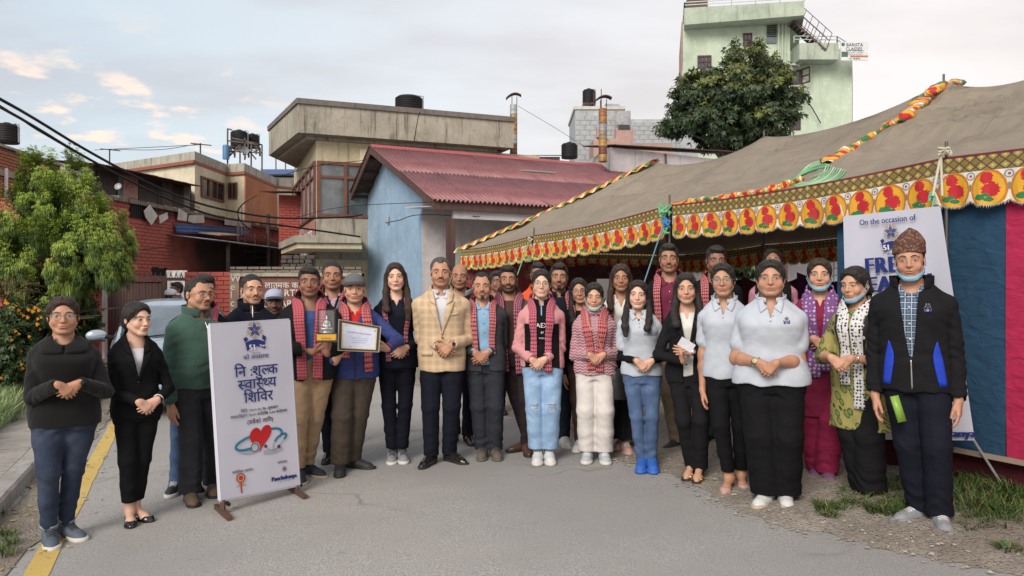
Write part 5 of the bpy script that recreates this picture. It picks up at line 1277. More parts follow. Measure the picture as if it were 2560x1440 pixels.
# hip seam border from the far corner up to the first peak
def hipborder():
 a,b=Ept(0),RP[0][1]; V=[]; UV=[]; n=110
 for i in range(n+1):
  t_=i/n; q=a*(1-t_)+b*t_; q=q.copy(); q[2]+=-.10*math.sin(PI*t_)*.35+.012
  w_=.10*(1+.3*math.sin(i*1.1))
  for j,(o_,z) in enumerate(((0.05,.015),(-.02,.035),(-.08,.02),(-.13,-w_*.6))):V.append((q[0]+NV_.x*o_-ED.x*.6*abs(min(0,o_)),q[1]+NV_.y*o_-ED.y*.6*abs(min(0,o_)),q[2]+z)); UV.append((i*.16,.05+.55*(3-j)/3))
 F=[(i*4+j,(i+1)*4+j,(i+1)*4+j+1,i*4+j+1) for i in range(n) for j in range(3)]
 nobj('hip_border',V,F,VAL,TENT,uv=UV)
hipborder()
def roll(pts,r,name='rolled_valance',k=1.0,sub=60):
 Pp=cr([tuple(on_canvas(u,v,.05)) for u,v in pts],sub); V=[]; UV=[]; n=12
 for i,p in enumerate(Pp):
  t=Pp[min(i+1,sub-1)]-Pp[max(0,i-1)]; t /= np.linalg.norm(t); a=np.cross(t,(0,0,1)); a /= np.linalg.norm(a); b=np.cross(a,t)
  rr=r*(1+.22*math.sin(i*.9)+.12*math.sin(i*2.3))*(.55 if i in (0,sub-1) else 1)
  for j in range(n):
   an=2*PI*j/n; w=1+.18*math.sin(3*an+i*.35); V.append(p+a*rr*w*math.cos(an)*1.25+b*(rr*w*math.sin(an)*.8)); UV.append((i*k*.21+.07*math.sin(i),.08+.50*abs((j/n*2+i*.05)%2-1)))
 F=[(i*n+j,i*n+(j+1)%n,(i+1)*n+(j+1)%n,(i+1)*n+j) for i in range(sub-1) for j in range(n)]
 nobj(name,V,F,VAL,TENT,uv=UV)
roll([(1680,514),(1760,502),(1840,492),(1930,474),(2010,448)],.044,k=.9)
roll([(2068,408),(2120,378),(2200,330),(2265,290),(2310,250),(2345,220),(2395,208)],.056,k=1.1)
def ropes():
 gr=plain('green_rope',(.16,.42,.22),.7); bl=plain('blue_rope',(.06,.22,.48),.7); wh=plain('pale_rope',(.50,.48,.38),.8); lt=plain('light_blue_rope',(.22,.44,.55),.7); rr=random.Random(12)
 def knot(c,r,m,n=5,name='rope_knot',th=.007,long=1.5):
  for k in range(n):
   pts=[c+Vector((rr.uniform(-r,r),rr.uniform(-r,r)*.5-.03,rr.uniform(-r*long,r*.8))) for _ in range(6)]; mb=MB(); mb.tube([Vector(q) for q in cr([tuple(p) for p in pts],26)],th,5); mb.build(name,m,TENT,smooth=True)
 for s,m in ((5.41,gr),):e=Vector(Ept(s))-NV_*.06; knot(e+Vector((0,0,-.03)),.07,gr,5); knot(e+Vector((0,0,-.16)),.05,bl,4); knot(e+Vector((0,0,-.26)),.04,gr,2)
 knot(Vector(Ept(2.53))-NV_*.06+Vector((0,0,-.05)),.04,wh,3); knot(Vector(Ept(2.5))-NV_*.07+Vector((0,0,-.30)),.04,gr,3)
 knot(Vector(Ept(8.26))-NV_*.05+Vector((0,0,.03)),.05,wh,3,long=.5); knot(Vector(Ept(8.2))-NV_*.07+Vector((0,0,-.25)),.03,gr,3)
 def rope(a,b,m,th=.006,sag=0):
  a,b=Vector(a),Vector(b); mb=MB(); mb.tube([a.lerp(b,t_)-Vector((0,0,sag*4*t_*(1-t_))) for t_ in np.linspace(0,1,8)],th,6); mb.build('tent_rope',m,TENT)
 e=Vector(Ept(5.41))-NV_*.07
 q=P(1612,690,e.y-.9); rope(e+Vector((0,0,-.18)),PG(1509,1010),lt,.008)
 e=Vector(Ept(2.5))-NV_*.07; rope(e+Vector((0,0,-.1)),(e.x-.75,e.y-1.2,.0),gr,.007)
 e=Vector(Ept(0))-NV_*.02; rope(e,(e.x-.75,e.y+.2,.0),gr,.007)
 e=Vector(Ept(8.26))-NV_*.06
 for dx_ in (-.03,.035):rope(e+Vector((0,0,.02)),e+Vector((dx_-.03,-.01,-.26)),wh,.009)
 rope(e+Vector((-.04,0,-.24)),e+Vector((-.07,0,-.40)),gr,.007)
 # coil on the canvas beside the rolled border
 c=on_canvas(2040,425,.04)
 for k in range(9):
  pts=[on_canvas(2040+34*math.cos(a)*(1+.12*k%3)+k*2-8,430+22*math.sin(a)-16*math.cos(a)+k*1.5,.035+.01*(k%3)) for a in np.linspace(0,5.2,9)]
  mb=MB(); mb.tube([Vector(q) for q in cr([tuple(p) for p in pts],24)],.007,5); mb.build('rope_coil',gr if k%3 else wh,TENT,smooth=True)
 mb=MB(); mb.tube([Vector(q) for q in cr([tuple(on_canvas(u,v,.06)) for u,v in ((1955,452),(2000,448),(2040,440),(2070,425))],12)],.008,5); mb.build('tent_rope',gr,TENT)
 mb=MB(); mb.tube([Vector(q) for q in cr([tuple(on_canvas(u,v,.06)) for u,v in ((2280,247),(2310,232),(2335,212),(2370,206))],12)],.008,5); mb.build('tent_rope',gr,TENT)
ropes()
PIPE=plain('pole_iron',(.10,.09,.085),.5,.4)
for s in (0,2.53,5.41,8.26,11.3):
 e=Ept(s); mb=MB(); mb.tube([(e[0],e[1],-.2),(e[0],e[1],e[2]+.12)],.011,8); mb.build('pole',PIPE,TENT)
for s,p_ in RP[:3]:mb=MB(); mb.tube([(p_[0],p_[1],-.2),(p_[0],p_[1],p_[2]+.06)],.012,8); mb.build('centre_pole',PIPE,TENT)
for s in (2.5,5.4,8.3):e=Ept(s,4.0); mb=MB(); mb.tube([tuple(e*(1,1,0)),tuple(e)],.02,6); mb.build('pole',PIPE,TENT)
# cloth walls
def mat_kanat(name,base,mot,sc=5):
 m=newmat(name); t=NT(m); v=t.mapping(t.tc(),(sc,sc,sc)); w=t.voro(1.0,v); r1=t.m('ABSOLUTE',t.m('SINE',t.m('MULTIPLY',w,26))); f=t.m('LESS_THAN',w,.42)
 c=t.mix(t.m('MULTIPLY',f,t.m('LESS_THAN',r1,.45)),base,mot); c=t.mix(t.rng(t.noise(20,3,.6),.4,.7,0,.5),c,tuple(q*.5 for q in base)); t.col(c); t.pset(Roughness=.85); t.bump(t.noise(1,3,.5,t.mapping(t.tc(),(9,9,2))),.5,.05); return m
def cloth_wall(name,a,b,z0,z1,mat,folds=9,amp=.03,seed=0,sagtop=.03,nrm=None,pleat=None):
 a,b=Vector((a[0],a[1],0)),Vector((b[0],b[1],0)); L_=(b-a).length; n=max(8,int(L_*28)); rows=14; d=(b-a).normalized(); nn=Vector((d.y,-d.x,0)); V=[]; zt=z1 if callable(z1) else (lambda t_:z1)
 for i in range(n+1):
  t_=i/n; p=a.lerp(b,t_)
  for j in range(rows+1):
   k=j/rows; o_=amp*(math.sin(t_*L_*folds+seed+.8*math.sin(k*4))*(.35+.65*k)+.5*math.sin(t_*L_*folds*.43+seed)) ; top=zt(t_)-sagtop*abs(math.sin(t_*L_*2.4)); V.append((p.x+nn.x*o_,p.y+nn.y*o_,top+(z0-top)*k))
 m=rows+1; F=[(i*m+j,(i+1)*m+j,(i+1)*m+j+1,i*m+j+1) for i in range(n) for j in range(rows)]
 return nobj(name,V,F,mat,TENT)
KRED=mat_kanat('red_medallion_cloth',(.30,.045,.055),(.40,.33,.24),4.5); KMAR=mat_kanat('maroon_medallion_cloth',(.065,.016,.022),(.15,.085,.06),3.4)
PURP=cloth('purple_cloth',(.075,.025,.070),.8,300); DKR=cloth('dark_red_cloth',(.075,.014,.022),.85,300); DKG=cloth('dark_green_cloth',(.02,.035,.028),.85,300)
BLU=cloth('petrol_blue_cloth',(.024,.063,.115),.75,300,fold=.5); MAG=cloth('magenta_cloth',(.40,.026,.080),.7,300,fold=.5); MRN=cloth('maroon_skirt_cloth',(.075,.017,.022),.85,300,fold=.5)
e=lambda s,o=0:Ept(s,o)
cloth_wall('cloth_wall',e(.05,.0),e(.05,1.25),.1,tz(1.98),KRED,7,.025,1)
cloth_wall('cloth_wall',e(.06,1.25),e(.06,4.0),.1,tz(1.92),KMAR,7,.035,2,.08)
for k,(s0,s1,m_) in enumerate(((.1,1.3,KMAR),(1.3,2.1,DKG),(2.1,3.2,DKR),(3.2,4.2,PURP),(4.2,5.4,DKR),(5.4,6.6,KMAR),(6.6,9.5,DKR))):cloth_wall('cloth_wall',e(s0,4.0),e(s1,4.0),.1,tz(1.72+.05*math.sin(k*2.1)),m_,6,.05,k,.16)
fw0=-.03
def panel(s0,s1,mat):return cloth_wall('striped_wall_panel',e(s0,.06),e(s1,.06),.36,lambda t_:ez(s0+(s1-s0)*t_)-.05,mat,5,.018,s0*3,.0)
panel(7.35,8.02,BLU); panel(8.02,8.32,BLU); panel(8.32,8.86,MAG) if False else None
PX=lambda u:((u-CU)/FPX*E00.y-E00.x)/(ED.x-(u-CU)/FPX*ED.y)/TS
panel(8.02,PX(2503),BLU); panel(PX(2503),PX(2503)+.75,MAG); panel(PX(2503)+.75,PX(2503)+1.5,BLU); panel(PX(2503)+1.5,PX(2503)+2.3,MAG)
cloth_wall('skirt_panel',e(7.35,.14),e(11,.14),-.1,.38,MRN,6,.03,4,.0)
mb=MB(); a_,b_=e(7.35,.02),e(11,.02); mb.bar((a_[0],a_[1],.37),(b_[0],b_[1],.39),.03,.03); mb.build('hem_rope',plain('hem_tan',(.28,.22,.17),.9),TENT)
for s in (7.7,9.6):
 q=e(s,.25); mb=MB(); mb.bar((q[0],q[1],-.1),(q[0]+.02,q[1],.38),.05,.06); mb.build('wooden_stake',mat_wood('raw_timber',(.22,.15,.09)) if 'raw_timber' not in bpy.data.materials else bpy.data.materials['raw_timber'],TENT)
# metal mesh screen seen under the far valance
def mesh_screen():
 h=empty('mesh_screen'); tag(h,'rusty welded wire screen at the back of the tent','screen'); a,b=Ept(3.6,4.3),Ept(8.5,4.3); mb=MB(); n=44
 for i in range(n+1):q=a+(b-a)*i/n; mb.bar((q[0],q[1],1.3),(q[0],q[1],tz(2.15)),.008)
 for k in range(9):z=1.35+k*.11; mb.bar((a[0],a[1],z),(b[0],b[1],z),.008)
 mb.build('wires',IRON,h)
mesh_screen()
# ================================================================ trees and shrubs
def leafmat(name,rough=.5,tr=.0):
 m=newmat(name); t=NT(m); a=t.n('ShaderNodeAttribute',attribute_name='Col'); t.col(a.outputs['Color']); t.pset(Roughness=rough); t.b.inputs['Specular IOR Level'].default_value=.35
 return m
LEAFM=leafmat('leaves'); FROND=leafmat('fronds',.7)
def lobes_sample(lobes,n,r2,shell=.55):
 w=np.array([l[3]*l[4]*l[5] for l in lobes])**.6; w /= w.sum(); idx=r2.choice(len(lobes),n,p=w); L_=np.array(lobes)[idx]
 d=r2.randn(n,3); d /= np.linalg.norm(d,axis=1)[:,None]; rad=shell+(1-shell)*r2.rand(n)**.6; rad=np.where(r2.rand(n)<.12,r2.rand(n)*.6,rad)*(1+.10*r2.randn(n))
 return L_[:,:3]+d*L_[:,3:6]*rad[:,None],d,idx,rad
def clumps(lobes,nc,n,r2,rx,rz,shell):
 c,d,i,rad=lobes_sample(lobes,nc,r2,shell); k=r2.randint(0,nc,n); o=r2.randn(n,3)*.5; o /= np.maximum(1,np.linalg.norm(o,axis=1))[:,None]; sz=(.6+.8*r2.rand(nc))[k][:,None]
 return c[k]+o*sz*np.array((rx,rx,rz)),d[k],o,rad[k],k
def thuja():
 h=empty('feathery_tree',tuple(P(150,800,12.2)*Vector((1,1,0)))); tag(h,'bright green feathery conifer with drooping sprays and two peaks at left','tree'); base=h.location.copy()
 Y=12.2; k=Y/FPX
 def lb(u,v,ru,rv,rd=None,dy=0):p=P(u,v,Y+dy); return (p.x,p.y,p.z,ru*k,(rd or ru)*k,rv*k)
 lobes=[lb(100,460,45,70),lb(75,545,85,80),lb(180,450,36,62),lb(140,520,50,50),lb(190,520,60,75),lb(235,600,75,90),lb(70,650,75,80),lb(160,640,110,95),lb(250,655,62,48),lb(110,735,75,55),lb(20,690,50,90,dy=.3),lb(190,695,45,35),lb(30,590,40,60,dy=.5)]
 r2=np.random.RandomState(5); n=60000; p,d,o_,rad,ck=clumps(lobes,520,n,r2,.10,.18,.86); ctint=r2.rand(520)[ck][:,None]
 # every spray: a drooping fan of five thin blades
 V=np.zeros((n,5,4,3),f32); az=np.arctan2(d[:,1],d[:,0])+r2.randn(n)*.5; ln=.05+.075*r2.rand(n); up=np.clip(d[:,2],-1,1)
 for b in range(5):
  a=az+(b-2)*.34+r2.randn(n)*.12; L1=ln*(1-.10*abs(b-2)); dx_,dy_=np.cos(a),np.sin(a); dr=-.30-.6*r2.rand(n)+up*.9
  tip=p+np.stack([dx_*L1*.75,dy_*L1*.75,dr*L1],1); mid=p+np.stack([dx_*L1*.48,dy_*L1*.48,(dr*.28+.10)*L1],1); w=.0032+.0028*r2.rand(n); sx,sy=-dy_*w,dx_*w
  V[:,b,0]=p; V[:,b,1]=mid+np.stack([sx,sy,0*sx],1); V[:,b,2]=tip; V[:,b,3]=mid-np.stack([sx,sy,w*.6],1)
 base_i=np.arange(n*5)[:,None]*4; F=base_i+np.array([[0,1,2,3]])
 bright=np.clip(.52+.8*o_[:,2]+.25*d[:,2]+.35*(ctint[:,0]-.5)+.2*r2.randn(n),0,1)[:,None]; inner=np.clip((rad-.55)/.4,0,1)[:,None]  # painted shading: clump tops lighter, inside of the crown darker
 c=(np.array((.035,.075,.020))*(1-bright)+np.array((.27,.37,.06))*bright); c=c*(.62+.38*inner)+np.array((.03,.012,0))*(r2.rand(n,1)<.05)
 dead=((p[:,0]<P(130,0,Y).x) & (p[:,2]<P(0,690,Y).z)) | (r2.rand(n)<.03); c[dead]=c[dead]*.35+np.array((.12,.085,.035))*.7*(.6+.6*r2.rand(dead.sum(),1))
 C=np.repeat(c[:,None,:],20,1).reshape(-1,3).astype(f32); tipb=np.tile(np.array([1,1.05,1.35,1.05]),n*5)[:,None]; C=C*tipb
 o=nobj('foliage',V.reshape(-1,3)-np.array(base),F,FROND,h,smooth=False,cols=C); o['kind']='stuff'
 mb=MB(); mb.tube([(0,0,-.1),(.03,0,.8),(-.02,.05,1.6),(.05,0,2.3)],[.11,.09,.07,.03],10); mb.build('trunk',mat_wood('bark',(.11,.08,.06)),h)
 r_=random.Random(3)
 for i in range(26):
  z=r_.uniform(.5,2.2); a=r_.uniform(0,6.28); l=r_.uniform(.4,.95); mb=MB(); mb.tube([(0,0,z),(math.cos(a)*l*.5,math.sin(a)*l*.5,z+.12),(math.cos(a)*l,math.sin(a)*l,z+.15)],[.025,.015,.006],5); mb.build('branch',bpy.data.materials['bark'],h)
thuja()
def leafy(h,lobes,n,size,cols,topc,r2,seedc=0,droop=.3,name='foliage',narrow=.36,toplim=None,per=5):
 """broad leaves set in small rosettes through the crown"""
 nc_=max(8,n // 16); p,d,o_,rad,ck=clumps(lobes,nc_,n,r2,max(size*1.5,.12),max(size*1.3,.1),.62); base=np.array(h.location); V=np.zeros((n,per,4,3),f32); s=size*(.7+.6*r2.rand(n))
 ax=d+r2.randn(n,3)*.45; ax /= np.linalg.norm(ax,axis=1)[:,None]
 e1=np.cross(ax,np.array((.1,.2,1))); e1 /= np.linalg.norm(e1,axis=1)[:,None]; e2=np.cross(ax,e1)
 for b in range(per):
  a=2*PI*b/per+r2.rand(n)*1.2; dr=(e1*np.cos(a)[:,None]+e2*np.sin(a)[:,None])*.8+ax*.55; dr[:,2]-=droop; dr /= np.linalg.norm(dr,axis=1)[:,None]; sd=np.cross(dr,ax); sd /= np.linalg.norm(sd,axis=1)[:,None]+1e-6; w=s*narrow*.5
  V[:,b,0]=p; V[:,b,1]=p+dr*(s*.5)[:,None]+sd*w[:,None]; t_=p+dr*s[:,None]; t_[:,2]-=s*.15; V[:,b,2]=t_; V[:,b,3]=p+dr*(s*.5)[:,None]-sd*w[:,None]
 F=np.arange(n*per)[:,None]*4+np.array([[0,1,2,3]])
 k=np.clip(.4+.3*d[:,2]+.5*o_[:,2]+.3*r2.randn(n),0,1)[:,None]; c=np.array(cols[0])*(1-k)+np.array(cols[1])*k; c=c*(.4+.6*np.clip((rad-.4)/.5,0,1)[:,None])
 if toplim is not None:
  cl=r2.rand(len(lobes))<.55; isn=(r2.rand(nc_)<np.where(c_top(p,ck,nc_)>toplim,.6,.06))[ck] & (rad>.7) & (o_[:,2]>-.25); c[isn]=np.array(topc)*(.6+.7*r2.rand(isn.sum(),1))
 C=np.repeat(c[:,None,:],per*4,1).reshape(-1,3).astype(f32)
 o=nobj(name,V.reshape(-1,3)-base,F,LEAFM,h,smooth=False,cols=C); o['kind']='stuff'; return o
def c_top(p,ck,n):return np.bincount(ck,p[:,2],n)/np.maximum(1,np.bincount(ck,minlength=n))
def round_tree():
 Y=27; k=Y/FPX; b=P(1840,420,Y); h=empty('broadleaf_tree',(b.x,Y,.2)); tag(h,'dark broadleaf tree with yellowish new growth before the green tower','tree')
 def lb(u,v,ru,rv,rd=None,dy=0):p=P(u,v,Y+dy); return (p.x,p.y,p.z,ru*k,(rd or ru)*k,rv*k)
 lobes=[lb(1875,165,48,50),lb(1795,180,34,32),lb(1735,205,28,26),lb(1925,190,40,40),lb(1830,230,85,60),lb(1760,250,70,50),lb(1700,252,30,22),lb(1900,250,80,60),lb(1965,240,40,32),lb(1800,310,100,50),lb(1900,315,75,45),lb(1720,300,45,35),lb(1690,320,28,18),lb(1830,350,70,34),lb(1965,295,28,26)]
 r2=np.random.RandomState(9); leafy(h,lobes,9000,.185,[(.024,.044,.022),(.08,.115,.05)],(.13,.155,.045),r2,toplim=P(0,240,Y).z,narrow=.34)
 c=Vector((0,0,0)); mb=MB(); zc=P(1840,300,Y).z-.2; mb.tube([(0,0,-.2),(.05,0,zc*.4),(.0,.1,zc*.75),(.1,0,zc)],[.22,.19,.15,.08],10); mb.build('trunk',bpy.data.materials['bark'],h)
 r_=random.Random(2)
 for l in lobes:mb=MB(); q=Vector((l[0],l[1],l[2]))-h.location; mb.tube([(0,0,zc*.72),tuple(Vector((0,0,zc*.8)).lerp(q,.5)+Vector((0,0,.15))),tuple(q)],[.08,.05,.015],6); mb.build('limb',bpy.data.materials['bark'],h)
round_tree()
def shrub_set():
 r2=np.random.RandomState(3)
 def sh(name,u,v,Y,lobes,n,size,cols,label,cat='shrub',topc=(.1,.1,.05),toplim=None,group=None):
  b=P(u,v,Y); h=empty(name,(b.x,Y,gz(b.x)+.1)); tag(h,label,cat,group); k=Y/FPX; LL=[(P(a,c_,Y).x,Y+dy,P(a,c_,Y).z,ru*k,ru*k,rv*k) for a,c_,ru,rv,dy in lobes]; leafy(h,LL,n,size,cols,topc,r2,toplim=toplim); mb=MB()
  for l in LL:mb.tube([(0,0,-.1),tuple((Vector(l[:3])-h.location)*.6+Vector((0,0,.02))),tuple(Vector(l[:3])-h.location)],[.018,.012,.006],5)
  mb.build('stem',bpy.data.materials['bark'],h); return h,LL
 green=[(.022,.050,.016),(.075,.120,.040)]
 def flowers(h,LL,n,name='flower'):
  V=[]; F=[]; b0=np.array(h.location)
  for i in range(n):
   l=LL[r2.randint(len(LL))]; d=r2.randn(3); d /= np.linalg.norm(d); d[1]=-abs(d[1]); q=np.array(l[:3])+d*np.array(l[3:6])*1.02-b0; s=.022+.014*r2.rand(); b=len(V)
   V+=[tuple(q+s*np.array(w)) for w in ((1,0,0),(0,-.7,1),(-1,0,0),(0,.7,0),(0,-.8,-1))]; F+=[(b,b+1,b+4),(b+1,b+2,b+4),(b,b+1,b+3),(b+1,b+2,b+3)]
  o=nobj(name+'s',V,F,plain('marigold',(.55,.22,.01),.7,0,.3,40),h,smooth=False); o['kind']='stuff'
 h,LL=sh('marigold_bush',40,880,11.0,[(15,780,40,30,0),(10,820,45,40,0),(50,850,45,35,-.1),(20,910,50,40,-.1),(75,800,26,30,.1),(80,900,40,40,0)],2600,.07,green,'marigold bush with orange flowers at the left edge below the feathery tree',group='marigold bushes by the brick yard wall'); flowers(h,LL,90)
 h,LL=sh('marigold_bush',205,860,12.6,[(200,765,24,20,0),(215,800,26,26,0),(195,830,24,28,0)],1200,.07,green,'smaller marigold bush between the feathery tree and the brick pile',group='marigold bushes by the brick yard wall'); flowers(h,LL,45)
 sh('leafy_bush',110,860,11.8,[(110,800,40,40,0),(90,860,45,40,-.2),(145,850,35,45,0),(120,920,50,30,-.2)],2200,.08,[(.03,.045,.018),(.09,.11,.05)],'dull green undergrowth at the foot of the feathery tree')
 sh('white_flowering_shrub',1800,700,15.5,[(1770,645,40,28,0),(1830,625,45,26,.2),(1870,660,40,28,0),(1790,600,30,16,.2)],1300,.10,[(.025,.05,.02),(.10,.14,.06)],'leafy shrub seen through the tent behind the tall young men',topc=(.4,.4,.35),toplim=3)
shrub_set()
# ================================================================ people
def zfrac(v,a,b):return np.clip((v-a)/(b-a),0,1)
def mat_skin():
 m=newmat('skin'); t=NT(m)
 a=t.n('ShaderNodeAttribute',attribute_name='Col'); nz=t.noise(22,5,.6); nf=t.noise(160,3,.6)
 c=t.n('ShaderNodeMix',data_type='RGBA',blend_type='MULTIPLY'); c.inputs[0].default_value=1
 t.l(a.outputs['Color'],c.inputs[6]); t.l(t.mix(t.rng(nz,.3,.7),(.90,.86,.84),(1.06,1.02,1.0)),c.inputs[7])
 t.col(c.outputs[2]); t.pset(Roughness=t.rng(nf,.3,.7,.42,.60)); t.bump(nf,.12,.004)
 t.b.inputs['Subsurface Weight'].default_value=.12; t.b.inputs['Subsurface Radius'].default_value=(.012,.005,.003); t.b.inputs['Subsurface Scale'].default_value=.6
 t.b.inputs['Specular IOR Level'].default_value=.42
 return m
def mat_hair(name,c1,c2,rough=.5):
 m=newmat(name); t=NT(m)
 v=t.mapping(t.tc(),(160,160,14)); nz=t.noise(1,5,.7,v); n2=t.noise(16,4,.6)
 t.col(t.mix(t.rng(nz,.35,.7),c1,c2)); t.pset(Roughness=t.rng(n2,.3,.7,rough-.06,rough+.22)); t.bump(nz,.8,.006)
 t.b.inputs['Specular IOR Level'].default_value=.32; return m
def mat_knit(name,c,sc=120,zig=False):
 m=newmat(name); t=NT(m); s=t.sep(t.tc());
 if zig:
  tri=t.m('PINGPONG',s[0],.022); z=t.m('ADD',s[2],t.m('MULTIPLY',tri,.55))
  w=t.m('SINE',t.m('MULTIPLY',z,2*PI/.024)); amp=.9
 else:
  w=t.m('MULTIPLY',t.m('SINE',t.m('MULTIPLY',s[0],2*PI/.008)),.35); amp=.35
 w2=t.noise(sc*3,2,.5)
 t.col(t.mix(t.rng(t.m('ADD',w,t.m('MULTIPLY',w2,1.0)),-1.0,1.6),tuple(q*.62 for q in c),tuple(min(1,q*1.08) for q in c)))
 t.bump(t.m('ADD',w,w2),amp,.006); t.pset(Roughness=.95); t.b.inputs['Sheen Weight'].default_value=.12; t.b.inputs['Specular IOR Level'].default_value=.2
 return m
def mat_dhaka(name,base,a,b,c,k=1.0):
 """woven scarf: rows of diamonds and zigzags along the strip (UV: x along, y across)"""
 m=newmat(name); t=NT(m); s=t.sep(t.tc('UV'))
 u=t.m('MULTIPLY',s[0],62.0*k); v=t.m('MULTIPLY',s[1],4.0)
 fu=t.m('ABSOLUTE',t.m('SUBTRACT',t.m('FRACT',u),.5)); fv=t.m('ABSOLUTE',t.m('SUBTRACT',t.m('FRACT',v),.5))
 dm=t.m('ADD',fu,fv)
 nz=t.noise(300,2,.5)
 d1=t.m('LESS_THAN',t.m('ABSOLUTE',t.m('SUBTRACT',dm,.36)),.085); d2=t.m('LESS_THAN',dm,.15)
 zz=t.m('ADD',t.m('MULTIPLY',t.m('PINGPONG',t.m('MULTIPLY',v,1.0),.5),1.0),u)
 z1=t.m('LESS_THAN',t.m('FRACT',t.m('MULTIPLY',zz,1.0)),.28)
 col=t.mix(z1,base,b); col=t.mix(d1,col,a); col=t.mix(d2,col,c)
 col=t.mix(t.rng(nz,.35,.65,0,.35),col,tuple(q*.55 for q in base))
 t.col(col); t.pset(Roughness=.9); t.bump(t.m('ADD',nz,t.noise(25,3,.5)),.45,.01); t.b.inputs['Specular IOR Level'].default_value=.2
 return m
def mat_check(name,base,line1,line2,sx,sz,w1=.12,w2=.5,rough=.85,soft=False):
 """woven check: bands in x and z mixed as in cloth"""
 m=newmat(name); t=NT(m); s=t.sep(t.tc())
 x=t.m('ADD',s[0],t.m('MULTIPLY',t.noise(4,2,.5),.012)); z=t.m('ADD',s[2],t.m('MULTIPLY',t.noise(3,2,.5),.012))
 fx=t.m('FRACT',t.m('DIVIDE',t.m('ADD',x,10),sx)); fz=t.m('FRACT',t.m('DIVIDE',t.m('ADD',z,10),sz))
 def band(f,w):
  d=t.m('ABSOLUTE',t.m('SUBTRACT',f,.5)); return t.rng(d,w/2-.03,w/2+.03,1,0)
 bx,bz=band(fx,w2),band(fz,w2)
 both=t.m('MULTIPLY',t.m('ADD',bx,bz),.5)
 col=t.mix(both,base,line2)
 if w1:
  fx2=t.m('FRACT',t.m('ADD',fx,.5)); fz2=t.m('FRACT',t.m('ADD',fz,.5))
  ln=t.m('MAXIMUM',band(fx2,w1),band(fz2,w1)); col=t.mix(t.m('MULTIPLY',ln,.85),col,line1)
 t.col(col); t.pset(Roughness=rough); wr=t.noise(1,4,.6,t.mapping(t.tc(),(9,9,20),rot=(0,.3,0)),.6)
 t.bump(t.m('ADD',wr,t.m('MULTIPLY',t.noise(800,1,.5),.1)),.25,.02); t.b.inputs['Specular IOR Level'].default_value=.25
 return m
def mat_dots(name,base,dot,sc,r=.35):
 m=newmat(name); t=NT(m); v=t.n('ShaderNodeTexVoronoi'); v.inputs['Scale'].default_value=sc; v.inputs['Randomness'].default_value=.35
 t.l(t.tc('Object'),v.inputs['Vector']); f=t.m('LESS_THAN',v.outputs['Distance'],r)
 t.col(t.mix(f,base,dot)); t.pset(Roughness=.8); t.bump(t.noise(30,4,.6),.4,.012); return m
def mat_leaf(name):
 """green leaf print on ochre cotton"""
 m=newmat(name); t=NT(m); o=t.mapping(t.tc(),(1,.6,1),rot=(0,.6,0))
 vn=t.n('ShaderNodeTexVoronoi'); vn.inputs['Scale'].default_value=16; t.l(t.mapping(o,(1.5,1,.8)),vn.inputs['Vector'])
 d=vn.outputs['Distance']; s=t.sep(t.tc())
 stripe=t.m('SINE',t.m('MULTIPLY',t.m('ADD',t.m('MULTIPLY',s[0],.8),t.m('ABSOLUTE',s[2])),2*PI/.017))
 rim=t.m('LESS_THAN',t.m('ABSOLUTE',t.m('SUBTRACT',d,.40)),.05); ins=t.m('LESS_THAN',d,.38)
 g=t.m('MULTIPLY',ins,t.m('GREATER_THAN',stripe,-.15))
 c=t.mix(g,srgb(150,140,82),srgb(62,98,48)); c=t.mix(rim,c,srgb(38,66,36))
 c=t.mix(t.rng(t.noise(30,4,.6),.35,.7,0,.4),c,srgb(110,118,66))
 t.col(c); t.pset(Roughness=.85); t.bump(t.noise(14,4,.6),.4,.02); return m
def mat_denim(name,c,fade=.5):
 m=newmat(name); t=NT(m); s=t.sep(t.tc())
 nz=t.noise(5,5,.65); f=t.rng(nz,.42,.68,0,1,True)
 tw=t.m('SINE',t.m('MULTIPLY',t.m('ADD',s[0],s[2]),1600)); fine=t.noise(260,2,.6)
 col=t.mix(t.m('MULTIPLY',f,fade),c,tuple(min(1,q*1.9+.04) for q in c)); col=t.mix(t.rng(fine,.35,.7,0,.35),col,tuple(q*.55 for q in c))
 t.col(col); t.pset(Roughness=.9); wr=t.noise(1,2,.45,t.mapping(t.tc(),(8,8,16)),.9)
 t.bump(t.m('ADD',wr,t.m('MULTIPLY',fine,.25)),.2,.02); return m
SKIN=mat_skin()
HAIRB=mat_hair('black_hair',(.007,.006,.006),(.040,.034,.030)); HAIRD=mat_hair('dark_brown_hair',(.012,.008,.006),(.070,.044,.030)); HAIRG=mat_hair('greying_hair',(.012,.011,.011),(.10,.095,.09))
def vcm(name,rough=.5):
 m=newmat(name); t=NT(m); a=t.n('ShaderNodeAttribute',attribute_name='Col'); t.col(a.outputs['Color']); t.pset(Roughness=rough); return m
EYE=vcm('eye',.25); LIPM=vcm('lip',.45)
BROW=fine('brow_hair',(.016,.012,.010),.8,spec=.1)
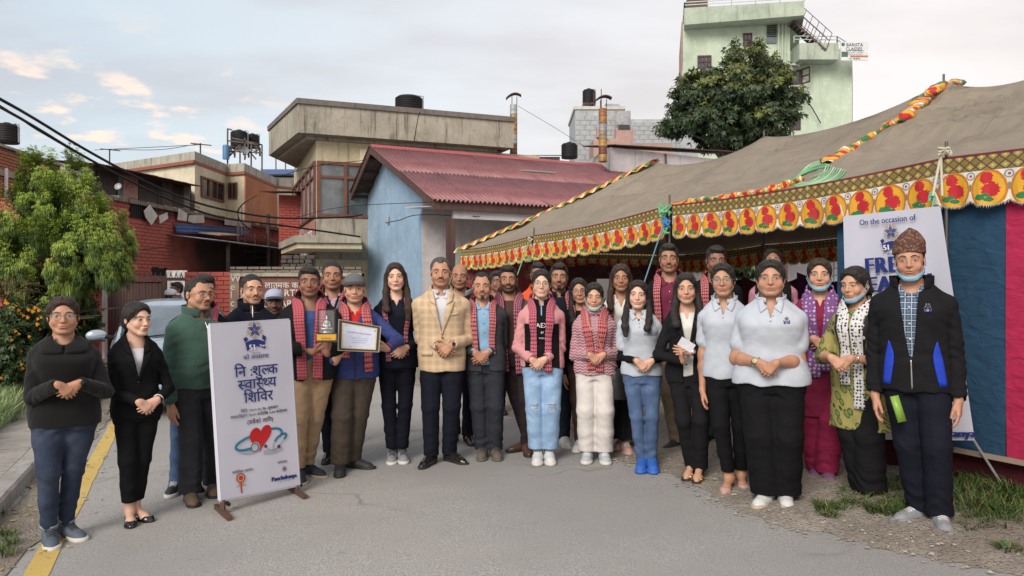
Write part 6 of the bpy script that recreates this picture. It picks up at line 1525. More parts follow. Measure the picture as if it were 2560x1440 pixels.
def profile(S,sex,w,belly,sh):
 if sex=='m':
  pr=[(.80,.160,.110,0,.012),(.90,.168,.115,0,.014),(1.0,.158,.108,0,.008),(1.10,.150,.102,0,.0),(1.20,.160,.110,0,-.002),(1.28,.163,.112,0,.0),(1.335,.145,.096,0,.010),(1.38,.104,.076,0,.018),(1.42,.070,.060,0,.022),(1.475,.054,.052,0,.024)]
 else:
  pr=[(.80,.166,.112,0,.014),(.90,.172,.118,0,.016),(1.0,.150,.100,0,.008),(1.09,.130,.090,0,.0),(1.20,.142,.108,0,-.010),(1.25,.146,.114,0,-.012),(1.31,.134,.096,0,.004),(1.36,.096,.074,0,.014),(1.405,.062,.056,0,.020),(1.475,.046,.046,0,.022)]
 out=[]
 for z,a,b,xo,yo in pr:
  k=max(0,min(1,(1.43-z)/.12)); ww=1+(w-1)*(k*.85+.15); bb=belly*math.exp(-((z-1.08)/.14)**2)
  s_=1+(sh-1)*max(0,min(1,(z-1.1)/.2))*(1 if z<1.45 else .3)
  out.append((z*S,a*ww*s_*S,(b*(1+(w-1)*.9)+bb*.6)*S,xo,(yo-bb*.5)*S))
 return out
def ik(a,b,l1,l2,pole):
 a=np.array(a,float); b=np.array(b,float); d=b-a; D=np.linalg.norm(d)
 if D>(l1+l2)*.998:b=a+d/D*(l1+l2)*.998; d=b-a; D=np.linalg.norm(d)
 x=(l1*l1-l2*l2+D*D)/(2*D); h=math.sqrt(max(0,l1*l1-x*x)); u=d/D
 p=np.array(pole,float); p-=u*(p @ u); p /= np.linalg.norm(p)+1e-9
 return a+u*x+p*h,b
def strands(fput,V,Fh,hm,hr,seed):
 """the hair mass, with loose locks lying on it along its growth"""
 o=fput('hair',V,Fh,hm); tr=bvh(V,Fh); r2=np.random.RandomState(seed); lg=hr in ('long','bun','pony'); n=300 if lg else 220; m=7; P_=V[r2.randint(0,len(V),n)].astype(float); W_=[]; Q=[]
 for p in P_:
  if p[2]<-.03 and not lg:continue
  s=1 if p[0]>0 else -1
  d=np.array((s*.8,.5,-.3) if p[2]>.075 else (s*.15,.35,-1)) if lg else np.array((s*.4,-.6,.1) if p[2]>.08 else (0,.35,-1)); d=d+r2.randn(3)*.22; st=(.010 if lg else .0055)*r2.uniform(.6,1.3); q=p; L_=[]
  for k in range(m):
   l,nn,_,_=tr.find_nearest(Vector(q)); nn=np.array(nn); t=d-nn*(d @ nn); t /= np.linalg.norm(t)+1e-9; w=np.cross(nn,t)*.0013*(1-k/m*.7); c=np.array(l)+nn*(.0006+.0022*k/m*r2.rand()); L_+=[c-w,c+w]; q=c+t*st
  b=len(W_); W_+=L_; Q+=[(b+2*k,b+2*k+1,b+2*k+3,b+2*k+2) for k in range(m-1)]
 if W_:a=fput('loose_strands',np.array(W_),np.array(Q),hm); a['kind']='stuff'; a.parent=o; kid_skip.append(a)
kid_skip=[]
def hand(F,w,dirn,nrm,side,curl=.35,s=1.0,spread=.0,thumb=.6,fk=None):
 """five separate fingers on a palm; nrm = the way the palm faces, side = +1 if the thumb is on the +cross side"""
 w=np.array(w,float); e1=np.array(dirn,float); e1 /= np.linalg.norm(e1)
 e3=np.array(nrm,float); e3-=e1*(e3 @ e1); e3 /= np.linalg.norm(e3); e2=np.cross(e3,e1)*side
 off=[.030,.010,-.010,-.028]; ln=[.070,.078,.073,.058]; pl=[.088,.090,.086,.078]
 F.cone(w-e1*.004*s,w+e1*.012*s,.0250*s,.026*s,.012)
 for i in range(4):
  k=w+(e1*pl[i]+e2*off[i])*s
  F.cone(w+e2*off[i]*.5*s+e1*.012*s,k,.0155*s,.0125*s,.012)
 for i in range(4):
  k=w+(e1*pl[i]+e2*off[i])*s; cu=(fk[i] if fk else curl); an=cu*.7; p=k
  sp=spread*off[i]/.03
  for j,(fr,r0,r1) in enumerate(((.45,.0098,.0088),(.30,.0088,.0080),(.25,.0080,.0066))):
   d=e1*math.cos(an)+e3*math.sin(an)+e2*sp; q=p+d*ln[i]*fr*s
   F.cone(p,q,r0*s,r1*s,.0022); p=q; an+=cu*(1.0 if j==0 else .8)
 b=w+(e1*.022+e2*.020+e3*.008)*s
 m=b+(e1*.034+e2*.030*thumb+e3*.012)*s; n_=m+(e1*.028+e2*.012*thumb+e3*.008)*s; o=n_+(e1*.022+e2*.002+e3*.006)*s
 F.cone(b,m,.0145*s,.0115*s,.01); F.cone(m,n_,.0110*s,.0095*s,.003); F.cone(n_,o,.0095*s,.0075*s,.002)
def shoe_parts(kind,Ls=.265):
 """(name, V, F) list in foot space: heel at y=0, toe towards -y, sole on z=0"""
 out=[]; k=Ls/.265; h=.0045
 if kind in ('sneaker','boot','leather','canvas'):
  F=Field((-.07,-.28*k,-.01),(.07,.05,.17),h)
  hh={'sneaker':.0,'boot':.035,'leather':-.004,'canvas':-.006}[kind]
  F.cone((0,-.025,.035),(0,-.10*k,.036),.036,.040,.02); F.cone((0,-.10*k,.030),(0.004,-.20*k,.024),.040,.036 if kind != 'leather' else .030,.02)
  F.cone((0,-.20*k,.02),(0.003,-.232*k,.018),.034 if kind != 'leather' else .028,.020,.02)
  F.cone((0,-.02,.05),(0,-.025,.085+hh),.034,.036,.02); F.cone((0,-.05,.08+hh*.6),(0,-.16*k,.040),.030,.026,.03)
  F.cut(lambda X,Y,Z:.016-Z+0*X+0*Y); F.cut(lambda X,Y,Z:Z-(.098+hh)+(Y+.02)*.12+0*X)
  out.append(('upper',)+F.mesh())
  th=.026 if kind in ('sneaker',) else .018
  outl=[(-.031,0.006),(-.036,-.03),(-.031,-.09*k),(-.040,-.15*k),(-.043,-.19*k),(-.034,-.232*k),(-.012,-.256*k),(.014,-.257*k),(.034,-.234*k),(.042,-.19*k),(.038,-.14*k),(.031,-.09*k),(.035,-.03),(.030,.006),(0,.018)]
  if kind=='leather':outl=[(x*.86,y) for x,y in outl]
  c=cr([(x*(1.06 if kind != 'leather' else 1.04),y*1.01) for x,y in outl+outl[:1]],41)[:-1]; n=len(c)
  V=np.concatenate([np.c_[c*(.97,.985),np.zeros(n)],np.c_[c*1.03,np.full(n,.004)],np.c_[c*1.02,np.full(n,th)],np.c_[c*.93,np.full(n,th+.003)]])
  Fq=[(r*n+i,r*n+(i+1)%n,(r+1)*n+(i+1)%n,(r+1)*n+i) for r in range(3) for i in range(n)]
  cc=len(V); V=np.concatenate([V,[[0,-.12*k,th+.003]]]); Ft=[(3*n+i,3*n+(i+1)%n,cc) for i in range(n)]
  out.append(('sole',V,[np.array(Fq),np.array(Ft)]))
  if kind != 'leather':
   mb=MB()
   for i in range(5):
    y=-.085*k-i*.020*k; z=.083+hh*.7-i*.0095
    s_=1 if i%2 else -1
    mb.tube([(-.024,y,z-.010),(-.01,y-.004*s_,z+.001),(.01,y+.004*s_,z+.001),(.024,y,z-.010)],.0032,5)
   if kind != 'canvas':mb.tube([(0,-.082,.088+hh*.7),(-.025,-.09,.096+hh*.7),(-.03,-.11,.08+hh*.6)],.003,5); mb.tube([(0,-.082,.088+hh*.7),(.022,-.10,.094+hh*.7),(.026,-.115,.075+hh*.6)],.003,5)
   out.append(('laces',np.array(mb.v),mb))
 elif kind in ('flat','loafer','clog'):
  F=Field((-.06,-.26*k,-.01),(.06,.04,.09),.004)
  F.cone((0,-.02,.026),(0,-.10*k,.020),.030,.026,.02); F.cone((0,-.10*k,.02),(0.003,-.185*k,.017),.030,.034,.02); F.cone((0.002,-.19*k,.016),(0.002,-.222*k,.014),.030,.016,.02)
  if kind=='clog':F.cone((0,-.06,.03),(0,-.17*k,.03),.036,.036,.02)
  F.cut(lambda X,Y,Z:.004-Z+0*X+0*Y); ym=-.165*k if kind=='flat' else -.12*k
  def opening(X,Y,Z):
   return -np.maximum(np.maximum(ym-Y,(.012 if kind != 'clog' else .03)-Z),np.abs(X)-.024-.006*np.clip(-Y*8,0,1))
  F.cut(opening); F.cut(lambda X,Y,Z:Z-.050+0*X+np.clip(-Y,0,.3)*.03)
  out.append(('upper',)+F.mesh(1))
  mb=MB(); mb.box((0,-.168*k,.044 if kind != 'clog' else .05),(.030,.008,.004),rot=Matrix.Rotation(-.25,3,'X')); out.append(('buckle',np.array(mb.v),mb))
 elif kind=='sandal':
  F=Field((-.06,-.26*k,-.01),(.06,.04,.08),.004)
  F.cone((0,-.02,.05),(0,-.13*k,.012),.012,.012,.01,sq=(2.6,1)); F.cone((0,-.13*k,.010),(0,-.225*k,.009),.010,.009,.01,sq=(3.6,1))
  F.cone((0,.0,.0),(0,-.012,.05),.010,.017,.01)
  out.append(('sole',)+F.mesh())
  mb=MB();
  for y,z in ((-.185*k,.034),(-.150*k,.046)):
   mb.tube([(-.042,y,.012),(-.03,y,z-.004),(0,y,z+.004),(.03,y,z-.004),(.042,y,.012)],.006,6)
  mb.tube([(-.03,-.03,.05),(-.035,-.01,.085),(0,.018,.09),(.035,-.01,.085),(.03,-.03,.05)],.004,6)
  out.append(('straps',np.array(mb.v),mb))
 return out
_shoe={}
def person(**sp):
 g=sp.get
 sex=g('sex','m'); w=g('w',1.0); belly=g('belly',0)
 hu,hv=g('head')
 toes=g('toes'); hs0=g('hs',1.0)*1.06
 if toes:
  pts=[PG(*t) for t in toes]; root=sum(pts,Vector())/len(pts)
 else:
  Y=g('Y'); root=Vector((XY(g('fu',hu),Y),Y,0)); root.z=gz(root.x); pts=None
 yaw=math.atan2(-root.x,root.y)+R(g('yaw',0))
 Mr=Matrix.Rotation(yaw,4,'Z'); Mi=Matrix.Rotation(-yaw,3,'Z')
 if toes and not g('Y2'):
  root=root+(Mr.to_3x3() @ Vector((0,.12,0))); root.z=gz(root.x)
 yhead=root.y
 ztop=CAMZ-(hv-CV)/FPX*yhead
 H=g('H') or (ztop-root.z); S=H/1.7
 hs=hs0*(S**.6)
 hx_w=XY(hu,yhead)-root.x                      # sideways sway of the head in the world
 sw=Mi @ Vector((hx_w,0,0)); dx,dyw=sw.x+g('lean',0),sw.y
 def warp(V):
  V=np.array(V,dtype=f32,copy=True); t=np.clip((V[:,2])/H,0,1.1)
  V[:,0]+=dx*t; V[:,1]+=dyw*t; return V
 def loc(u,v,dy=-.2):
  """local unwarped position of what is seen at pixel u, v, dy behind the body's axis"""
  p=Mi @ (P(u,v,root.y+dy)-root); t=p.z/H; return np.array((p.x-dx*t,p.y-dyw*t,p.z))
 body=None
 name='person'
 me_parts=[]; cols=[]
 root_o=None
 skin=np.array(g('skin',srgb(176,128,102)),f32)
 if LOW and not g('detail'):qf=1.5
 else:qf=1.0
 qf *= g('q',1.0)
 pr=profile(S,sex,w,belly,g('sh',1.0))
 shx=(.170 if sex=='m' else .148)*S*g('sh',1.0)*(1+(w-1)*.45); shz=(1.300 if sex=='m' else 1.282)*S
 l1,l2=.285*S,.262*S
 arms=[]
 aspec=g('arms','clasp'); hz=None
 hc=g('hand'); hcp=loc(hc[0],hc[1],-.19*(1+(w-1)*.5)-belly) if hc else np.array((0,-.19,.86*S))
 for sd in (-1,1):
  mode=aspec if isinstance(aspec,str) else aspec[0 if sd<0 else 1]
  shp=np.array((sd*shx,.012,shz))
  if mode=='clasp':
   wr=hcp+np.array((sd*.058,.012+(.022 if sd==g('over',1) else -.006),.058)); pole=(sd*.62,1.0,0)
  elif mode=='side':
   wr=np.array((sd*(shx+.045+.03*(w-1)),-.03,shz-(l1+l2)*.985)); pole=(sd*.3,1,0)
  elif mode=='back':
   wr=np.array((sd*.05,.17,.92*S)); pole=(sd*1,.3,0)
  else:                                             # ('at', (x,y,z), hand dir, palm normal, curl)
   wr=np.array(mode[1]) if len(mode[1])==3 and not mode[0]=='px' else None
   if mode[0]=='px':wr=loc(mode[1][0],mode[1][1],mode[1][2])
   pole=mode[5] if len(mode)>5 else (sd*1,.6,-.3)
  el,wr=ik(shp,wr,l1,l2,pole); arms.append((sd,shp,el,wr,mode))
 # ---- feet and legs
 hipz=.885*S; feet=[]
 for i,sd in enumerate((-1,1)):
  if pts:
   q=Mi @ (pts[min(i,len(pts)-1)]-root); fy=g('fyaw',(12,12))[i]*sd*-1
   if len(pts)==1:q=Vector((sd*.09*S,q.y,0))
  else:q=Vector((sd*.095*S+g('fdx',0),-.13,0)); fy=-12*sd
  fr=R(-fy); hd=Vector((math.sin(-fr),math.cos(-fr),0))*.0
  dirv=Vector((math.sin(R(-fy))*1.0,-math.cos(R(-fy)),0))   # toe direction, local
  heel=Vector((q.x,q.y,0))-dirv*.257*S**.5*g('foot',1)
  zg=gz((root+Mr.to_3x3() @ Vector((heel.x,heel.y,0))).x)-root.z
  feet.append((sd,heel,dirv,zg))
 legs=[]
 for sd,heel,dirv,zg in feet:
  hip=np.array((sd*.082*S*(1+(w-1)*.5),.012,hipz)); an=np.array((heel.x+dirv.x*.05,heel.y+dirv.y*.05,zg+.085+g('heelh',0)))
  l=(hipz-.075)*.5*1.006; kn,an2=ik(hip,an,l,l,(sd*.12,-1,0)); legs.append((sd,hip,kn,an2))
 root_e=bpy.data.objects.new(name,None)
 def put(nm,V,F,mat=None,warpit=True,**kw):
  o=nobj(nm,warp(V) if warpit else V,F,mat,None,**kw); kids.append(o); return o
 kids=[]
 # ---- head
 yaw_h,pit_h,rol_h=g('hyaw',0),g('hpitch',0),g('hroll',0)
 Rh=rotm(R(yaw_h),R(pit_h),R(rol_h)); piv=np.array((0,.03,-.10))*hs
 hc0=np.array((0,-.012*S+g('hfwd',0),H-.121*hs*g('hz',1.0)))
 fw=g('fw',1.0)*(.97 if sex=='f' else 1.0)
 HM=np.array((hs*fw,hs,hs),f32)
 def hplace(V):return ((np.asarray(V,f32)*HM-piv) @ Rh.T+piv+hc0).astype(f32)
 hh=.0028*qf
 F=Field((-.092,-.13,-.17),(.092,.125,.125),hh,.02)
 jw=g('jaw',1.0)*(.93 if sex=='f' else 1.0); ch=g('cheek',0)
 F.ball((0,.018,.030),(.073,.092,.078),.01); F.ball((0,-.020,-.008),(.0655,.073,.088),.02)
 F.ball((0,-.020,-.060),(.052*jw+ch*.006,.056,.044),.025)
 F.ball((0,-.074,-.098+.003*ch),(.021*jw,.015,.016),.018)
 for s_ in (-1,1):
  F.cone((s_*.056*jw,.010,-.050),(s_*.020,-.060,-.097),.017,.016,.022)
  F.ball((s_*.037,-.060,-.036),(.024+.004*ch,.021,.024+.004*ch),.015)
  F.cone((s_*.012,-.083,.017),(s_*.046,-.070,.019),.009 if sex=='m' else .007,.009,.012)
  F.ball((s_*.0315,-.100,-.003),(.0205,.015,.0115),.012,'s')
  F.ball((s_*.0315,-.0745,-.004),(.0150,.0125,.0115),.004)
  F.ball((s_*.0755,.018,-.010),(.0065,.016,.028),.004); F.ball((s_*.085,.008,-.006),(.006,.008,.016),.006,'s')
 nz_=g('nose',1.0)
 F.cone((0,-.083,.010),(0,-.101-.003*nz_,-.030),.0065,.0088*nz_,.010); F.ball((0,-.105-.002*nz_,-.035),.0098*nz_,.008)
 for s_ in (-1,1):F.ball((s_*.0120*nz_,-.094,-.038),.0080*nz_,.006); F.ball((s_*.0065*nz_,-.1045,-.0455),(.0042,.006,.0035),.003,'s')
 F.ball((0,-.085,-.067),(.026,.012,.018),.012)
 F.ball((0,-.0945,-.0605),(.0215,.0060,.0046),.005); F.ball((0,-.0925,-.0715),(.0185,.0065,.0056),.005)
 F.cone((-.021,-.095,-.0658),(.021,-.095,-.0658),.0016,.0016,.003,'s');
 F.ball((0,-.100,-.085),(.018,.010,.006),.010,'s')
 if g('dimple',1):
  for s_ in (-1,1):F.cone((s_*.021,-.098,-.042),(s_*.034,-.088,-.062),.003,.002,.010,'s')
 nr=(.050 if sex=='f' else .057)*(1+(w-1)*.5)
 F.cone((0,.022,-.065),(0,.034,-.19),nr,nr*.96,.018)
 F.cut(lambda X,Y,Z:-.155-Z+0*X+0*Y)
 V,Fh=F.mesh(1)
 hb=bvh(V,Fh)
 # colour of the bare skin by place, with shade painted on lids and under chin
 C=np.tile(skin,(len(V),1)); x_,y_,z_=V[:,0],V[:,1],V[:,2]
 def gs(cx,cy,cz,r):return np.exp(-(((x_-cx)**2+(y_-cy)**2+(z_-cz)**2)/r**2))[:,None]
 blush=gs(-.04,-.08,-.034,.020)+gs(.04,-.08,-.034,.020)+gs(0,-.11,-.034,.012)*.7
 C=C*(1+blush*np.array((.12,-.06,-.06)))
 lid=gs(-.0315,-.085,.006,.014)+gs(.0315,-.085,.006,.014)+(gs(-.031,-.085,-.016,.010)+gs(.031,-.085,-.016,.010))*.7
 C=C*(1-lid*.30)
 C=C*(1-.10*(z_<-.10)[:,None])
 if g('beard'):
  bd=((z_<-.045) & (y_<.0) & (z_>-.118)).astype(f32); soft=np.clip((-.040-z_)/.018,0,1)*np.clip((.01-y_)/.02,0,1)*np.clip((z_+.135)/.02,0,1)
  side=np.clip((np.abs(x_)-.046)/.012,0,1)*np.clip((.0-z_)/.02,0,1)*np.clip((.01-y_)/.02,0,1)
  k=np.maximum(soft,side*.9)[:,None]*g('beard'); C=C*(1-k)+np.array((.02,.015,.013))*k
 elif sex=='m':
  soft=np.clip((-.046-z_)/.02,0,1)*np.clip((-.0-y_)/.03,0,1)*np.clip((z_+.13)/.02,0,1); C=C*(1-.16*soft[:,None])
 if not g('hat') and g('hair','short') not in ('bald','receding'):     # short growth softens the edge of the hair
  lg=g('hair','short') in ('long','bun','pony'); e_=(np.sqrt((x_/.069)**2+((y_+.122)/.091)**2+((z_+.024)/.106)**2) if lg else np.sqrt((x_/.060)**2+((y_+.125)/.088)**2+((z_+.037)/.100)**2))-1
  k=(np.clip(1+e_/(.10 if lg else .045),0,1)**1.5*np.clip((z_+.02)/.03,0,1)*(.85 if lg else np.clip((np.abs(x_)-.048)/.015,0,.6)))[:,None]; C=C*(1-k)+np.array((.022,.017,.014))*k
 me_parts.append((hplace(V),Fh)); cols.append(C)
 # ---- neck and chest under the clothes
 h2=.008*qf
 nb=hc0+(np.array((0,.034,-.15))*HM-piv) @ Rh.T+piv
 F=Field((-.22*S*w,-.17,1.18*S),(.22*S*w,.17,1.52*S),h2,.03)
 F.loft([r for r in pr],.0,2.3,-.016)
 F.cone((0,.026*S,1.37*S),(nb[0],nb[1],nb[2]+.035),nr*hs*1.08,nr*hs*.97,.05)
 for s_ in (-1,1):F.cone((s_*.03*S,.03,1.40*S),(s_*.115*S,.02,1.338*S),.024,.022,.035)
 F.cut(lambda X,Y,Z:Z-float(nb[2]+.05)+0*X+0*Y)
 V,Fc=F.mesh(1); me_parts.append((V,Fc)); cols.append(np.tile(skin,(len(V),1)))
 # ---- inner body, coarse, so that the figure is one whole under its clothes
 F=Field((-.42,-.30,.02),(.42,.30,1.3*S),.03,.05)
 F.loft([r for r in pr],0,2.3,-.035)
 for sd,a,b,c,m_ in arms:F.cone(a,b,.022,.02,.01); F.cone(b,c,.02,.016,.01)
 for sd,a,b,c in legs:F.cone(a,b,.035,.03,.01); F.cone(b,c,.03,.022,.01)
 V,Fc=F.mesh(0);
 if len(V):me_parts.append((V,Fc)); cols.append(np.tile(skin,(len(V),1)))
 # ---- hands and bare forearms
 tops=g('tops',[]); bare=tops[0].get('sleeve','long') != 'long' and not any(q.get('sleeve','long')=='long' for q in tops) if tops else False
 if tops and tops[0].get('sleeve')=='none':bare=False
 ahx=[i for i in arms if not (g('nohands'))]
 hsz=(1.0 if sex=='m' else .90)*S**.5
 for sd,a,b,c,m_ in ahx:
  fd=(c-b)/np.linalg.norm(c-b)
  if m_=='clasp':
   over=sd==g('over',1); dv=(-sd*.80,-.22 if over else .02,-.62 if over else -.70); nv=(-sd*.1,1,.1) if over else (-sd*-.15,1,-.2); cu=.42 if over else .5; tb=.5
   fkk=(.30,.38,.44,.50) if over else (.55,.6,.6,.6)
  elif m_ in ('side','back'):dv=(0,-.16,-1); nv=(-sd,.15,0); cu=.32; tb=.35; fkk=(.25,.32,.38,.42)
  else:dv,nv,cu=m_[2],m_[3],m_[4]; tb=.8; fkk=None
  side_=1 if (np.cross(np.array(nv,float),np.array(dv,float)) @ np.array((-sd if m_=='clasp' else 0,-1 if m_ in ('side','back') else 0,1 if m_ not in ('side','back') else 0)))>0 else -1
  dn=np.array(dv,float)/np.linalg.norm(dv); ctr=c+dn*.09*hsz
  lo=np.minimum(c-.045,ctr-.115); hi=np.maximum(c+.045,ctr+.115)
  F=Field(lo,hi,.0028*qf,.012); hand(F,c,dv,nv,side_,cu,hsz,.12,tb,fkk)
  wr_r=.0235*hsz
  F.cone(c-fd*.06,c,wr_r*1.05,wr_r,.01)
  V,Fx=F.mesh(1)
  if not len(V):continue
  me_parts.append((V,Fx)); cc=np.tile(skin*np.array((.96,.90,.88)),(len(V),1)); cols.append(cc)
  if bare:
   F=Field(np.minimum(np.minimum(a,b),c)-.07,np.maximum(np.maximum(a,b),c)+.07,.007*qf,.02)
   F.cone(a,b,.044*w*S,.036*w*S,.02); F.cone(b,b+(c-b)*.35,.036*w*S,.036*w*S,.03); F.cone(b+(c-b)*.35,c,.036*w*S,wr_r,.02)
   V,Fx=F.mesh(1); me_parts.append((V,Fx)); cols.append(np.tile(skin*np.array((.97,.92,.9)),(len(V),1)))
 # ---- ankles
 sk_an=g('ankle',False)
 if sk_an:
  for (sd,hip,kn,an),(_,heel,dirv,zg) in zip(legs,feet):
   F=Field((an[0]-.08,an[1]-.24,zg-.01),(an[0]+.08,an[1]+.08,.36),.006,.02); tp=kn+(an-kn)*.45; dd=np.array(dirv); hl=np.array(heel); hl[2]=zg
   F.cone(tp,an,.048*w**.5*S,.034*S,.02); F.cone(an,hl+dd*.03+np.array((0,0,.045+g('heelh',0))),.035*S,.030*S,.02)
   F.cone(an-np.array((0,0,.01)),hl+dd*.16+np.array((0,0,.034)),.030*S,.024*S,.03); F.cone(hl+dd*.15+np.array((0,0,.03)),hl+dd*.212*S+np.array((0,0,.020)),.028,.016,.02,sq=(1.15,1.15))
   F.cut(lambda X,Y,Z:Z-.34+0*X+0*Y); F.cut(lambda X,Y,Z:zg+.012-Z+0*X+0*Y)
   V,Fx=F.mesh(1); me_parts.append((V,Fx)); cols.append(np.tile(skin*.92,(len(V),1)))
 V,Fb=join(me_parts); C=np.concatenate(cols)
 body=nobj(name,warp(V),Fb,SKIN,cols=C)
 # ---- face pieces
 def fput(nm,V,F,mat,cols=None):
  o=nobj(nm,warp(hplace(V)),F,mat,cols=cols); kids.append(o); return o
 face=g('face',1)
 if face:
  eo=g('eyeopen',1.0)*(.98 if sex=='f' else .84); ir=g('iris',(.018,.009,.006))
  for s_ in (-1,1):
   n1,n2=13,5; VV=[]; CC=[]; FF=[]
   ex,ez=s_*.0315,-.0035; hw=.0152
   tilt=g('tilt',.06)
   def surf(x,z,off):
    l,n_,_,_=hb.ray_cast(Vector((x,-.3,z)),Vector((0,1,0)));
    return (x,(l.y if l is not None else -.08)-off,z)
   def strip(rows,colr,off):
    b=len(VV); nr_,nc_=len(rows),len(rows[0])
    for r_ in rows:
     for (x,z) in r_:VV.append(surf(x,z,off)); CC.append(colr)
    for i in range(nr_-1):
     for j in range(nc_-1):FF.append((b+i*nc_+j,b+i*nc_+j+1,b+(i+1)*nc_+j+1,b+(i+1)*nc_+j))
   def up(t):return (.0044*(1-abs(t)**2.2))*eo+tilt*t*s_*.0+.0006
   def lo_(t):return -.0040*(1-abs(t)**2.4)*(.5+.5*eo)
   ts=np.linspace(-1,1,n1)
   tl=lambda t:tilt*(t*s_)*hw
   strip([[(ex+t*hw,ez+tl(t)+lo_(t)+(up(t)-lo_(t))*q) for t in ts] for q in np.linspace(0,1,n2)],(.40,.35,.32),.0007)
   gx=g('gaze',0)*.0035; ri=.0062
   rr=[]
   for q in np.linspace(-1,1,9):
    row=[]
    for t in np.linspace(-1,1,9):
     x=gx+t*ri*math.sqrt(max(0,1-q*q)); z=q*ri
     tt=max(-1,min(1,x/hw)); z=max(lo_(tt),min(up(tt),z+.0006)); row.append((ex+x,ez+tl(tt)+z))
    rr.append(row)
   strip(rr,ir,.0011)
   lt=.0022 if sex=='f' else .0013
   strip([[(ex+t*hw*1.06,ez+tl(t)+up(t)-.0004+(lt*q)*(.6+.4*(t*s_+1)/2)) for t in ts] for q in (0,1)],(.012,.008,.006),.0016)
   strip([[(ex+t*hw*1.0,ez+tl(t)+lo_(t)-.0008*(1-q)) for t in ts] for q in (0,1)],tuple(skin*.35),.0009)
   fput('eye',np.array(VV),np.array([f[::-1] for f in FF]),EYE,np.array(CC))
   # brow
   bt=(.0052 if sex=='m' else .0036)*g('brow',1.0)
   A=[(s_*.012,.0125),(s_*.022,.0165),(s_*.036,.0185),(s_*.050,.0130)]; B=[(s_*.012,.0125+bt),(s_*.022,.0165+bt*1.1),(s_*.036,.0185+bt),(s_*.051,.0140)]
   if s_<0:A,B=B,A
   v,f,_=patch(hb,A,B,.0002,.0012,9,3,-.3); fput('eyebrow',v,f,g('hairmat',HAIRB) if g('browhair') else BROW)
  # mouth
  sm=g('smile',0); mw=.0225+.003*sm; cz=-.0655; lc=np.array(g('lip',skin*np.array((.84,.58,.57))),f32)
  c_up=[(-mw,cz+.003*sm),(-mw*.45,cz+.0050),(-.003,cz+.0068),(.003,cz+.0068),(mw*.45,cz+.0050),(mw,cz+.003*sm)]
  mid=[(-mw,cz+.003*sm),(-mw*.5,cz-.0004+.0008*sm),(0,cz-.0002-.0006*sm),(mw*.5,cz-.0004+.0008*sm),(mw,cz+.003*sm)]
  mid2=[(-mw,cz+.003*sm),(-mw*.5,cz-.0012-.0034*sm*g('teeth',0)),(0,cz-.0012-.0056*sm*g('teeth',0)),(mw*.5,cz-.0012-.0034*sm*g('teeth',0)),(mw,cz+.003*sm)]
  c_lo=[(-mw,cz+.003*sm),(-mw*.5,cz-.0085-.002*sm*g('teeth',0)),(0,cz-.0112-.003*sm*g('teeth',0)),(mw*.5,cz-.0085-.002*sm*g('teeth',0)),(mw,cz+.003*sm)]
  VV=[]; FF=[]; CC=[]; b=0
  for A,B,colr,bul in ((mid,c_up,lc*.85,.0008),(c_lo,mid2,lc*1.1,.0014),(mid2,mid,np.array((.65,.6,.52)) if g('teeth') else np.array((.02,.008,.006)),-.0004)):
   v,f,_=patch(hb,A,B,.0004,.0005,15,4,-.3,bul); f=f[:,::-1]
   VV.append(v); FF.append(f+b); b+=len(v); CC.append(np.tile(colr,(len(v),1)))
  fput('mouth',np.concatenate(VV),np.concatenate(FF),LIPM,np.concatenate(CC))
  if g('moustache'):
   t_=g('moustache')
   A=[(-.026,-.0655),(-.012,-.0560),(0,-.0570),(.012,-.0560),(.026,-.0655)]; B=[(-.026,-.0620),(-.014,-.0490),(0,-.0500),(.014,-.0490),(.026,-.0620)]
   v,f,_=patch(hb,A,B,.0005,.0035*t_,15,4,-.3,.001); fput('moustache',v,f[:,::-1],g('hairmat',HAIRB) if t_>.8 else BROW)
  if g('goatee'):
   v,f,_=patch(hb,[(-.014,-.105),(0,-.112),(.014,-.105)],[(-.015,-.082),(0,-.083),(.015,-.082)],.0005,.003,9,5,-.3,.001); fput('goatee',v,f[:,::-1],HAIRB)
 # ---- hair
 hr=g('hair','short'); hm=g('hairmat',HAIRB)
 if hr:
  lo,hi=(-.125,-.16,-.14),(.125,.16,.16)
  if hr=='long':lo=(-.15,-.20,-.16-.27*g('hairlen',1.0)); hi=(.15,.17,.16)
  F=Field(lo,hi,(.0031 if hr != 'long' else .0036)*qf,.02); ht=g('hairthick',1.0)
  if hr in ('short','quiff','receding','bald','crop'):
   t_={'short':.010,'quiff':.012,'receding':.006,'bald':.002,'crop':.007}[hr]*ht
   F.ball((0,.022,.034),(.073+t_*.6,.092+t_*.5,.078+t_),.01)
   F.ball((0,.040,-.010),(.072+t_*.3,.068,.075),.02)
   for s_ in (-1,1):F.cone((s_*.072,.0,.03),(s_*.073,.006,-.012),.008,.004,.01)
   if hr=='quiff':
    F.ball((0,-.045,.088),(.058,.042,.026),.02); F.ball((.012,-.070,.082),(.035,.022,.018),.015)
   if hr=='short':F.ball((0,-.040,.082),(.062,.045,.026),.02); F.ball((.02,-.058,.074),(.035,.026,.018),.012)
   zl={'short':.056,'quiff':.060,'receding':.082,'bald':.055,'crop':.060}[hr]+g('hairline',0)
   F.apply(lambda X,Y,Z:np.sqrt((X/.060)**2+((Y+.125)/.088)**2+((Z-(zl-.095))/.100)**2).astype(f32)*.07-.07,(-.07,-.22,-.14),(.07,-.03,.09),.006,'s')
   if hr=='bald':F.ball((0,-.03,.10),(.058,.105,.055),.012,'s')
   if hr=='receding':
    for s_ in (-1,1):F.ball((s_*.040,-.072,.072),(.020,.034,.030),.010,'s')
   for s_ in (-1,1):F.ball((s_*.080,.012,-.022),(.017,.026,.034),.008,'s')
   F.cut(lambda X,Y,Z:-.085-Z+0*X+0*Y-.0*Y)
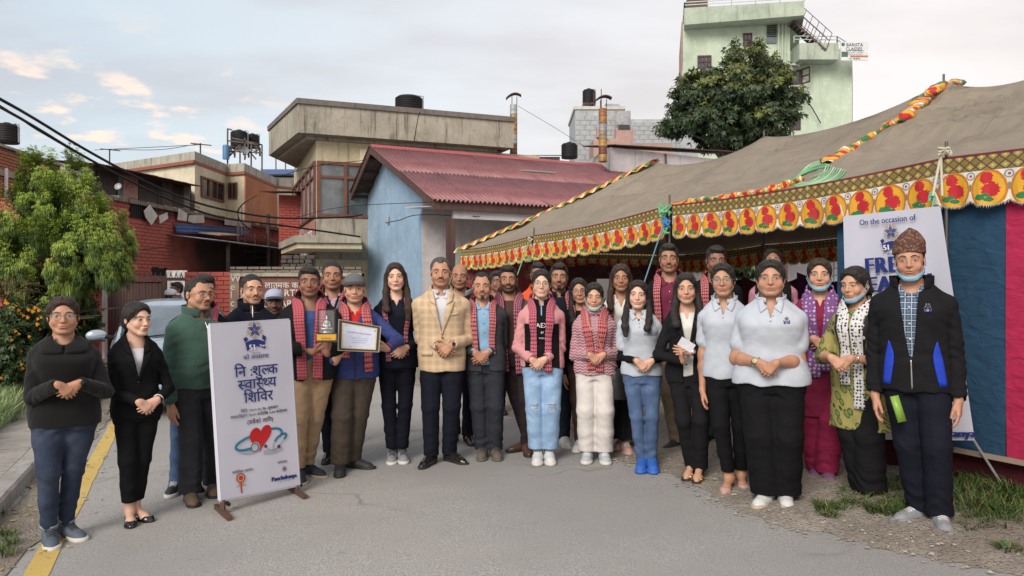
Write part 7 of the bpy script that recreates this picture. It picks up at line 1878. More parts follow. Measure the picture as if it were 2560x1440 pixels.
   F.cut(lambda X,Y,Z:(-.02-Z)*.7-(Y-.0)*.7+0*X)
   X,Y,Z=F.all(); nzz=(np.sin(X*150+3*np.sin(Y*60))*np.sin(Y*130+2*np.sin(X*70+Z*40))*.0016+np.sin(X*330+Y*90)*np.sin(Z*200)*.0007)*g('curl',1.0)*np.clip((Y+.085)/.05,.25,1); F.d=(F.d+nzz).astype(f32)
  else:
   t_=.010*ht; F.ball((0,-.032,.070),(.064,.054,.042),.01); F.ball((0,-.01,.04),(.0775,.06,.05),.01)
   F.ball((0,.020,.030),(.074+t_,.094+t_,.079+t_),.01); F.ball((0,.045,-.020),(.072+t_,.070,.080),.02)
   for s_ in (-1,1):F.cone((s_*.062,-.040,.050),(s_*.074,.006,-.020),.013,.013 if hr=='long' else .006,.015)
   px=g('part',0.0)
   F.apply(lambda X,Y,Z:(np.sqrt((X/.0690)**2+((Y+.122)/.091)**2+((Z+.024)/.106)**2)*.07-.07).astype(f32),(-.08,-.2,-.16),(.08,.0,.09),.006,'s')
   # centre parting
   F.cone((px,-.085,.094),(px*.8,.03,.122),.0030,.0024,.008,'s')
   if hr=='bun':F.ball((g('bunx',0.0),.125,.02),(.036,.030,.034),.01)
   if hr=='pony':F.cone((0,.11,.03),(.03,.14,-.06),.022,.022,.02)
   if hr=='long':
    ll=g('hairlen',1.0); fr=g('hairfront',(1,1))
    F.ball((0,.062,-.085),(.082,.052,.11),.03); F.cone((0,.075,-.12),(0,.105,-.14-.20*ll),.070,.055,.03,sq=(1.15,.6))
    for s_ in (-1,1):
     F.cone((s_*.078,.015,.01),(s_*.088,.010,-.13),.021,.027,.02)
     k=fr[0 if s_<0 else 1]
     if k:F.cone((s_*.088,.008,-.12),(s_*.098,-.085,-.20),.028,.027,.02); F.cone((s_*.098,-.085,-.20),(s_*.088,-.150,-.26),.027,.025,.02); F.cone((s_*.088,-.150,-.26),(s_*.082,-.158,-.12-.26*ll*k),.025,.015,.02,sq=(1.3,.8))
     else:F.cone((s_*.09,.02,-.12),(s_*.10,.07,-.26),.03,.02,.02)
   if hr != 'long':
    for s_ in (-1,1):F.ball((s_*.084,.010,-.026),(.017,.022,.024),.008,'s')
    F.cut(lambda X,Y,Z:-.095-Z+0*X+0*Y); F.cut(lambda X,Y,Z:np.minimum(-.022-Z,.030-Y)+0*X)
   X,Y,Z=F.all(); th_=np.arctan2(X,Y+.02); rr_=np.sqrt(X*X+Y*Y)
   F.d=(F.d+np.clip((Y+.075)/.05,.12,1)*np.where(Z>.03,np.sin((X*1.0)*320+Y*30+2*np.sin(Z*50))*.0010,np.sin(th_*46+Z*12+2*np.sin(Z*30))*.0015)).astype(f32)
  if g('hat'):F.cut(lambda X,Y,Z:Z-g('hat')+.10*Y+0*X)
  V,Fh=F.mesh(1)
  if len(V):strands(fput,V,Fh,hm,hr,int(hu))
 # ---- clothes
 def gfield(t,h,arms_on=True,zlo=None):
  off=t.get('off',.012); hem=t.get('hem',.86)*S; ar=t.get('arm',(.060,.050,.041))
  x0=min([min(a[1][0],a[2][0],a[3][0]) for a in arms])-.12; x1=max([max(a[1][0],a[2][0],a[3][0]) for a in arms])+.12
  y0=min([min(a[1][1],a[2][1],a[3][1]) for a in arms]+[min(r[4]-r[2] for r in pr)])-.09; y1=max(max([max(a[1][1],a[2][1],a[3][1]) for a in arms]),.16)+.10
  z0=min([a[3][2] for a in arms]+[hem])-.05; z0=min(z0,hem-.03)
  if not arms_on:x0,x1=-.30*w,.30*w; z0=hem-.03
  F=Field((x0,y0,max(.02,z0)),(x1,y1,1.50*S),h,.045)
  rows=[r for r in pr]; fl=t.get('flare',0)
  if t.get('hem',.86)<.80:
   zs_=np.linspace(t['hem'],.78,5); rows=[(z*S,(pr[0][1]+fl*(.80-z)*.5),pr[0][2]+fl*(.80-z)*.35,0,pr[0][4]) for z in zs_]+rows
  elif fl:rows=[(z,a+fl*max(0,1.0-z/S)*.4,b+fl*max(0,1.0-z/S)*.3,xo,yo) for z,a,b,xo,yo in rows]
  F.loft(rows,0,2.35,off)
  for s_ in (-1,1):F.cone((s_*.028*S,.028,1.408*S),(s_*(shx-.035*S),.018,1.338*S),.022+off*.9,.034+off*.5,.04)
  F.cut(lambda X,Y,Z:hem-Z+.006*np.sin(X*30)+0*Y)
  if arms_on and t.get('sleeve','long') != 'none':
   sl=t.get('sleeve','long'); wk=(1+(w-1)*.7)*.93; q0,q1,q2=[r_*S*wk for r_ in ar]
   carve=[]
   for sd,a,b,c,m_ in arms:
    a2=a+np.array((-sd*.01,0,-.004)); F.ball(a2,(q0*.98,q0*1.0,q0*.92),.035)
    if sl=='long':
     bd=(b-c)/np.linalg.norm(b-c); e=c+bd*(t.get('cuff',-.004)+q2*.55); F.cone(a,b,q0,q1,.016); mid=b+(e-b)*.5
     F.cone(b,mid,q1,(q1+q2)/2*1.03,.007); F.cone(mid,e,(q1+q2)/2*1.03,q2,.005); carve.append((e-bd*.001,e-bd*.09,q2-.011))
    else:
     k={'short':.62,'three':1.0}[sl]; e=a+(b-a)*k; F.cone(a,e,q0,q0*.98+.004,.018)
     if sl=='three':e2=b+(c-b)*.35; F.cone(b,e2,q1*1.05,q1*.98,.03)
  if arms_on and t.get('sleeve','long')=='long':
   for e0,e1_,rq in carve:F.cone(e0,e1_,rq,rq+.004,.002,'s')
  # wrinkles
  am=t.get('wr',1.0); X,Y,Z=F.all()
  d=.0022*np.sin(X*31+2.2*np.sin(Z*13+Y*9)+sd_)*np.sin(Z*19+2.0*np.sin(X*11+sd_))+.0016*np.sin(Z*43+3*np.sin(X*17+sd_*2)+Y*20)
  d=d+.0030*np.exp(-((Z-1.0*S)/(.07))**2)*np.sin(Z*75+5*X*np.sign(X)*3+1.5*np.sin(X*22+sd_))*t.get('waist',.6)
  for sd,a,b,c,m_ in arms:
   if not arms_on:continue
   r2=(X-b[0])**2+(Y-b[1])**2+(Z-b[2])**2; ax=(c-a)/np.linalg.norm(c-a); tt=(X-b[0])*ax[0]+(Y-b[1])*ax[1]+(Z-b[2])*ax[2]
   d=d+.0034*np.exp(-r2/.010)*np.sin(tt*120+3*np.sin(X*40)+sd_)
   r3=(X-a[0])**2+(Y+.05-a[1])**2+(Z+.09-a[2])**2; d=d+.0028*np.exp(-r3/.008)*np.sin((X*sd*.8+Z)*90+sd_)
   if t.get('sleeve','long')=='long':
    r4=(X-c[0])**2+(Y-c[1])**2+(Z-c[2])**2; d=d+.0024*np.exp(-r4/.007)*np.sin(tt*150+sd_)
  F.d=(F.d+d*am).astype(f32)
  return F
 sd_=(hu%97)*.37
 trees={}
 def tree_for(off):
  k=round(off,3)
  if k not in trees:
   t0=dict(off=off,hem=min(.62,tops[0].get('hem',.9)-.02),wr=.3,sleeve='none',flare=tops[0].get('flare',0)); F=gfield(t0,.013,False)
   F.cone((0,.026*S,1.37*S),(nb[0],nb[1],nb[2]+.05),nr*hs*1.04+off*.7,nr*hs+off*.5,.05)
   for s_ in (-1,1):F.ball((s_*shx,.012,shz),.058*S+off*.5,.04)
   V,Fx=F.mesh(2); trees[k]=bvh(V,Fx)
  return trees[k]
 for li,t in enumerate(tops):
  F=gfield(t,(t.get('res',.0068))*qf)
  op=t.get('open'); nk=t.get('neck','round')
  nx,ny=0,.020*S
  # neck hole
  nrad=(nr*hs+t.get('nr',.016)); zt=(t.get('ztop',1.435)-.022)*S
  def nhole(X,Y,Z):
   fy=(Y+(t.get('ndip',.012))) ; return -(np.maximum(np.sqrt(X*X+(fy*(.85))**2)-nrad,(zt-.05)-Z-.25*(Y+.0)))
  F.cut(nhole)
  if op:
   zv,wt=op[0]*S,op[1]; zt2=1.45*S; wb=op[2] if len(op)>2 else 0.0
   def vee(X,Y,Z):
    hw=wb+(wt-wb)*np.clip((Z-zv)/(zt2-zv),0,1)**(op[3] if len(op)>3 else 1.0)
    q=np.maximum(np.abs(X-t.get('ox',0))-hw,Y+.0*Z); q=np.maximum(q,zv-Z) if not t.get('fullopen') else q
    return -q
   F.cut(vee)
  V,Fx=F.mesh(1)
  if len(V):
   o=put(t.get('name','shirt'),V,Fx,t['mat'])
   if t.get('colfn'):
    V2=V; o.data.materials.append(t['mat2']); ctr=V2[Fx].mean(1); mi=t['colfn'](ctr/S,ctr).astype(np.int32); o.data.polygons.foreach_set('material_index',mi)
 # helpers available to the outfit functions
 ctx=dict(S=S,H=H,hs=hs,nr=nr*hs,put=put,fput=fput,tree=tree_for,arms=arms,hb=hb,loc=loc,hplace=hplace,shx=shx,shz=shz,pr=pr,hc0=hc0,kids=kids,warp=warp,root=root,Mr=Mr,legs=legs,HM=HM,Mi=Mi,nb=nb)
 # ---- trousers / skirt
 bt=g('bottom')
 if bt:
  rr_=bt.get('r',(.092,.085,.064,.058,.060)); hem=bt.get('hem',.05)+.018; wk=1+(w-1)*.9
  rr_=[q*wk*S for q in rr_]
  xs=[l[3][0] for l in legs]+[l[2][0] for l in legs]; ys=[l[3][1] for l in legs]+[l[2][1] for l in legs]
  F=Field((min(min(xs),-.12)-.15,min(min(ys),-.1)-.13,.0),(max(max(xs),.12)+.15,max(max(ys),.1)+.13,bt.get('top',1.0)*S),.0072*qf,.045)
  rows=[(.78*S,pr[0][1]*.97,pr[0][2]*.95,0,pr[0][4])]+[(z,a,b,xo,yo) for z,a,b,xo,yo in pr if z<=1.08*S]
  if bt.get('skirt'):
   hm_=bt['skirt']; rows=[(hm_*S,pr[0][1]+.03,pr[0][2]+.045,legs[0][3][0]*.5+legs[1][3][0]*.5,0),(.45*S,pr[0][1]+.01,pr[0][2]+.02,0,0)]+rows[1:]
   F.loft(rows,0,2.2,.004)
   X,Y,Z=F.all(); F.d=(F.d+.010*np.sin(np.arctan2(X,Y)*11+2*np.sin(Z*4))*np.clip((.9*S-Z)/.5,0,1)).astype(f32)
  else:
   F.loft(rows,0,2.3,.004)
   for sd,hip,kn,an in legs:
    th=hip+(kn-hip)*.45; cf=kn+(an-kn)*.5; dn=(an-kn)/np.linalg.norm(an-kn); an2=an+dn*(.03)
    h0=hip+np.array((sd*.004,.004,-.02))
    F.cone(h0,th,rr_[0],rr_[1],.03,sq=(1,1.06)); F.cone(th,kn,rr_[1],rr_[2],.015,sq=(1,1.05)); F.cone(kn,cf,rr_[2],rr_[3],.02,sq=(1,1.06)); F.cone(cf,an2,rr_[3],rr_[4],.02,sq=(1,1.1))
   zg=min(f[3] for f in feet)
   F.cut(lambda X,Y,Z:hem*S+zg-Z+.05*np.clip(Y,-.1,.1)*-1+0*X)
  X,Y,Z=F.all(); am=bt.get('wr',1.0)
  d=.0020*np.sin(X*27+2*np.sin(Z*15)+sd_)*np.sin(Z*21+2*np.sin(X*13+sd_))+.0010*np.sin(Z*40+X*22+4*np.sin(X*17+sd_)+Y*25)
  d=d+.0032*np.exp(-((Z-.80*S)/.06)**2)*np.sin((Z+np.abs(X)*.9)*85+sd_)*bt.get('crotch',.8)
  d=d+.0026*np.exp(-((Z-.47*S)/.06)**2)*np.sin(Z*82+X*30+3*np.sin(X*30+sd_))*bt.get('knee',.7)
  d=d+.0034*np.exp(-((Z-hem*S-.09)/.07)**2)*np.sin(Z*88+X*38+3.5*np.sin(X*26+sd_)+Y*30)*bt.get('stack',.8)
  if bt.get('crease'):
   for sd,hip,kn,an in legs:d=d-.004*np.exp(-((X-(an[0]+(hip[0]-an[0])*np.clip(Z/(.85*S),0,1)))/.010)**2)*(Y<0)
  F.d=(F.d+d*am).astype(f32)
  V,Fx=F.mesh(1); put(bt.get('name','trousers'),V,Fx,bt['mat'])
  if bt.get('cuffmat'):
   for sd,hip,kn,an in legs:
    dn=(an-kn)/np.linalg.norm(an-kn); z0=hem*S; t_=(z0-an[2])/dn[2]; c=an+dn*t_; mb=MB()
    mb.tube([c-dn*.004*k for k in (-1,1)] ,rr_[4]+.006,20,False); q=c-dn*.022
    mb=MB(); mb.tube([c+dn*.004,c+dn*.002,q,q-dn*.003],[rr_[4]*1.02+.001,rr_[4]*1.06+.005,rr_[4]*1.06+.006,rr_[4]+.001],24,False)
    put('cuff',np.array([tuple(p) for p in mb.v]),np.array(mb.fn),bt['cuffmat'])
 # ---- shoes
 shs=g('shoes')
 if shs:
  kind,mats=shs[0],shs[1:]; fl=.285*S**.5*g('foot',1)
  key=(kind,round(fl,2))
  if key not in _shoe:_shoe[key]=shoe_parts(kind,fl)
  for sd,heel,dirv,zg in feet:
   an=math.atan2(dirv.x,-dirv.y); ca,sa=math.cos(an),math.sin(an); e=None
   for k_,(nm,V,Fx) in enumerate(_shoe[key]):
    V=np.asarray(V,f32); V2=V.copy(); xs_=V[:,0]*(1 if sd>0 else -1)*1.1
    if g('heelh'):V2[:,2]=V[:,2]+g('heelh')*np.clip(1+V[:,1]/.16,0,1)*(V[:,2]>.02)
    lx=xs_*ca-V[:,1]*sa; ly=xs_*sa+V[:,1]*ca
    V2[:,0]=lx+heel.x; V2[:,1]=ly+heel.y; V2[:,2]+=zg
    mt=mats[min(k_,len(mats)-1)]
    if isinstance(Fx,MB):Fq=[f for f in Fx.fn if len(f)==4]; Fn=[f for f in Fx.fn if len(f) != 4]; FF=[np.array(Fq)]+[np.array([f]) for f in Fn]
    elif isinstance(Fx,list):FF=Fx
    else:FF=Fx
    o=nobj('shoe' if k_==0 else nm,V2,FF,mt)
    if k_==0:
     e=o; kids.append(o)
     if kind in ('sneaker','boot') and len(mats)>2:
      q=V[Fx].mean(1); o.data.materials.append(mats[2]); o.data.polygons.foreach_set('material_index',((np.abs(q[:,0])<.024) & (q[:,1]<-.075) & (q[:,1]>-.175) & (q[:,2]>.05) & ((q[:,1]%.018)<.011)).astype(np.int32))
    else:o.parent=e
 for fn in g('extra',[]):fn(ctx)
 body.location=root; body.rotation_euler=(0,0,yaw)
 for o in kids:
  if o not in kid_skip:o.parent=body
 tag(body,sp['label'],'person','people lined up for the group photograph' if not g('nogroup') else g('grp'))
 return body,ctx
# ================================================================ pieces of clothing laid on the body
LOW=False
def ringpath(S,z0,z1,ph,r=.072,cy=.020,n=13):
 """round the neck from the front on one side, behind, to the front on the other; ph = half opening at the front, degrees"""
 out=[]
 for i in range(n):
  a=R(-90+ph+(360-2*ph)*i/(n-1)); b=(math.sin(a)+1)/2
  out.append((r*S*math.cos(a),cy*S+r*S*math.sin(a)*1.0,(z0+(z1-z0)*b)*S))
 return out
def collar_ring(mat,z0=1.415,z1=1.462,ph=12,w=.036,off=.014,base=.012,th=.004,name='collar',r=.060):
 def fn(c):
  S=c['S']; P_=ringpath(S,z0-.022,z1-.022,ph,r,.024)
  n=34; Q=cr(P_,n); G=np.zeros((n,4,3),f32); NN=np.zeros((n,4,3),f32)
  tr=c['tree'](base)
  for i in range(n):
   loc,nn,_,_=tr.find_nearest(Vector(Q[i])); q=np.array(loc); d=np.array((q[0],q[1]-.024*S,0)); d /= np.linalg.norm(d)+1e-9
   b=(math.sin(R(-90+ph+(360-2*ph)*i/(n-1)))+1)/2
   for j in range(4):
    up=(j/3-.35)*w; G[i,j]=q+d*(off*.35+up*.05)+np.array((0,0,1))*up; NN[i,j]=d
  V,F,uv=sheet(G,th,NN); c['put'](name,V,F[:,::-1],mat)
 return fn
def wings(mat,base=.014,zt=1.440,zb=1.340,open_=.0,sp=.056,name='collar',th=.005):
 """the two points of a shirt or polo collar"""
 zt-=.022; zb-=.014
 def fn(c):
  S=c['S']
  for s_ in (-1,1):
   A=[(s_*.052*S,zt*S),(s_*(.032+open_*.5)*S,(zt-.034)*S),(s_*(.005+open_)*S,(zt-.062)*S)]
   B=[(s_*.082*S,(zt-.020)*S),(s_*.078*S,(zt-.052)*S),(s_*sp*S,zb*S)]
   if s_<0:A,B=B,A
   v,f,_=patch(c['tree'](base),A,B,.004,th,10,5,-.6,.003); c['put'](name,v,f[:,::-1] ,mat)
 return fn
def lapels(mat,base,zv,wt,wl=.070,zn=1.30,name='lapel',th=.006,ztop=1.445,ox=0):
 """notched lapels running up from the closing button"""
 ztop-=.024
 def fn(c):
  S=c['S']; tr=c['tree'](base)
  for s_ in (-1,1):
   def hx(z):return wt*max(0,min(1,(z-zv)/(1.45-zv)))
   zz=[zv,zv+(zn-zv)*.33,zv+(zn-zv)*.66,zn]
   A=[(s_*(hx(z)-.004)*1.0+ox,z*S) for z in zz]
   B=[(s_*(hx(zv)+.004)+ox,(zv+.002)*S),(s_*(hx(zz[1])+wl*.42)+ox,(zz[1]+.02)*S),(s_*(hx(zz[2])+wl*.80)+ox,(zz[2]+.03)*S),(s_*(hx(zn)+wl)+ox,(zn+.035)*S)]
   if s_<0:A,B=B,A
   v,f,_=patch(tr,A,B,.006,th,14,5,-.6,.002); c['put'](name,v,f[:,::-1],mat)
   A=[(s_*(hx(zn)-.004)+ox,zn*S),(s_*(hx(1.38)-.004),1.38*S),(s_*.062*S,ztop*S)]
   B=[(s_*(hx(zn)+wl*.72)+ox,(zn+.038)*S),(s_*(hx(1.38)+wl*.62),1.385*S),(s_*.094*S,(ztop-.012)*S)]
   if s_<0:A,B=B,A
   v,f,_=patch(tr,A,B,.008,th,10,5,-.6,.003); c['put']('collar',v,f[:,::-1],mat)
 return fn
def scarf(mat,base,l=(.62,.62),w=.075,x=(.085,.085),off=.010,xe=None,th=.007):
 """woven scarf round the neck with both ends hanging on the chest; l = how far down each end reaches"""
 def fn(c):
  S=c['S']; xe_=xe or x
  tr=c['tree'](base); zl,zr=(1.46-l[0])*S,(1.46-l[1])*S
  path=[(-xe_[0]*S,-.16,zl),(-(xe_[0]*.6+x[0]*.4)*S,-.16,(zl+1.3*S)/2),(-x[0]*S,-.13*S,1.30*S),(-.080*S,-.04,1.385*S),(-.070*S,.035,1.43*S),(0,.10,1.455*S),
    (.070*S,.035,1.43*S),(.080*S,-.04,1.385*S),(x[1]*S,-.13*S,1.30*S),((xe_[1]*.6+x[1]*.4)*S,-.16,(zr+1.3*S)/2),(xe_[1]*S,-.16,zr)]
  V,F,uv=drape(tr,path,w,off,th,90,7,wob=.0035,wmul=lambda t:1.0-.25*math.exp(-((t-.5)/.16)**2))
  uv2=uv.copy(); uv2[:,0] *= (l[0]+l[1]+.3)/1.5
  c['put']('scarf',V,F[:,::-1],mat,uv=uv2)
 return fn
def strip(mat,base,A,B,name,off=.004,th=.003,nr=14,nc=3,S1=True):
 def fn(c):
  S=c['S']; k=S if S1 else 1
  v,f,_=patch(c['tree'](base),[(a*k,b*k) for a,b in A],[(a*k,b*k) for a,b in B],off,th,nr,nc); c['put'](name,v,f[:,::-1],mat)
 return fn
def zipline(mat,base,z0,z1,x=0,w=.007,name='zip',off=.006):
 return strip(mat,base,[(x+w/2,z0),(x+w/2,z1)],[(x-w/2,z0),(x-w/2,z1)],name,off,.003,16,2)
def buttons(mat,base,pts,r=.0065,name='button',off=.012):
 def fn(c):
  S=c['S']; tr=c['tree'](base)
  for x,z in pts:
   l,n_,_,_=tr.ray_cast(Vector((x*S,-.6,z*S)),Vector((0,1,0)))
   if l is None:continue
   mb=MB(); mb.lathe(l+n_*off,[(r*.2,-.004),(r,-.003),(r,.0015),(r*.6,.0025)],12,n_.to_track_quat('Z','Y').to_matrix())
   c['put'](name,np.array([tuple(p) for p in mb.v]),[np.array([f for f in mb.fn if len(f)==4])]+[np.array([f]) for f in mb.fn if len(f) != 4],mat)
 return fn
def glasses(mat,kind='round',r=.022,gap=.0345,z=-.006):
 def fn(c):
  mb=MB(); lens=[]
  for s_ in (-1,1):
   pts=[]
   for i in range(25):
    a=2*PI*i/24; x,zz=math.cos(a),math.sin(a)
    if kind=='rect':k=(abs(x)**4+abs(zz)**4)**-.25; x,zz=x*k*1.0,zz*k*.70
    elif kind=='square':k=(abs(x)**3.4+abs(zz)**3.4)**(-1/3.4); x,zz=x*k*1.08,zz*k*.92
    pts.append((s_*gap+r*x,-.1045+abs(s_*gap+r*x)*.10,z+r*zz))
   mb.tube(pts,.0012,6,False); lens.append(pts[:-1])
   mb.tube([(s_*(gap+r),-.100,z+.006),(s_*.080,-.075,z+.006),(s_*.0815,.0,z+.004),(s_*.080,.02,z-.008)],.0013,5)
  mb.tube([(-(gap-r),-.104,z+.004),(0,-.110,z+.008),(gap-r,-.104,z+.004)],.0012,6)
  o=c['fput']('glasses',np.array([tuple(p) for p in mb.v]),[np.array([f for f in mb.fn if len(f)==4])]+[np.array([f]) for f in mb.fn if len(f) != 4],mat)
  for q in lens:nobj('lens',c['warp'](c['hplace'](np.array(q))),[np.arange(24)[None]],LENS,o)
 return fn
def mat_lens():
 m=newmat('lens_glass'); t=NT(m); t.n('ShaderNodeBsdfTransparent'); tr=[n for n in t.t.nodes if n.type=='BSDF_TRANSPARENT'][0]
 gl=t.n('ShaderNodeBsdfGlossy'); gl.inputs['Roughness'].default_value=.05; mx=t.n('ShaderNodeMixShader'); mx.inputs[0].default_value=.10
 t.l(tr.outputs[0],mx.inputs[1]); t.l(gl.outputs[0],mx.inputs[2]); t.l(mx.outputs[0],[n for n in t.t.nodes if n.type=='OUTPUT_MATERIAL'][0].inputs[0]); return m
LENS=mat_lens()
def chinmask(mat):
 """surgical mask pulled down under the chin, with its ear loops"""
 def fn(c):
  hb=c['hb']; path=[(-.070,-.02,-.062),(-.052,-.055,-.090),(-.026,-.085,-.106),(0,-.095,-.110),(.026,-.085,-.106),(.052,-.055,-.090),(.070,-.02,-.062)]
  V,F,uv=drape(hb,path,.040,.004,.004,26,6,wmul=lambda t:.55+.45*math.sin(PI*t),wob=.0015)
  o=c['fput']('face_mask',V,F[:,::-1],mat)
  for s_ in (-1,1):mb=MB(); mb.tube(cr([(s_*.070,-.022,-.052),(s_*.0785,-.012,-.015),(s_*.086,.012,.018)],8),.0014,5); mb.tube(cr([(s_*.070,-.018,-.070),(s_*.079,.004,-.045),(s_*.088,.02,-.02)],8),.0014,5); nobj('ear_loop',c['warp'](c['hplace'](np.array([tuple(p) for p in mb.v]))),[np.array([f for f in mb.fn if len(f)==4])],mat,o)
 return fn
def cap(mat,brim,low=.030):
 def fn(c):
  F=Field((-.11,-.17,-.02),(.11,.14,.15),.004,.02); F.ball((0,.018,.045),(.086,.104,.080),0)
  F.cut(lambda X,Y,Z:(low-.004)-Z+.25*(Y)*-1*0-.10*Y+0*X)
  V,Fx=F.mesh(1); c['fput']('cap',V,Fx,mat)
  n=15; G=np.zeros((n,5,3),f32); NN=np.zeros((n,5,3),f32)
  for i in range(n):
   a=R(-90-62+124*i/(n-1))
   for j in range(5):
    t=j/4; ln=.066*math.cos(R((i/(n-1)-.5)*150))**.55 if 0<i<n-1 else 0
    G[i,j]=(math.cos(a)*(.083+0*t),.018+math.sin(a)*.100-ln*t,low+.012+.010-.018*t-.012*abs(math.cos(a))**2*(1+t)); NN[i,j]=(0,0,1)
  V,Fx,_=sheet(G,.004,NN); c['fput']('brim',V,Fx,brim)
 return fn
def topi(mat):
 def fn(c):
  F=Field((-.11,-.13,.0),(.11,.15,.20),.0035,.02)
  F.loft([(.022,.086,.103,0,.016),(.06,.088,.105,0,.018),(.10,.082,.100,.004,.022),(.135,.064,.088,.010,.030),(.165,.038,.070,.014,.034),(.185,.014,.050,.014,.036)],0,2.1)
  X,Y,Z=F.all(); F.d=(F.d+.0028*np.sin((X*.9+Z)*95+Y*20)*np.clip((Z-.07)/.03,0,1)).astype(f32)
  F.cut(lambda X,Y,Z:Z-.178-.16*X+.55*np.abs(X-.012)+.10*Y)
  F.cut(lambda X,Y,Z:.034-Z-.06*Y+0*X)
  V,Fx=F.mesh(1); c['fput']('topi_hat',V,Fx,mat)
 return fn
def watch(mat,face,side=1,r=.030,sq=False):
 def fn(c):
  sd,a,b,w_,m_=[q for q in c['arms'] if q[0]==side][0]; d=(w_-b)/np.linalg.norm(w_-b); p=w_-d*.012
  mb=MB(); mb.tube([p-d*.010,p+d*.010],r*c['S']**.5,18,False)
  o=c['put']('wristwatch',np.array([tuple(q) for q in mb.v]),np.array(mb.fn),mat)
  mb=MB(); fr=np.array((side*.25,-1,.25)); fr /= np.linalg.norm(fr); q=p+fr*(r*c['S']**.5)
  mb.lathe(q,[(.004,-.002),(.017,-.002),(.017,.006),(.013,.008)],4 if sq else 16,Vector(fr).to_track_quat('Z','Y').to_matrix())
  f=nobj('dial',c['warp'](np.array([tuple(q) for q in mb.v])),[np.array([f for f in mb.fn if len(f)==4])]+[np.array([f]) for f in mb.fn if len(f) != 4],face,o)
 return fn
def bangle(mat,side=1,r=.029,back=.005,th=.0035,name='bangle'):
 def fn(c):
  sd,a,b,w_,m_=[q for q in c['arms'] if q[0]==side][0]; d=Vector((w_-b)/np.linalg.norm(w_-b)); p=Vector(w_)-d*back
  q=d.to_track_quat('Z','Y').to_matrix(); mb=MB(); mb.tube([p+q @ Vector((r*math.cos(t),r*math.sin(t),0)) for t in np.linspace(0,2*PI,21)],th,6,False)
  c['put'](name,np.array([tuple(k) for k in mb.v]),np.array(mb.fn),mat)
 return fn
def emblem_shapes():
 """five-pointed star with gold tips over a blue ribbon, in a unit square: list of (polygon, colour key)"""
 out=[]
 for k in range(5):
  a=R(90+72*k); p=lambda r,d:(r*math.cos(a+R(d)),.42+r*math.sin(a+R(d)))
  out.append(([p(.02,0),p(.15,30),p(.36,3)],'blue')); out.append(([p(.02,0),p(.36,-3),p(.15,-30)],'blue2'))
  a2=a+R(36); q=lambda r,d:(r*math.cos(a2+R(d)),.42+r*math.sin(a2+R(d)))
  out.append(([q(.20,0),q(.37,-17),q(.36,-4)],'gold')); out.append(([q(.20,0),q(.36,4),q(.37,17)],'gold'))
 top=[(-.46+.92*t,-.08+.12*math.sin(PI*t)-.02*t) for t in np.linspace(0,1,9)]; bot=[(-.40+.84*t,-.42+.15*math.sin(PI*t)+.04*t) for t in np.linspace(1,0,9)]
 for i in range(8):out.append(([top[i],top[i+1],bot[7-i],bot[8-i]],'blue'))
 out.append(([(-.46,-.08),(-.54,.10),(-.40,.16),(-.32,.05)],'blue')); out.append(([(.46,-.10),(.52,.10),(.36,.20),(.32,.05)],'blue'))
 return out
def logo(base,x,z,size,words=None,emblem=True,lw=None):
 def fn(c):
  S=c['S']; tr=c['tree'](base)
  def place(pts):
   r=[]
   for px_,pz_ in pts:
    l,n_,_,_=tr.ray_cast(Vector((x*S+px_,-.6,z*S+pz_)),Vector((0,1,0))); r.append((x*S+px_,(l.y if l else -.13)-.0085,z*S+pz_))
   return r
  V=[]; F=[]; cm={'blue':0,'blue2':0,'gold':1,'white':2}; mi=[]
  if emblem:
   for poly,k in emblem_shapes():
    b=len(V); V+=place([(p[0]*size,p[1]*size) for p in poly]); F.append(tuple(range(b,b+len(poly)))); mi.append(cm[k])
  if words:
   for w_,sz,dz,key in words:
    tv,tf=textpts(w_,sz); b=len(V); pl=place([(p[0],p[1]+dz) for p in tv]); V+=[(a,b_-(.0008 if key=='white' else 0),c_) for a,b_,c_ in pl]; F+=[tuple(b+i for i in f) for f in tf]; mi+=[cm[key]]*len(tf)
  if not V:return
  me=bpy.data.meshes.new('logo'); me.from_pydata([tuple(p) for p in c['warp'](np.array(V))],[],F)
  for m in (INKB,INKG,INKW):me.materials.append(m)
  me.polygons.foreach_set('material_index',mi); o=bpy.data.objects.new('logo',me); COL.objects.link(o); c['kids'].append(o)
 return fn
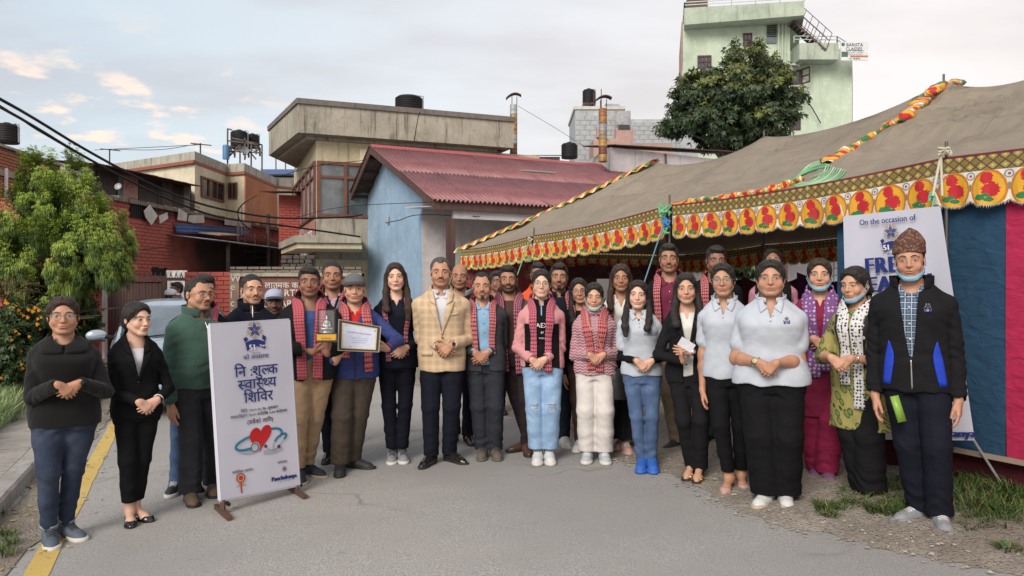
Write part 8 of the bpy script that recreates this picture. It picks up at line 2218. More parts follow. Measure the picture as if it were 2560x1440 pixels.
# ================================================================ car, motorbike, banners
def car():
 c0=Vector((-4.98-.85,11.2-2.15,0)); ang=math.atan2(RD.y,RD.x)-PI/2+R(4)
 h=empty('parked_car',(c0.x+.85,c0.y+2.15,gz(c0.x+.85)),ang); tag(h,'pale silver blue hatchback parked behind the two women in black','car')
 PAINT=newmat('silver_blue_paint'); t=NT(PAINT); t.col(t.mix(t.rng(t.noise(1.2,5,.6),.35,.7),(.34,.42,.50),(.42,.49,.56))); t.pset(Roughness=.28,Metallic=.35); t.b.inputs['Coat Weight'].default_value=.6; t.b.inputs['Coat Roughness'].default_value=.06
 F=Field((-.92,-1.95,.1),(.92,1.9,1.60),.022,.06)
 W=.83
 # nose at -y
 prof=[(-1.85,.52,.36,.46),(-1.72,.74,.30,.66),(-1.35,.81,.30,.80),(-.75,.83,.30,.93),(0,.84,.30,.97),(.9,.84,.30,.98),(1.5,.80,.32,.96),(1.78,.70,.36,.86),(1.85,.60,.42,.70)]
 ys=np.array([q[0] for q in prof]); ws=np.array([q[1] for q in prof]); zl=np.array([q[2] for q in prof]); zh=np.array([q[3] for q in prof])
 X,Y,Z=F.all(); y1=Y[0,:,0]; w_=np.interp(y1,ys,ws)[None,:,None]; a=np.interp(y1,ys,zl)[None,:,None]; b=np.interp(y1,ys,zh)[None,:,None]
 cz,hz=(a+b)/2,(b-a)/2; p=3.4; g=((np.abs(X)/w_)**p+(np.abs(Z-cz)/hz)**p)**(1/p); d=(g-1)*np.minimum(w_,hz)*.9; d=np.maximum(d,np.abs(Y+0*X)-1.86)
 # cabin
 cp=[(-.98,.93,.62),(-.55,1.16,.66),(-.20,1.37,.63),(.05,1.47,.60),(.6,1.50,.60),(1.2,1.44,.58),(1.6,1.20,.60),(1.80,.95,.60)]
 yc=np.array([q[0] for q in cp]); tc_=np.interp(y1,yc,[q[1] for q in cp])[None,:,None]; wt=np.interp(y1,yc,[q[2] for q in cp])[None,:,None]
 tt=np.clip((Z-.90)/.58,0,1); wz=.78*(1-tt)+wt*tt; d2=np.maximum(np.maximum(np.abs(X)-wz,Z-tc_+.10*(np.abs(X)/.62)**3),.80-Z); d2=np.maximum(d2,np.maximum(-.98-Y,Y-1.80)+0*X)
 F.d=smin(d,d2,.07).astype(f32)
 for sx in (-1,1):
  for yw in (-1.20,1.25):F.cone((sx*.95,yw,.31),(sx*.62,yw,.31),.335,.335,.0,'s')
 V,Fq=F.mesh(3); o=nobj('body',V,Fq,PAINT,h)
 bt=bvh(V,Fq)
 def glassp(A,B,name,axis='front',off=.004,m=DGLASS,nr=14,nc=8):
  A=resample(A,nr); B=resample(B,nr); G=np.zeros((nr,nc,3),f32); NN=np.zeros((nr,nc,3),f32); last=None
  for i in range(nr):
   for j in range(nc):
    q=A[i]*(1-j/(nc-1))+B[i]*j/(nc-1)
    if axis=='front':l,n_,_,_=bt.ray_cast(Vector((q[0],-3,q[1])),Vector((0,1,0)))
    elif axis=='back':l,n_,_,_=bt.ray_cast(Vector((q[0],3,q[1])),Vector((0,-1,0)))
    else:l,n_,_,_=bt.ray_cast(Vector((3*axis,q[0],q[1])),Vector((-axis,0,0)))
    if l is None:l,n_=last
    last=(l,n_); G[i,j]=l+n_*off; NN[i,j]=n_
  V,F_,_=sheet(G,.004,NN); return nobj(name,V,F_ if axis != 'front' else F_[:,::-1],m,h)
 WS=mat_glass('windscreen',(.10,.13,.16),.04)
 glassp([(-.70,.985),(-.60,1.40)],[(.70,.985),(.60,1.40)],'windscreen','front',.005,WS,16,18)
 for sx in (-1,1):
  glassp([(-.62,.99),(-.10,1.36)],[(.35,.99),(.35,1.40)],'side_window',sx,.004,DGLASS); glassp([(.42,.99),(.42,1.39)],[(1.30,1.0),(1.10,1.33)],'side_window',sx,.004,DGLASS)
  glassp([(sx*.45,.66),(sx*.52,.80)],[(sx*.72,.68),(sx*.72,.82)],'headlight','front',.006,mat_glass('headlamp',(.4,.42,.45),.1),5,6)
  mb=MB(); mb.tube([(sx*.78,-.52,.98),(sx*.90,-.50,1.00)],.03,8); mr=mb.build('mirror_arm',BLACKP,h)
  F2=Field((-.16,-.10,-.10),(.16,.10,.10),.008,.03); F2.ball((0,0,0),(.125,.055,.075),0); F2.ball((.03,0,-.01),(.10,.05,.06),.03); V2,Q2=F2.mesh(2)
  m_=nobj('wing_mirror',V2*(sx,1,1)+np.array((sx*.99,-.50,1.02)),Q2 if sx>0 else Q2[:,::-1],PAINT,h); mb=MB(); mb.box((sx*.99,-.55,.945),(.20,.06,.02)); mb.build('mirror_base',BLACKP,m_)
  for yw in (-1.20,1.25):
   w=MB(); ax=Matrix.Rotation(R(90),3,'Y'); w.lathe((sx*.74,yw,.31),[(.20,-.08),(.30,-.08),(.315,-.05),(.315,.05),(.30,.08),(.20,.08)],28,ax); wo=w.build('wheel',plain('tyre',(.02,.02,.02),.8),h,smooth=True)
   w=MB(); w.lathe((sx*.76,yw,.31),[(.02,-.05),(.19,-.06),(.205,.0),(.19,.06),(.03,.05)],24,ax); w.build('rim',TIN,wo,smooth=True)
 mb=MB(); mb.tube([(-.60,-.93,.985),(-.1,-.86,1.03),(.35,-.80,1.07)],.009,5); mb.build('wiper',BLACKP,h); mb=MB(); mb.tube([(-.05,-.95,.98),(.3,-.88,1.02),(.6,-.80,1.06)],.009,5); mb.build('wiper',BLACKP,h)
 mb=MB(); mb.box((0,-1.85,.52),(.80,.02,.10)); mb.build('grille',BLACKP,h)
 mb=MB(); mb.box((0,-1.88,.40),(.46,.012,.10)); mb.build('number_plate',plain('plate',(.4,.05,.05),.5),h)
 mb=MB(); mb.box((.0,-.30,1.27),(.22,.03,.06)); mb.build('rear_view_mirror',BLACKP,h)
car()
def bike():
 c=P(588,900,10.8); h=empty('motorbike',(c.x,10.9,gz(c.x)),R(8)); tag(h,'dark motorbike with raised mirrors parked before the welcome sign wall','motorbike')
 for y in (-.62,.65):
  mb=MB(); mb.lathe((0,y,.30),[(.235,-.05),(.29,-.045),(.30,0),(.29,.045),(.235,.05)],26,Matrix.Rotation(R(90),3,'Y')); w=mb.build('wheel',plain('tyre',(.02,.02,.02),.8),h,smooth=True)
  mb=MB();
  for k in range(6):a=k*PI/3; mb.bar((0,y,.30),(0,y+.24*math.cos(a),.30+.24*math.sin(a)),.02)
  mb.build('rim',TIN,w)
 F=Field((-.25,-.6,.35),(.25,.95,1.15),.016,.05); F.ball((0,-.10,.84),(.13,.26,.11),.0); F.cone((0,.25,.80),(0,.75,.86),.10,.08,.04); F.ball((0,0,.48),(.13,.22,.15),.05); F.cone((0,-.42,1.0),(0,-.5,.95),.09,.08,.02); V,Q=F.mesh(2); nobj('body',V,Q,plain('bike_black',(.03,.032,.035),.35,.2),h)
 mb=MB();
 for s_ in (-1,1):mb.tube([(s_*.07,-.63,.30),(s_*.07,-.42,.95)],.022,8)
 mb.tube([(-.36,-.30,1.04),(-.20,-.38,1.06),(0,-.42,1.02),(.20,-.38,1.06),(.36,-.30,1.04)],.014,8); mb.build('handlebar',IRON,h)
 for s_ in (-1,1):
  mb=MB(); mb.tube([(s_*.24,-.36,1.06),(s_*.30,-.38,1.22)],.007,6); mb.lathe((s_*.33,-.38,1.27),[(.01,-.012),(.05,-.01),(.058,.0),(.05,.01),(.01,.012)],14,Matrix.Rotation(R(80),3,'X')); mb.build('mirror',BLACKP,h,smooth=True)
  mb=MB(); mb.tube([(s_*.25,-.345,1.052),(s_*.38,-.29,1.04)],.02,8); mb.build('grip',BLACKP,h)
 mb=MB(); mb.lathe((0,-.52,.98),[(.01,-.05),(.08,-.03),(.085,0),(.07,.02),(.01,.025)],18,Matrix.Rotation(R(90),3,'X')); mb.build('headlight',TIN,h,smooth=True)
 mb=MB(); mb.slab([(-.10,-.44,1.02),(.10,-.44,1.02),(.13,-.50,1.16),(-.13,-.50,1.16)],(0,.006,0)); mb.build('windshield',mat_glass('tinted',(.06,.09,.11),.1),h)
 mb=MB(); mb.tube([(0,-.62,.62),(0,-.80,.52),(0,-.92,.36)],.05,8); mb.build('fender',plain('bike_black',(.03,.032,.035),.35,.2),h,smooth=True)
bike()
SHEETW=newmat('banner_vinyl'); _t=NT(SHEETW); _t.col(_t.mix(_t.rng(_t.noise(1.5,4,.5),.3,.7),(.50,.51,.60),(.56,.56,.65))); _t.pset(Roughness=.45); _t.bump(_t.noise(2.2,3,.5),.15,.03)
class Plane2:
 """bilinear sheet between four corners, u to the right and v down, both 0..1"""
 def __init__(s,tl,tr,bl,br):s.c=[Vector(q) for q in (tl,tr,bl,br)]; s.n=(s.c[1]-s.c[0]).cross(s.c[2]-s.c[0]).normalized(); s.n=s.n if s.n.y<0 else -s.n
 def __call__(s,u,v,o=0):a=s.c[0].lerp(s.c[1],u); b=s.c[2].lerp(s.c[3],u); return tuple(a.lerp(b,v)+s.n*(o+s.bulge(u,v)))
 def bulge(s,u,v):return 0
def emblem(mb,pl,cu_,cv,w,hh,asp,o=.002):
 for poly,k in emblem_shapes():
  mb.mi={'blue':0,'blue2':0,'gold':1}[k]; mb.add([pl(cu_+x*w,cv-(y)*w*asp,o) for x,y in poly],[tuple(range(len(poly)))])
class Print:
 """flat print on a sheet: metres across and up, measured from a point given as fractions of the sheet"""
 def __init__(s,pl,wid,hgt,off,parent):s.pl,s.w,s.h,s.off,s.par=pl,wid,hgt,off,parent
 def f(s,cx,cy,o=.006):return lambda x,y:tuple(Vector(s.pl(cx+x/s.w,cy-y/s.h,o))-s.off)
 def put(s,mb,cx,cy,mat,name='lettering',o=.006,centre=True):
  if not mb.v:return
  mb.v=[(q[0],q[1],q[2] if len(q)>2 else 0) for q in mb.v]
  f=s.f(cx,cy,o); xs=[q[0] for q in mb.v]; sh=(min(xs)+max(xs))/2 if centre else 0
  mb.v=[tuple(Vector(f(q[0]-sh,q[1]))+s.pl.n*q[2]) for q in mb.v]; mb.build(name,mat,s.par,mats=mat if isinstance(mat,list) else None)
 def deva(s,items,size,cx,cy,mat,bold=.02,sx=1.0):
  mb=MB()
  for k,(dx_,dy_) in enumerate(((0,0),(bold*.5,.2*bold),(-bold*.5,-.2*bold))[:3 if bold else 1]):devo(mb,items,size,0,lambda x,y:(x*sx+dx_*size,y+dy_*size,k*.0004),bold=0)
  s.put(mb,cx,cy,mat)
 def text(s,txt,size,cx,cy,mat,bold=.0,sp=1.0,o=.006,sx=1.0):
  mb=MB()
  for k,dx_ in enumerate((0,bold,-bold)[:3 if bold else 1]):latin(mb,txt,size,0,lambda x,y:(x*sx+dx_,y,k*.0004),0,sp)
  s.put(mb,cx,cy,mat,o=o)
 def emblem(s,cx,cy,size,ribbon=True):
  mb=MB()
  for k,(poly,key) in enumerate(emblem_shapes()):
   if not ribbon and k>=20:break
   mb.mi=1 if key=='gold' else 0; mb.add([(x*size,y*size,0) for x,y in poly],[tuple(range(len(poly)))])
  s.put(mb,cx,cy,[INKB,INKG],'logo',centre=False)
 def curve(s,pts,w,cx,cy,mat,name,o=.006):
  c=cr([(x,y,0) for x,y in pts],40); mb=MB(); V=[]
  for i in range(40):t_=c[min(i+1,39)]-c[max(i-1,0)]; nn=np.array((-t_[1],t_[0],0)); nn /= np.linalg.norm(nn)+1e-9; V+=[tuple(c[i]+nn*w/2),tuple(c[i]-nn*w/2)]
  mb.add(V,[(2*i,2*i+1,2*i+3,2*i+2) for i in range(39)]); s.put(mb,cx,cy,mat,name,o,False)
 def disc(s,r,cx,cy,mat,name,o=.006,dx=0,dy=0):
  mb=MB(); mb.add([(dx+r*math.cos(a),dy+r*math.sin(a),0) for a in np.linspace(0,2*PI,25)[:-1]],[tuple(range(24))]); s.put(mb,cx,cy,mat,name,o,False)
def sheet_obj(pl,off,parent,mat,n=24,amp=.004,seed=0):
 V=[tuple(Vector(pl(i/n,j/n,amp*math.sin(i/n*9+j/n*3+seed)*math.sin(PI*i/n)*math.sin(PI*j/n)))-off) for i in range(n+1) for j in range(n+1)]
 F=[(i*(n+1)+j,(i+1)*(n+1)+j,(i+1)*(n+1)+j+1,i*(n+1)+j+1) for i in range(n) for j in range(n)]
 return nobj('sheet',V,F,mat,parent)
HEARTR=newmat('printed_red'); _t=NT(HEARTR); _t.col(_t.mix(_t.rng(_t.noise(4,3,.5),.3,.7),(.36,.008,.012),(.52,.02,.022))); _t.pset(Roughness=.4)
def banner_stand():
 TL,TR,BL,BR=P(526,813,5.22),P(724,800,5.72),P(553,1251,5.20),P(750,1212,5.70)
 pl=Plane2(TL,TR,BL,BR); h=empty('standing_banner',(BL.x,BL.y,gz(BL.x))); tag(h,'white framed health camp banner with red heart and stethoscope, standing on steel feet','banner'); off=h.location.copy()
 sheet_obj(pl,off,h,SHEETW)
 pb=lambda u,v,o=0:tuple(Vector(pl(u,v,o))-off)
 for a,b in (((0,0),(1,0)),((1,0),(1,1)),((1,1),(0,1)),((0,1),(0,0))):mb=MB(); mb.bar(pb(*a,-.014),pb(*b,-.014),.022,.022); mb.build('frame_bar',SHEETW,h)
 RUST=mat_metal('rusty_steel',(.10,.06,.045),.8,.7)
 for u in (.03,.97):
  q=Vector(pb(u,1,-.012)); g=gz(q.x+off.x)-off.z; mb=MB(); mb.bar(q,(q.x,q.y,g+.03),.028); mb.bar((q.x-.10,q.y+.14,g+.016),(q.x+.11,q.y-.16,g+.016),.032); mb.bar((q.x,q.y+.12,g+.03),(q.x,q.y,g+.10),.02); mb.build('foot',RUST,h)
 A=Print(pl,(TR-TL).length,(BL-TL).length,off,h)
 A.emblem(.525,.105,.175); A.text('51',.056,.475,.148,INKW,.003,1,.0085); A.text('Years',.024,.615,.140,INKW,.001,1,.0085); A.text('SINCE 1972',.014,.53,.182,INKK)
 A.deva(['क','ो',' ','अ','व','स','र','म','ा'],.044,.525,.215,INKB,.02)
 A.deva(['ि','न',' ',':','श','ु',('ल',.17),'क'],.105,.52,.312,INKB,.035)
 A.deva([('स',.17),'व','ा',('स',.17),('थ',.17),'य'],.105,.52,.388,INKB,.035)
 A.deva(['ि','श','ि','व','र'],.105,.525,.466,INKB,.035)
 A.deva(['ि','म','ि','त',':',' ','२','०','८','०',' / ','७',' / ','१','७',' - ','श','ु','क','ब','ा','र'],.030,.525,.520,INKK,.015)
 A.deva(['स','म','य',': ','ि','व','ह','ा','न',' ','१','०',':','०','०',' ','ब','ज','े','द','े','ि','ख',' ','५',':','०','०',' ','ब','ज','े','स',('म',.12),'म'],.030,.525,.548,INKK,.015)
 A.deva(['(','स','ब','ै','क','ो',' ','ल','ा','ि','ग',')'],.042,.525,.592,INKK,.02)
 cx,cy=.515,.686; TEAL=plain('printed_teal',(.02,.17,.27),.4,0,.1); GM_=plain('printed_grey',(.30,.32,.35),.4,0,.1); DK=plain('printed_dark',(.05,.055,.07),.4,0,.1); SHD=plain('printed_pale_grey',(.36,.36,.43),.5,0,.05)
 A.curve([(.02,-.10),(.10,-.104),(.17,-.085)],.030,cx,cy,SHD,'print',.0052); A.curve([(-.18,-.065),(-.10,-.085),(-.05,-.08)],.018,cx,cy,SHD,'print',.0052)
 A.curve([(-.075,.028),(-.13,.012),(-.185,-.015),(-.195,-.045),(-.15,-.062),(-.06,-.055)],.017,cx,cy,TEAL,'stethoscope'); A.curve([(.085,.058),(.14,.055),(.175,.035),(.17,.005),(.14,-.01),(.115,-.035)],.017,cx,cy,TEAL,'stethoscope'); A.curve([(.17,.008),(.205,.010),(.215,-.005),(.195,-.03)],.016,cx,cy,TEAL,'stethoscope')
 A.curve([(.115,-.035),(.098,-.07),(.10,-.09),(.06,-.085),(.04,-.062)],.007,cx,cy,GM_,'stethoscope',.0068); A.curve([(.195,-.03),(.16,-.06),(.115,-.092),(.09,-.10)],.007,cx,cy,GM_,'stethoscope',.0068)
 A.disc(.012,cx,cy,DK,'ear_tip',.0075,.036,-.058); A.disc(.013,cx,cy,DK,'ear_tip',.0075,.145,-.075)
 pts=[]
 for k in range(48):
  t_=2*PI*k/48; x=16*math.sin(t_)**3; y=13*math.cos(t_)-5*math.cos(2*t_)-2*math.cos(3*t_)-math.cos(4*t_); x,y=x*.0056*1.0+y*.0007,y*.0062+.012+x*.0006; pts.append((x,y,0))
 mb=MB(); mb.add(pts,[tuple(range(48))]); A.put(mb,cx,cy,HEARTR,'heart',.0065,False)
 A.disc(.036,cx,cy,GM_,'chest_piece',.0078,-.045,-.052); A.disc(.030,cx,cy,DK,'chest_piece',.0084,-.052,-.055); A.disc(.025,cx,cy,plain('printed_silver',(.42,.44,.48),.4,0,.1),'chest_piece',.009,-.053,-.055)
 A.deva([('प',.12),'र','ा','ि','व','ि','ध','क',' ','स','ह','य','ो','ग',':'],.024,.27,.862,INKK,.01); A.deva(['आ','य','ो','ज','क',':'],.024,.775,.850,INKK,.01)
 A.disc(.034,.24,.893,plain('printed_crimson',(.40,.03,.04),.5),'seal',.006); A.disc(.026,.24,.893,plain('printed_amber',(.55,.30,.12),.5),'seal',.0066); A.disc(.016,.24,.893,plain('printed_crimson',(.40,.03,.04),.5),'seal',.0072)
 A.curve([(0,-.03),(0,-.06),(.001,-.105)],.011,.24,.893,plain('printed_crimson',(.40,.03,.04),.5),'seal'); A.curve([(-.036,-.058),(-.015,-.048),(.015,-.048),(.038,-.055)],.006,.24,.893,INKG,'seal'); A.curve([(-.018,-.04),(0,-.036),(.018,-.04)],.008,.24,.893,INKG,'seal')
 A.emblem(.80,.908,.062,False); A.text('Panchakanya',.042,.79,.937,INKB,.004); A.text('G R O U P',.014,.80,.958,INKK,0,1.6)
banner_stand()
def banner_hung():
 TL,TR,BL,BR=P(2108,541,5.75),P(2351,515,5.0),P(2122,1098,5.6),P(2437,1101,4.9)
 pl=Plane2(TL,TR,BL,BR); h=empty('hanging_banner',tuple(BL)); tag(h,'white free health camp banner hung on the tent behind the man in patterned cap','banner'); off=h.location.copy()
 sheet_obj(pl,off,h,SHEETW,amp=.018,seed=2)
 A=Print(pl,(TR-TL).length,(BL-TL).length,off,h); o=.024
 A.text('On the occasion of',.060,.50,.040,INKB,.001,1,o);
 mb=MB()
 for poly,key in emblem_shapes():mb.mi=1 if key=='gold' else 0; mb.add([(x*.17,y*.17,0) for x,y in poly],[tuple(range(len(poly)))])
 A.put(mb,.53,.137,[INKB,INKG],'logo',o,False)
 A.text('51',.055,.475,.162,INKW,.003,1,o+.003); A.text('Years',.024,.58,.158,INKW,.001,1,o+.003); A.text('SINCE 1972',.018,.53,.190,INKB,.0005,1,o)
 A.text('FREE',.165,.47,.240,INKB,.009,1.08,o); A.text('HEALTH',.165,.49,.325,INKB,.009,1.02,o); A.text('CAMP',.165,.48,.405,INKB,.009,1.05,o)
 A.text('Panchakanya',.075,.80,.972,INKB,.006,1,o)
 for q in (TL,TR):mb=MB(); mb.tube([tuple(Vector(q)-off),tuple(Vector(q)-off+Vector((.02,.10,.10)))],.006,6); mb.build('tie',plain('pale_rope',(.50,.48,.38),.8),h)
 s=empty('steel_prop',tuple(P(2434,1100,5.0))); tag(s,'thin steel rod propped from the banner corner into the grass','rod'); a=Vector((0,0,0)); b=PG(2522,1238)-s.location; mb=MB(); mb.tube([a,b],.0085,8); mb.build('rod',TIN,s)
banner_hung()
# ================================================================ the people in the photograph
WHITE=cloth('white_polo_cotton',(.43,.47,.53),.85,fold=.15); SHIRTW=cloth('white_shirt_cotton',(.55,.55,.60)); BLOUSE=cloth('cream_blouse',(.60,.60,.56)); PALEB=cloth('pale_blue_shirt',(.22,.38,.55)); PINKS=cloth('pink_shirt',(.55,.32,.40))
BLACKC=cloth('black_cloth',(.0075,.0075,.009),.85,fold=.35); BLK2=cloth('soft_black_cloth',(.011,.011,.013),.9,fold=.35); NAVY=cloth('navy_cloth',(.009,.011,.020),.8,fold=.35); NAVYT=cloth('navy_trousers',(.009,.010,.018),.85,fold=.35); CHAR=cloth('charcoal_cloth',(.035,.036,.042),.9,fold=.35)
GREYBL=cloth('charcoal_corduroy',(.045,.048,.055),.9,200,fold=.4,st=1.2); KHAKI=cloth('khaki_trousers',(.36,.25,.155),.85,fold=.45); OLIVT=cloth('brown_grey_trousers',(.066,.054,.043),.85,fold=.3); GREENF=cloth('green_fleece',(.045,.090,.072),.95,250,fold=.4,sheen=.2)
BLUEJ=cloth('royal_blue_jacket',(.035,.050,.17),.5,fold=.6); REDS=cloth('red_shirt',(.50,.025,.025)); OLIVE=cloth('olive_jacket',(.085,.075,.055)); MAROON=cloth('maroon_shirt',(.15,.025,.055)); ORNG=cloth('orange_vest',(.60,.09,.03)); GREYT=cloth('grey_sweater',(.20,.23,.29))
CREAMT=cloth('cream_trousers',(.58,.55,.53),.8,fold=.2); PINKSL=cloth('pink_sleeve',(.55,.26,.27),.85,fold=.4); MAGK=cloth('magenta_kurta',(.20,.020,.058),.8,fold=.5); MAGK2=cloth('crimson_trousers',(.24,.020,.065),.8,fold=.5); PVEST=cloth('pink_sleeve_light',(.45,.20,.26))
TANCH=mat_check('tan_check_wool',(.54,.405,.265),(.60,.47,.34),(.45,.33,.21),.062,.062,.06,.50); BLUECH=mat_check('navy_white_check',(.012,.018,.045),(.40,.47,.55),(.10,.16,.24),.034,.034,.16,.42)
KNITB=mat_knit('black_knit',(.010,.010,.011)); KNITP=mat_knit('pink_zigzag_knit',(.60,.33,.38),zig=True); LEAFK=mat_leaf('leaf_print_cotton')
JDARK=mat_denim('dark_denim',(.014,.026,.055),.5); JLIGHT=mat_denim('light_denim',(.23,.36,.55),.5); JMID=mat_denim('mid_denim',(.055,.10,.20),.5)
DH1=mat_dhaka('dhaka_red',(.40,.030,.045),(.62,.45,.45),(.020,.012,.016),(.55,.08,.12)); DH2=mat_dhaka('dhaka_pink',(.42,.05,.10),(.60,.30,.36),(.030,.015,.025),(.50,.12,.20),1.2); DH3=mat_dhaka('dhaka_crimson',(.50,.035,.05),(.55,.40,.40),(.03,.02,.02),(.14,.18,.12),.8); DH4=mat_dhaka('dhaka_dark',(.22,.02,.045),(.60,.38,.46),(.015,.01,.02),(.40,.05,.12),1.1); DH5=mat_dhaka('dhaka_zigzag',(.48,.05,.08),(.50,.26,.28),(.025,.02,.03),(.40,.05,.08),1.5)
TOPI=mat_kanat('dhaka_cap',(.085,.032,.022),(.42,.27,.16),62)
DOTS=mat_dots('black_white_dots',(.012,.012,.016),(.62,.62,.62),26,.30); DOTW=mat_dots('white_black_dots',(.60,.60,.60),(.02,.02,.025),46,.34); PURS=mat_dots('purple_print',(.16,.06,.20),(.45,.36,.50),34,.34)
MASKB=cloth('surgical_blue',(.24,.47,.62),.8,400,fold=.3); MASKG=cloth('surgical_mint',(.36,.60,.50),.8,400,fold=.3)
GOLD=fine('gold_metal',(.60,.40,.12),.3,1); SILV=fine('silver_metal',(.55,.55,.56),.3,1); BLKM=fine('black_glossy',(.012,.012,.014),.2); DGLF=fine('dark_glasses_frame',(.05,.035,.03),.35,.4); LGLF=fine('pale_glasses_frame',(.30,.22,.17),.3,.7)
LEATH=fine('black_leather',(.012,.011,.011),.22,0,.7); BRLEA=fine('brown_leather',(.070,.032,.024),.4); SUEDE=fine('brown_suede',(.13,.085,.055),.9); SOLEK=fine('black_sole',(.015,.015,.015),.7); SOLEW=fine('white_sole',(.55,.54,.50),.6); SOLEG=fine('gum_sole',(.42,.34,.24),.7)
SHW=fine('white_shoe',(.55,.56,.56),.55); SHLB=fine('pale_grey_shoe',(.36,.40,.44),.6); SHBLUE=fine('cobalt_shoe',(.025,.11,.42),.6); SHBLK=fine('black_shoe',(.02,.02,.023),.6); SHNAVY=fine('navy_shoe',(.018,.024,.045),.7); SHGREY=fine('grey_shoe',(.22,.23,.25),.7); SHMULTI=fine('blue_grey_shoe',(.075,.095,.13),.7); SHMAUV=fine('mauve_shoe',(.16,.08,.15),.7); SHPINK=fine('dusty_pink_shoe',(.45,.27,.25),.6); SHTAN=fine('olive_boot',(.10,.085,.07),.8); LACEW=fine('white_lace',(.6,.6,.6),.7); LACEK=fine('black_lace',(.02,.02,.02),.7)
S1,S2,S3,S4,S5=srgb(194,154,130),srgb(178,137,113),srgb(160,120,97),srgb(138,101,83),srgb(106,78,68); S0=srgb(210,174,154)
def TOP(name,mat,**k):return dict(name=name,mat=mat,**k)
WSW=dict(arm=(.056,.047,.040))
# woman in the black jumper, first on the left
def rollcollar(c):
 S=c['S']; tr=c['tree'](.018)
 for s_ in (-1,1):
  A=[(s_*.062*S,1.425*S),(s_*.050*S,1.385*S),(s_*.006,1.355*S)]; B=[(s_*.150*S,1.370*S),(s_*.130*S,1.310*S),(s_*.010,1.305*S)]
  if s_<0:A,B=B,A
  v,f,_=patch(tr,A,B,.006,.010,12,6,-.6,.008); c['put']('collar',v,f[:,::-1],KNITB)
person(**dict(label='woman in black knitted jumper, dark jeans and round glasses, smiling, beside the kerb',sex='f',w=1.17,head=(157,738),toes=[(132,1376),(206,1352)],hand=(172,985),over=1,fyaw=(-6,28),hair='bun',hairmat=HAIRD,skin=S2,smile=.5,teeth=.5,cheek=.5,fw=1.10,hs=1.03,ankle=True,
 tops=[TOP('jumper',KNITB,hem=.80,off=.022,nr=.028,ztop=1.42,arm=(.058,.050,.042),wr=.8)],bottom=dict(name='jeans',mat=JDARK,r=(.098,.088,.062,.052,.042),hem=.085,wr=1.1,cuffmat=cloth('turned_denim',(.22,.26,.30)),knee=1.0),shoes=('sneaker',SHMULTI,SOLEW,LACEK),
 extra=[rollcollar,glasses(LGLF,'round',.0215),watch(BLKM,BLKM,1,.030,True),bangle(GOLD,-1,.0285,.012,.0016,'bracelet')]))
person(**dict(label='young woman in open black trouser suit, white top and black loafers, glancing aside',sex='f',w=.93,head=(336,752),toes=[(329,1323),(383,1306)],hand=(372,1025),over=1,fyaw=(4,30),hair='bun',part=.012,skin=S0,hyaw=24,hpitch=2,lip=(.38,.13,.13),yaw=8,ankle=True,gaze=.6,
 tops=[TOP('blazer',BLACKC,hem=.78,off=.022,open=(1.10,.062),flare=.10,**WSW),TOP('top',SHIRTW,hem=1.0,off=.008,sleeve='none',ztop=1.40)],bottom=dict(mat=BLACKC,r=(.094,.082,.066,.060,.058),hem=.145,stack=.2),shoes=('loafer',LEATH,GOLD),foot=.95,
 extra=[lapels(BLACKC,.022,1.10,.062,.055,1.28),buttons(BLKM,.022,[(.0,1.085)]),bangle(SHIRTW,1,.0275,.016,.006,'shirt_cuff'),bangle(BLKM,1,.0285,.0,.0012,'bracelet')]))
person(**dict(label='older man in green zip fleece with glasses and moustache, turned to the banner',sex='m',w=1.06,belly=.075,head=(495,692),toes=[(487,1268),(535,1245)],yaw=30,hyaw=6,arms='side',fyaw=(20,-30),hair='receding',skin=S2,moustache=1.0,cheek=.4,fw=1.05,ear=1,
 tops=[TOP('fleece',GREENF,hem=.86,off=.026,arm=(.068,.060,.048),wr=1.3)],bottom=dict(mat=CHAR,r=(.098,.092,.078,.074,.078),crease=1),shoes=('canvas',SUEDE,SOLEK,SUEDE),
 extra=[collar_ring(GREENF,1.425,1.47,14,.060,.016,.020),zipline(SILV,.026,1.26,1.36,0,.006,'zip',.003),glasses(DGLF,'rect',.024)]))
person(**dict(label='man half hidden behind the green fleece, black hair, pink scarf and blue jeans',sex='m',head=(524,684),toes=[(424,1245),(500,1240)],Y2=1,skin=S2,hair='short',hyaw=10,lean=-.04,
 tops=[TOP('jacket',BLACKC,hem=.84,off=.024)],bottom=dict(name='jeans',mat=JMID),shoes=('sneaker',SHBLK,SOLEW,LACEW),extra=[scarf(DH2,.024,(.5,.5))]))
person(**dict(label='man in navy jacket with high collar standing behind the white banner',sex='m',head=(628,684),Y=6.15,skin=S1,hair='crop',hyaw=12,moustache=.5,brow=1.3,arms='side',yaw=4,
 tops=[TOP('jacket',NAVY,hem=.82,off=.030,wr=1.3)],bottom=dict(mat=BLACKC),shoes=('sneaker',SHBLK,SOLEW,LACEW),extra=[collar_ring(NAVY,1.42,1.475,10,.070,.022,.022),zipline(SILV,.03,1.34,1.44,.004,.007)]))
person(**dict(label='dark skinned man in pale blue cap peering between two taller men',sex='m',head=(686,722),Y=6.9,skin=S5,hair='crop',hat=.03,moustache=.8,beard=.35,q=1.2,eyeopen=.3,arms='side',nose=1.25,
 tops=[TOP('jacket',cloth('slate_jacket',(.04,.05,.07)),hem=.84,off=.022)],bottom=dict(mat=BLACKC),shoes=('sneaker',SHBLK,SOLEK,LACEK),extra=[cap(cloth('pale_blue_cap',(.34,.38,.50)),SHBLK)]))
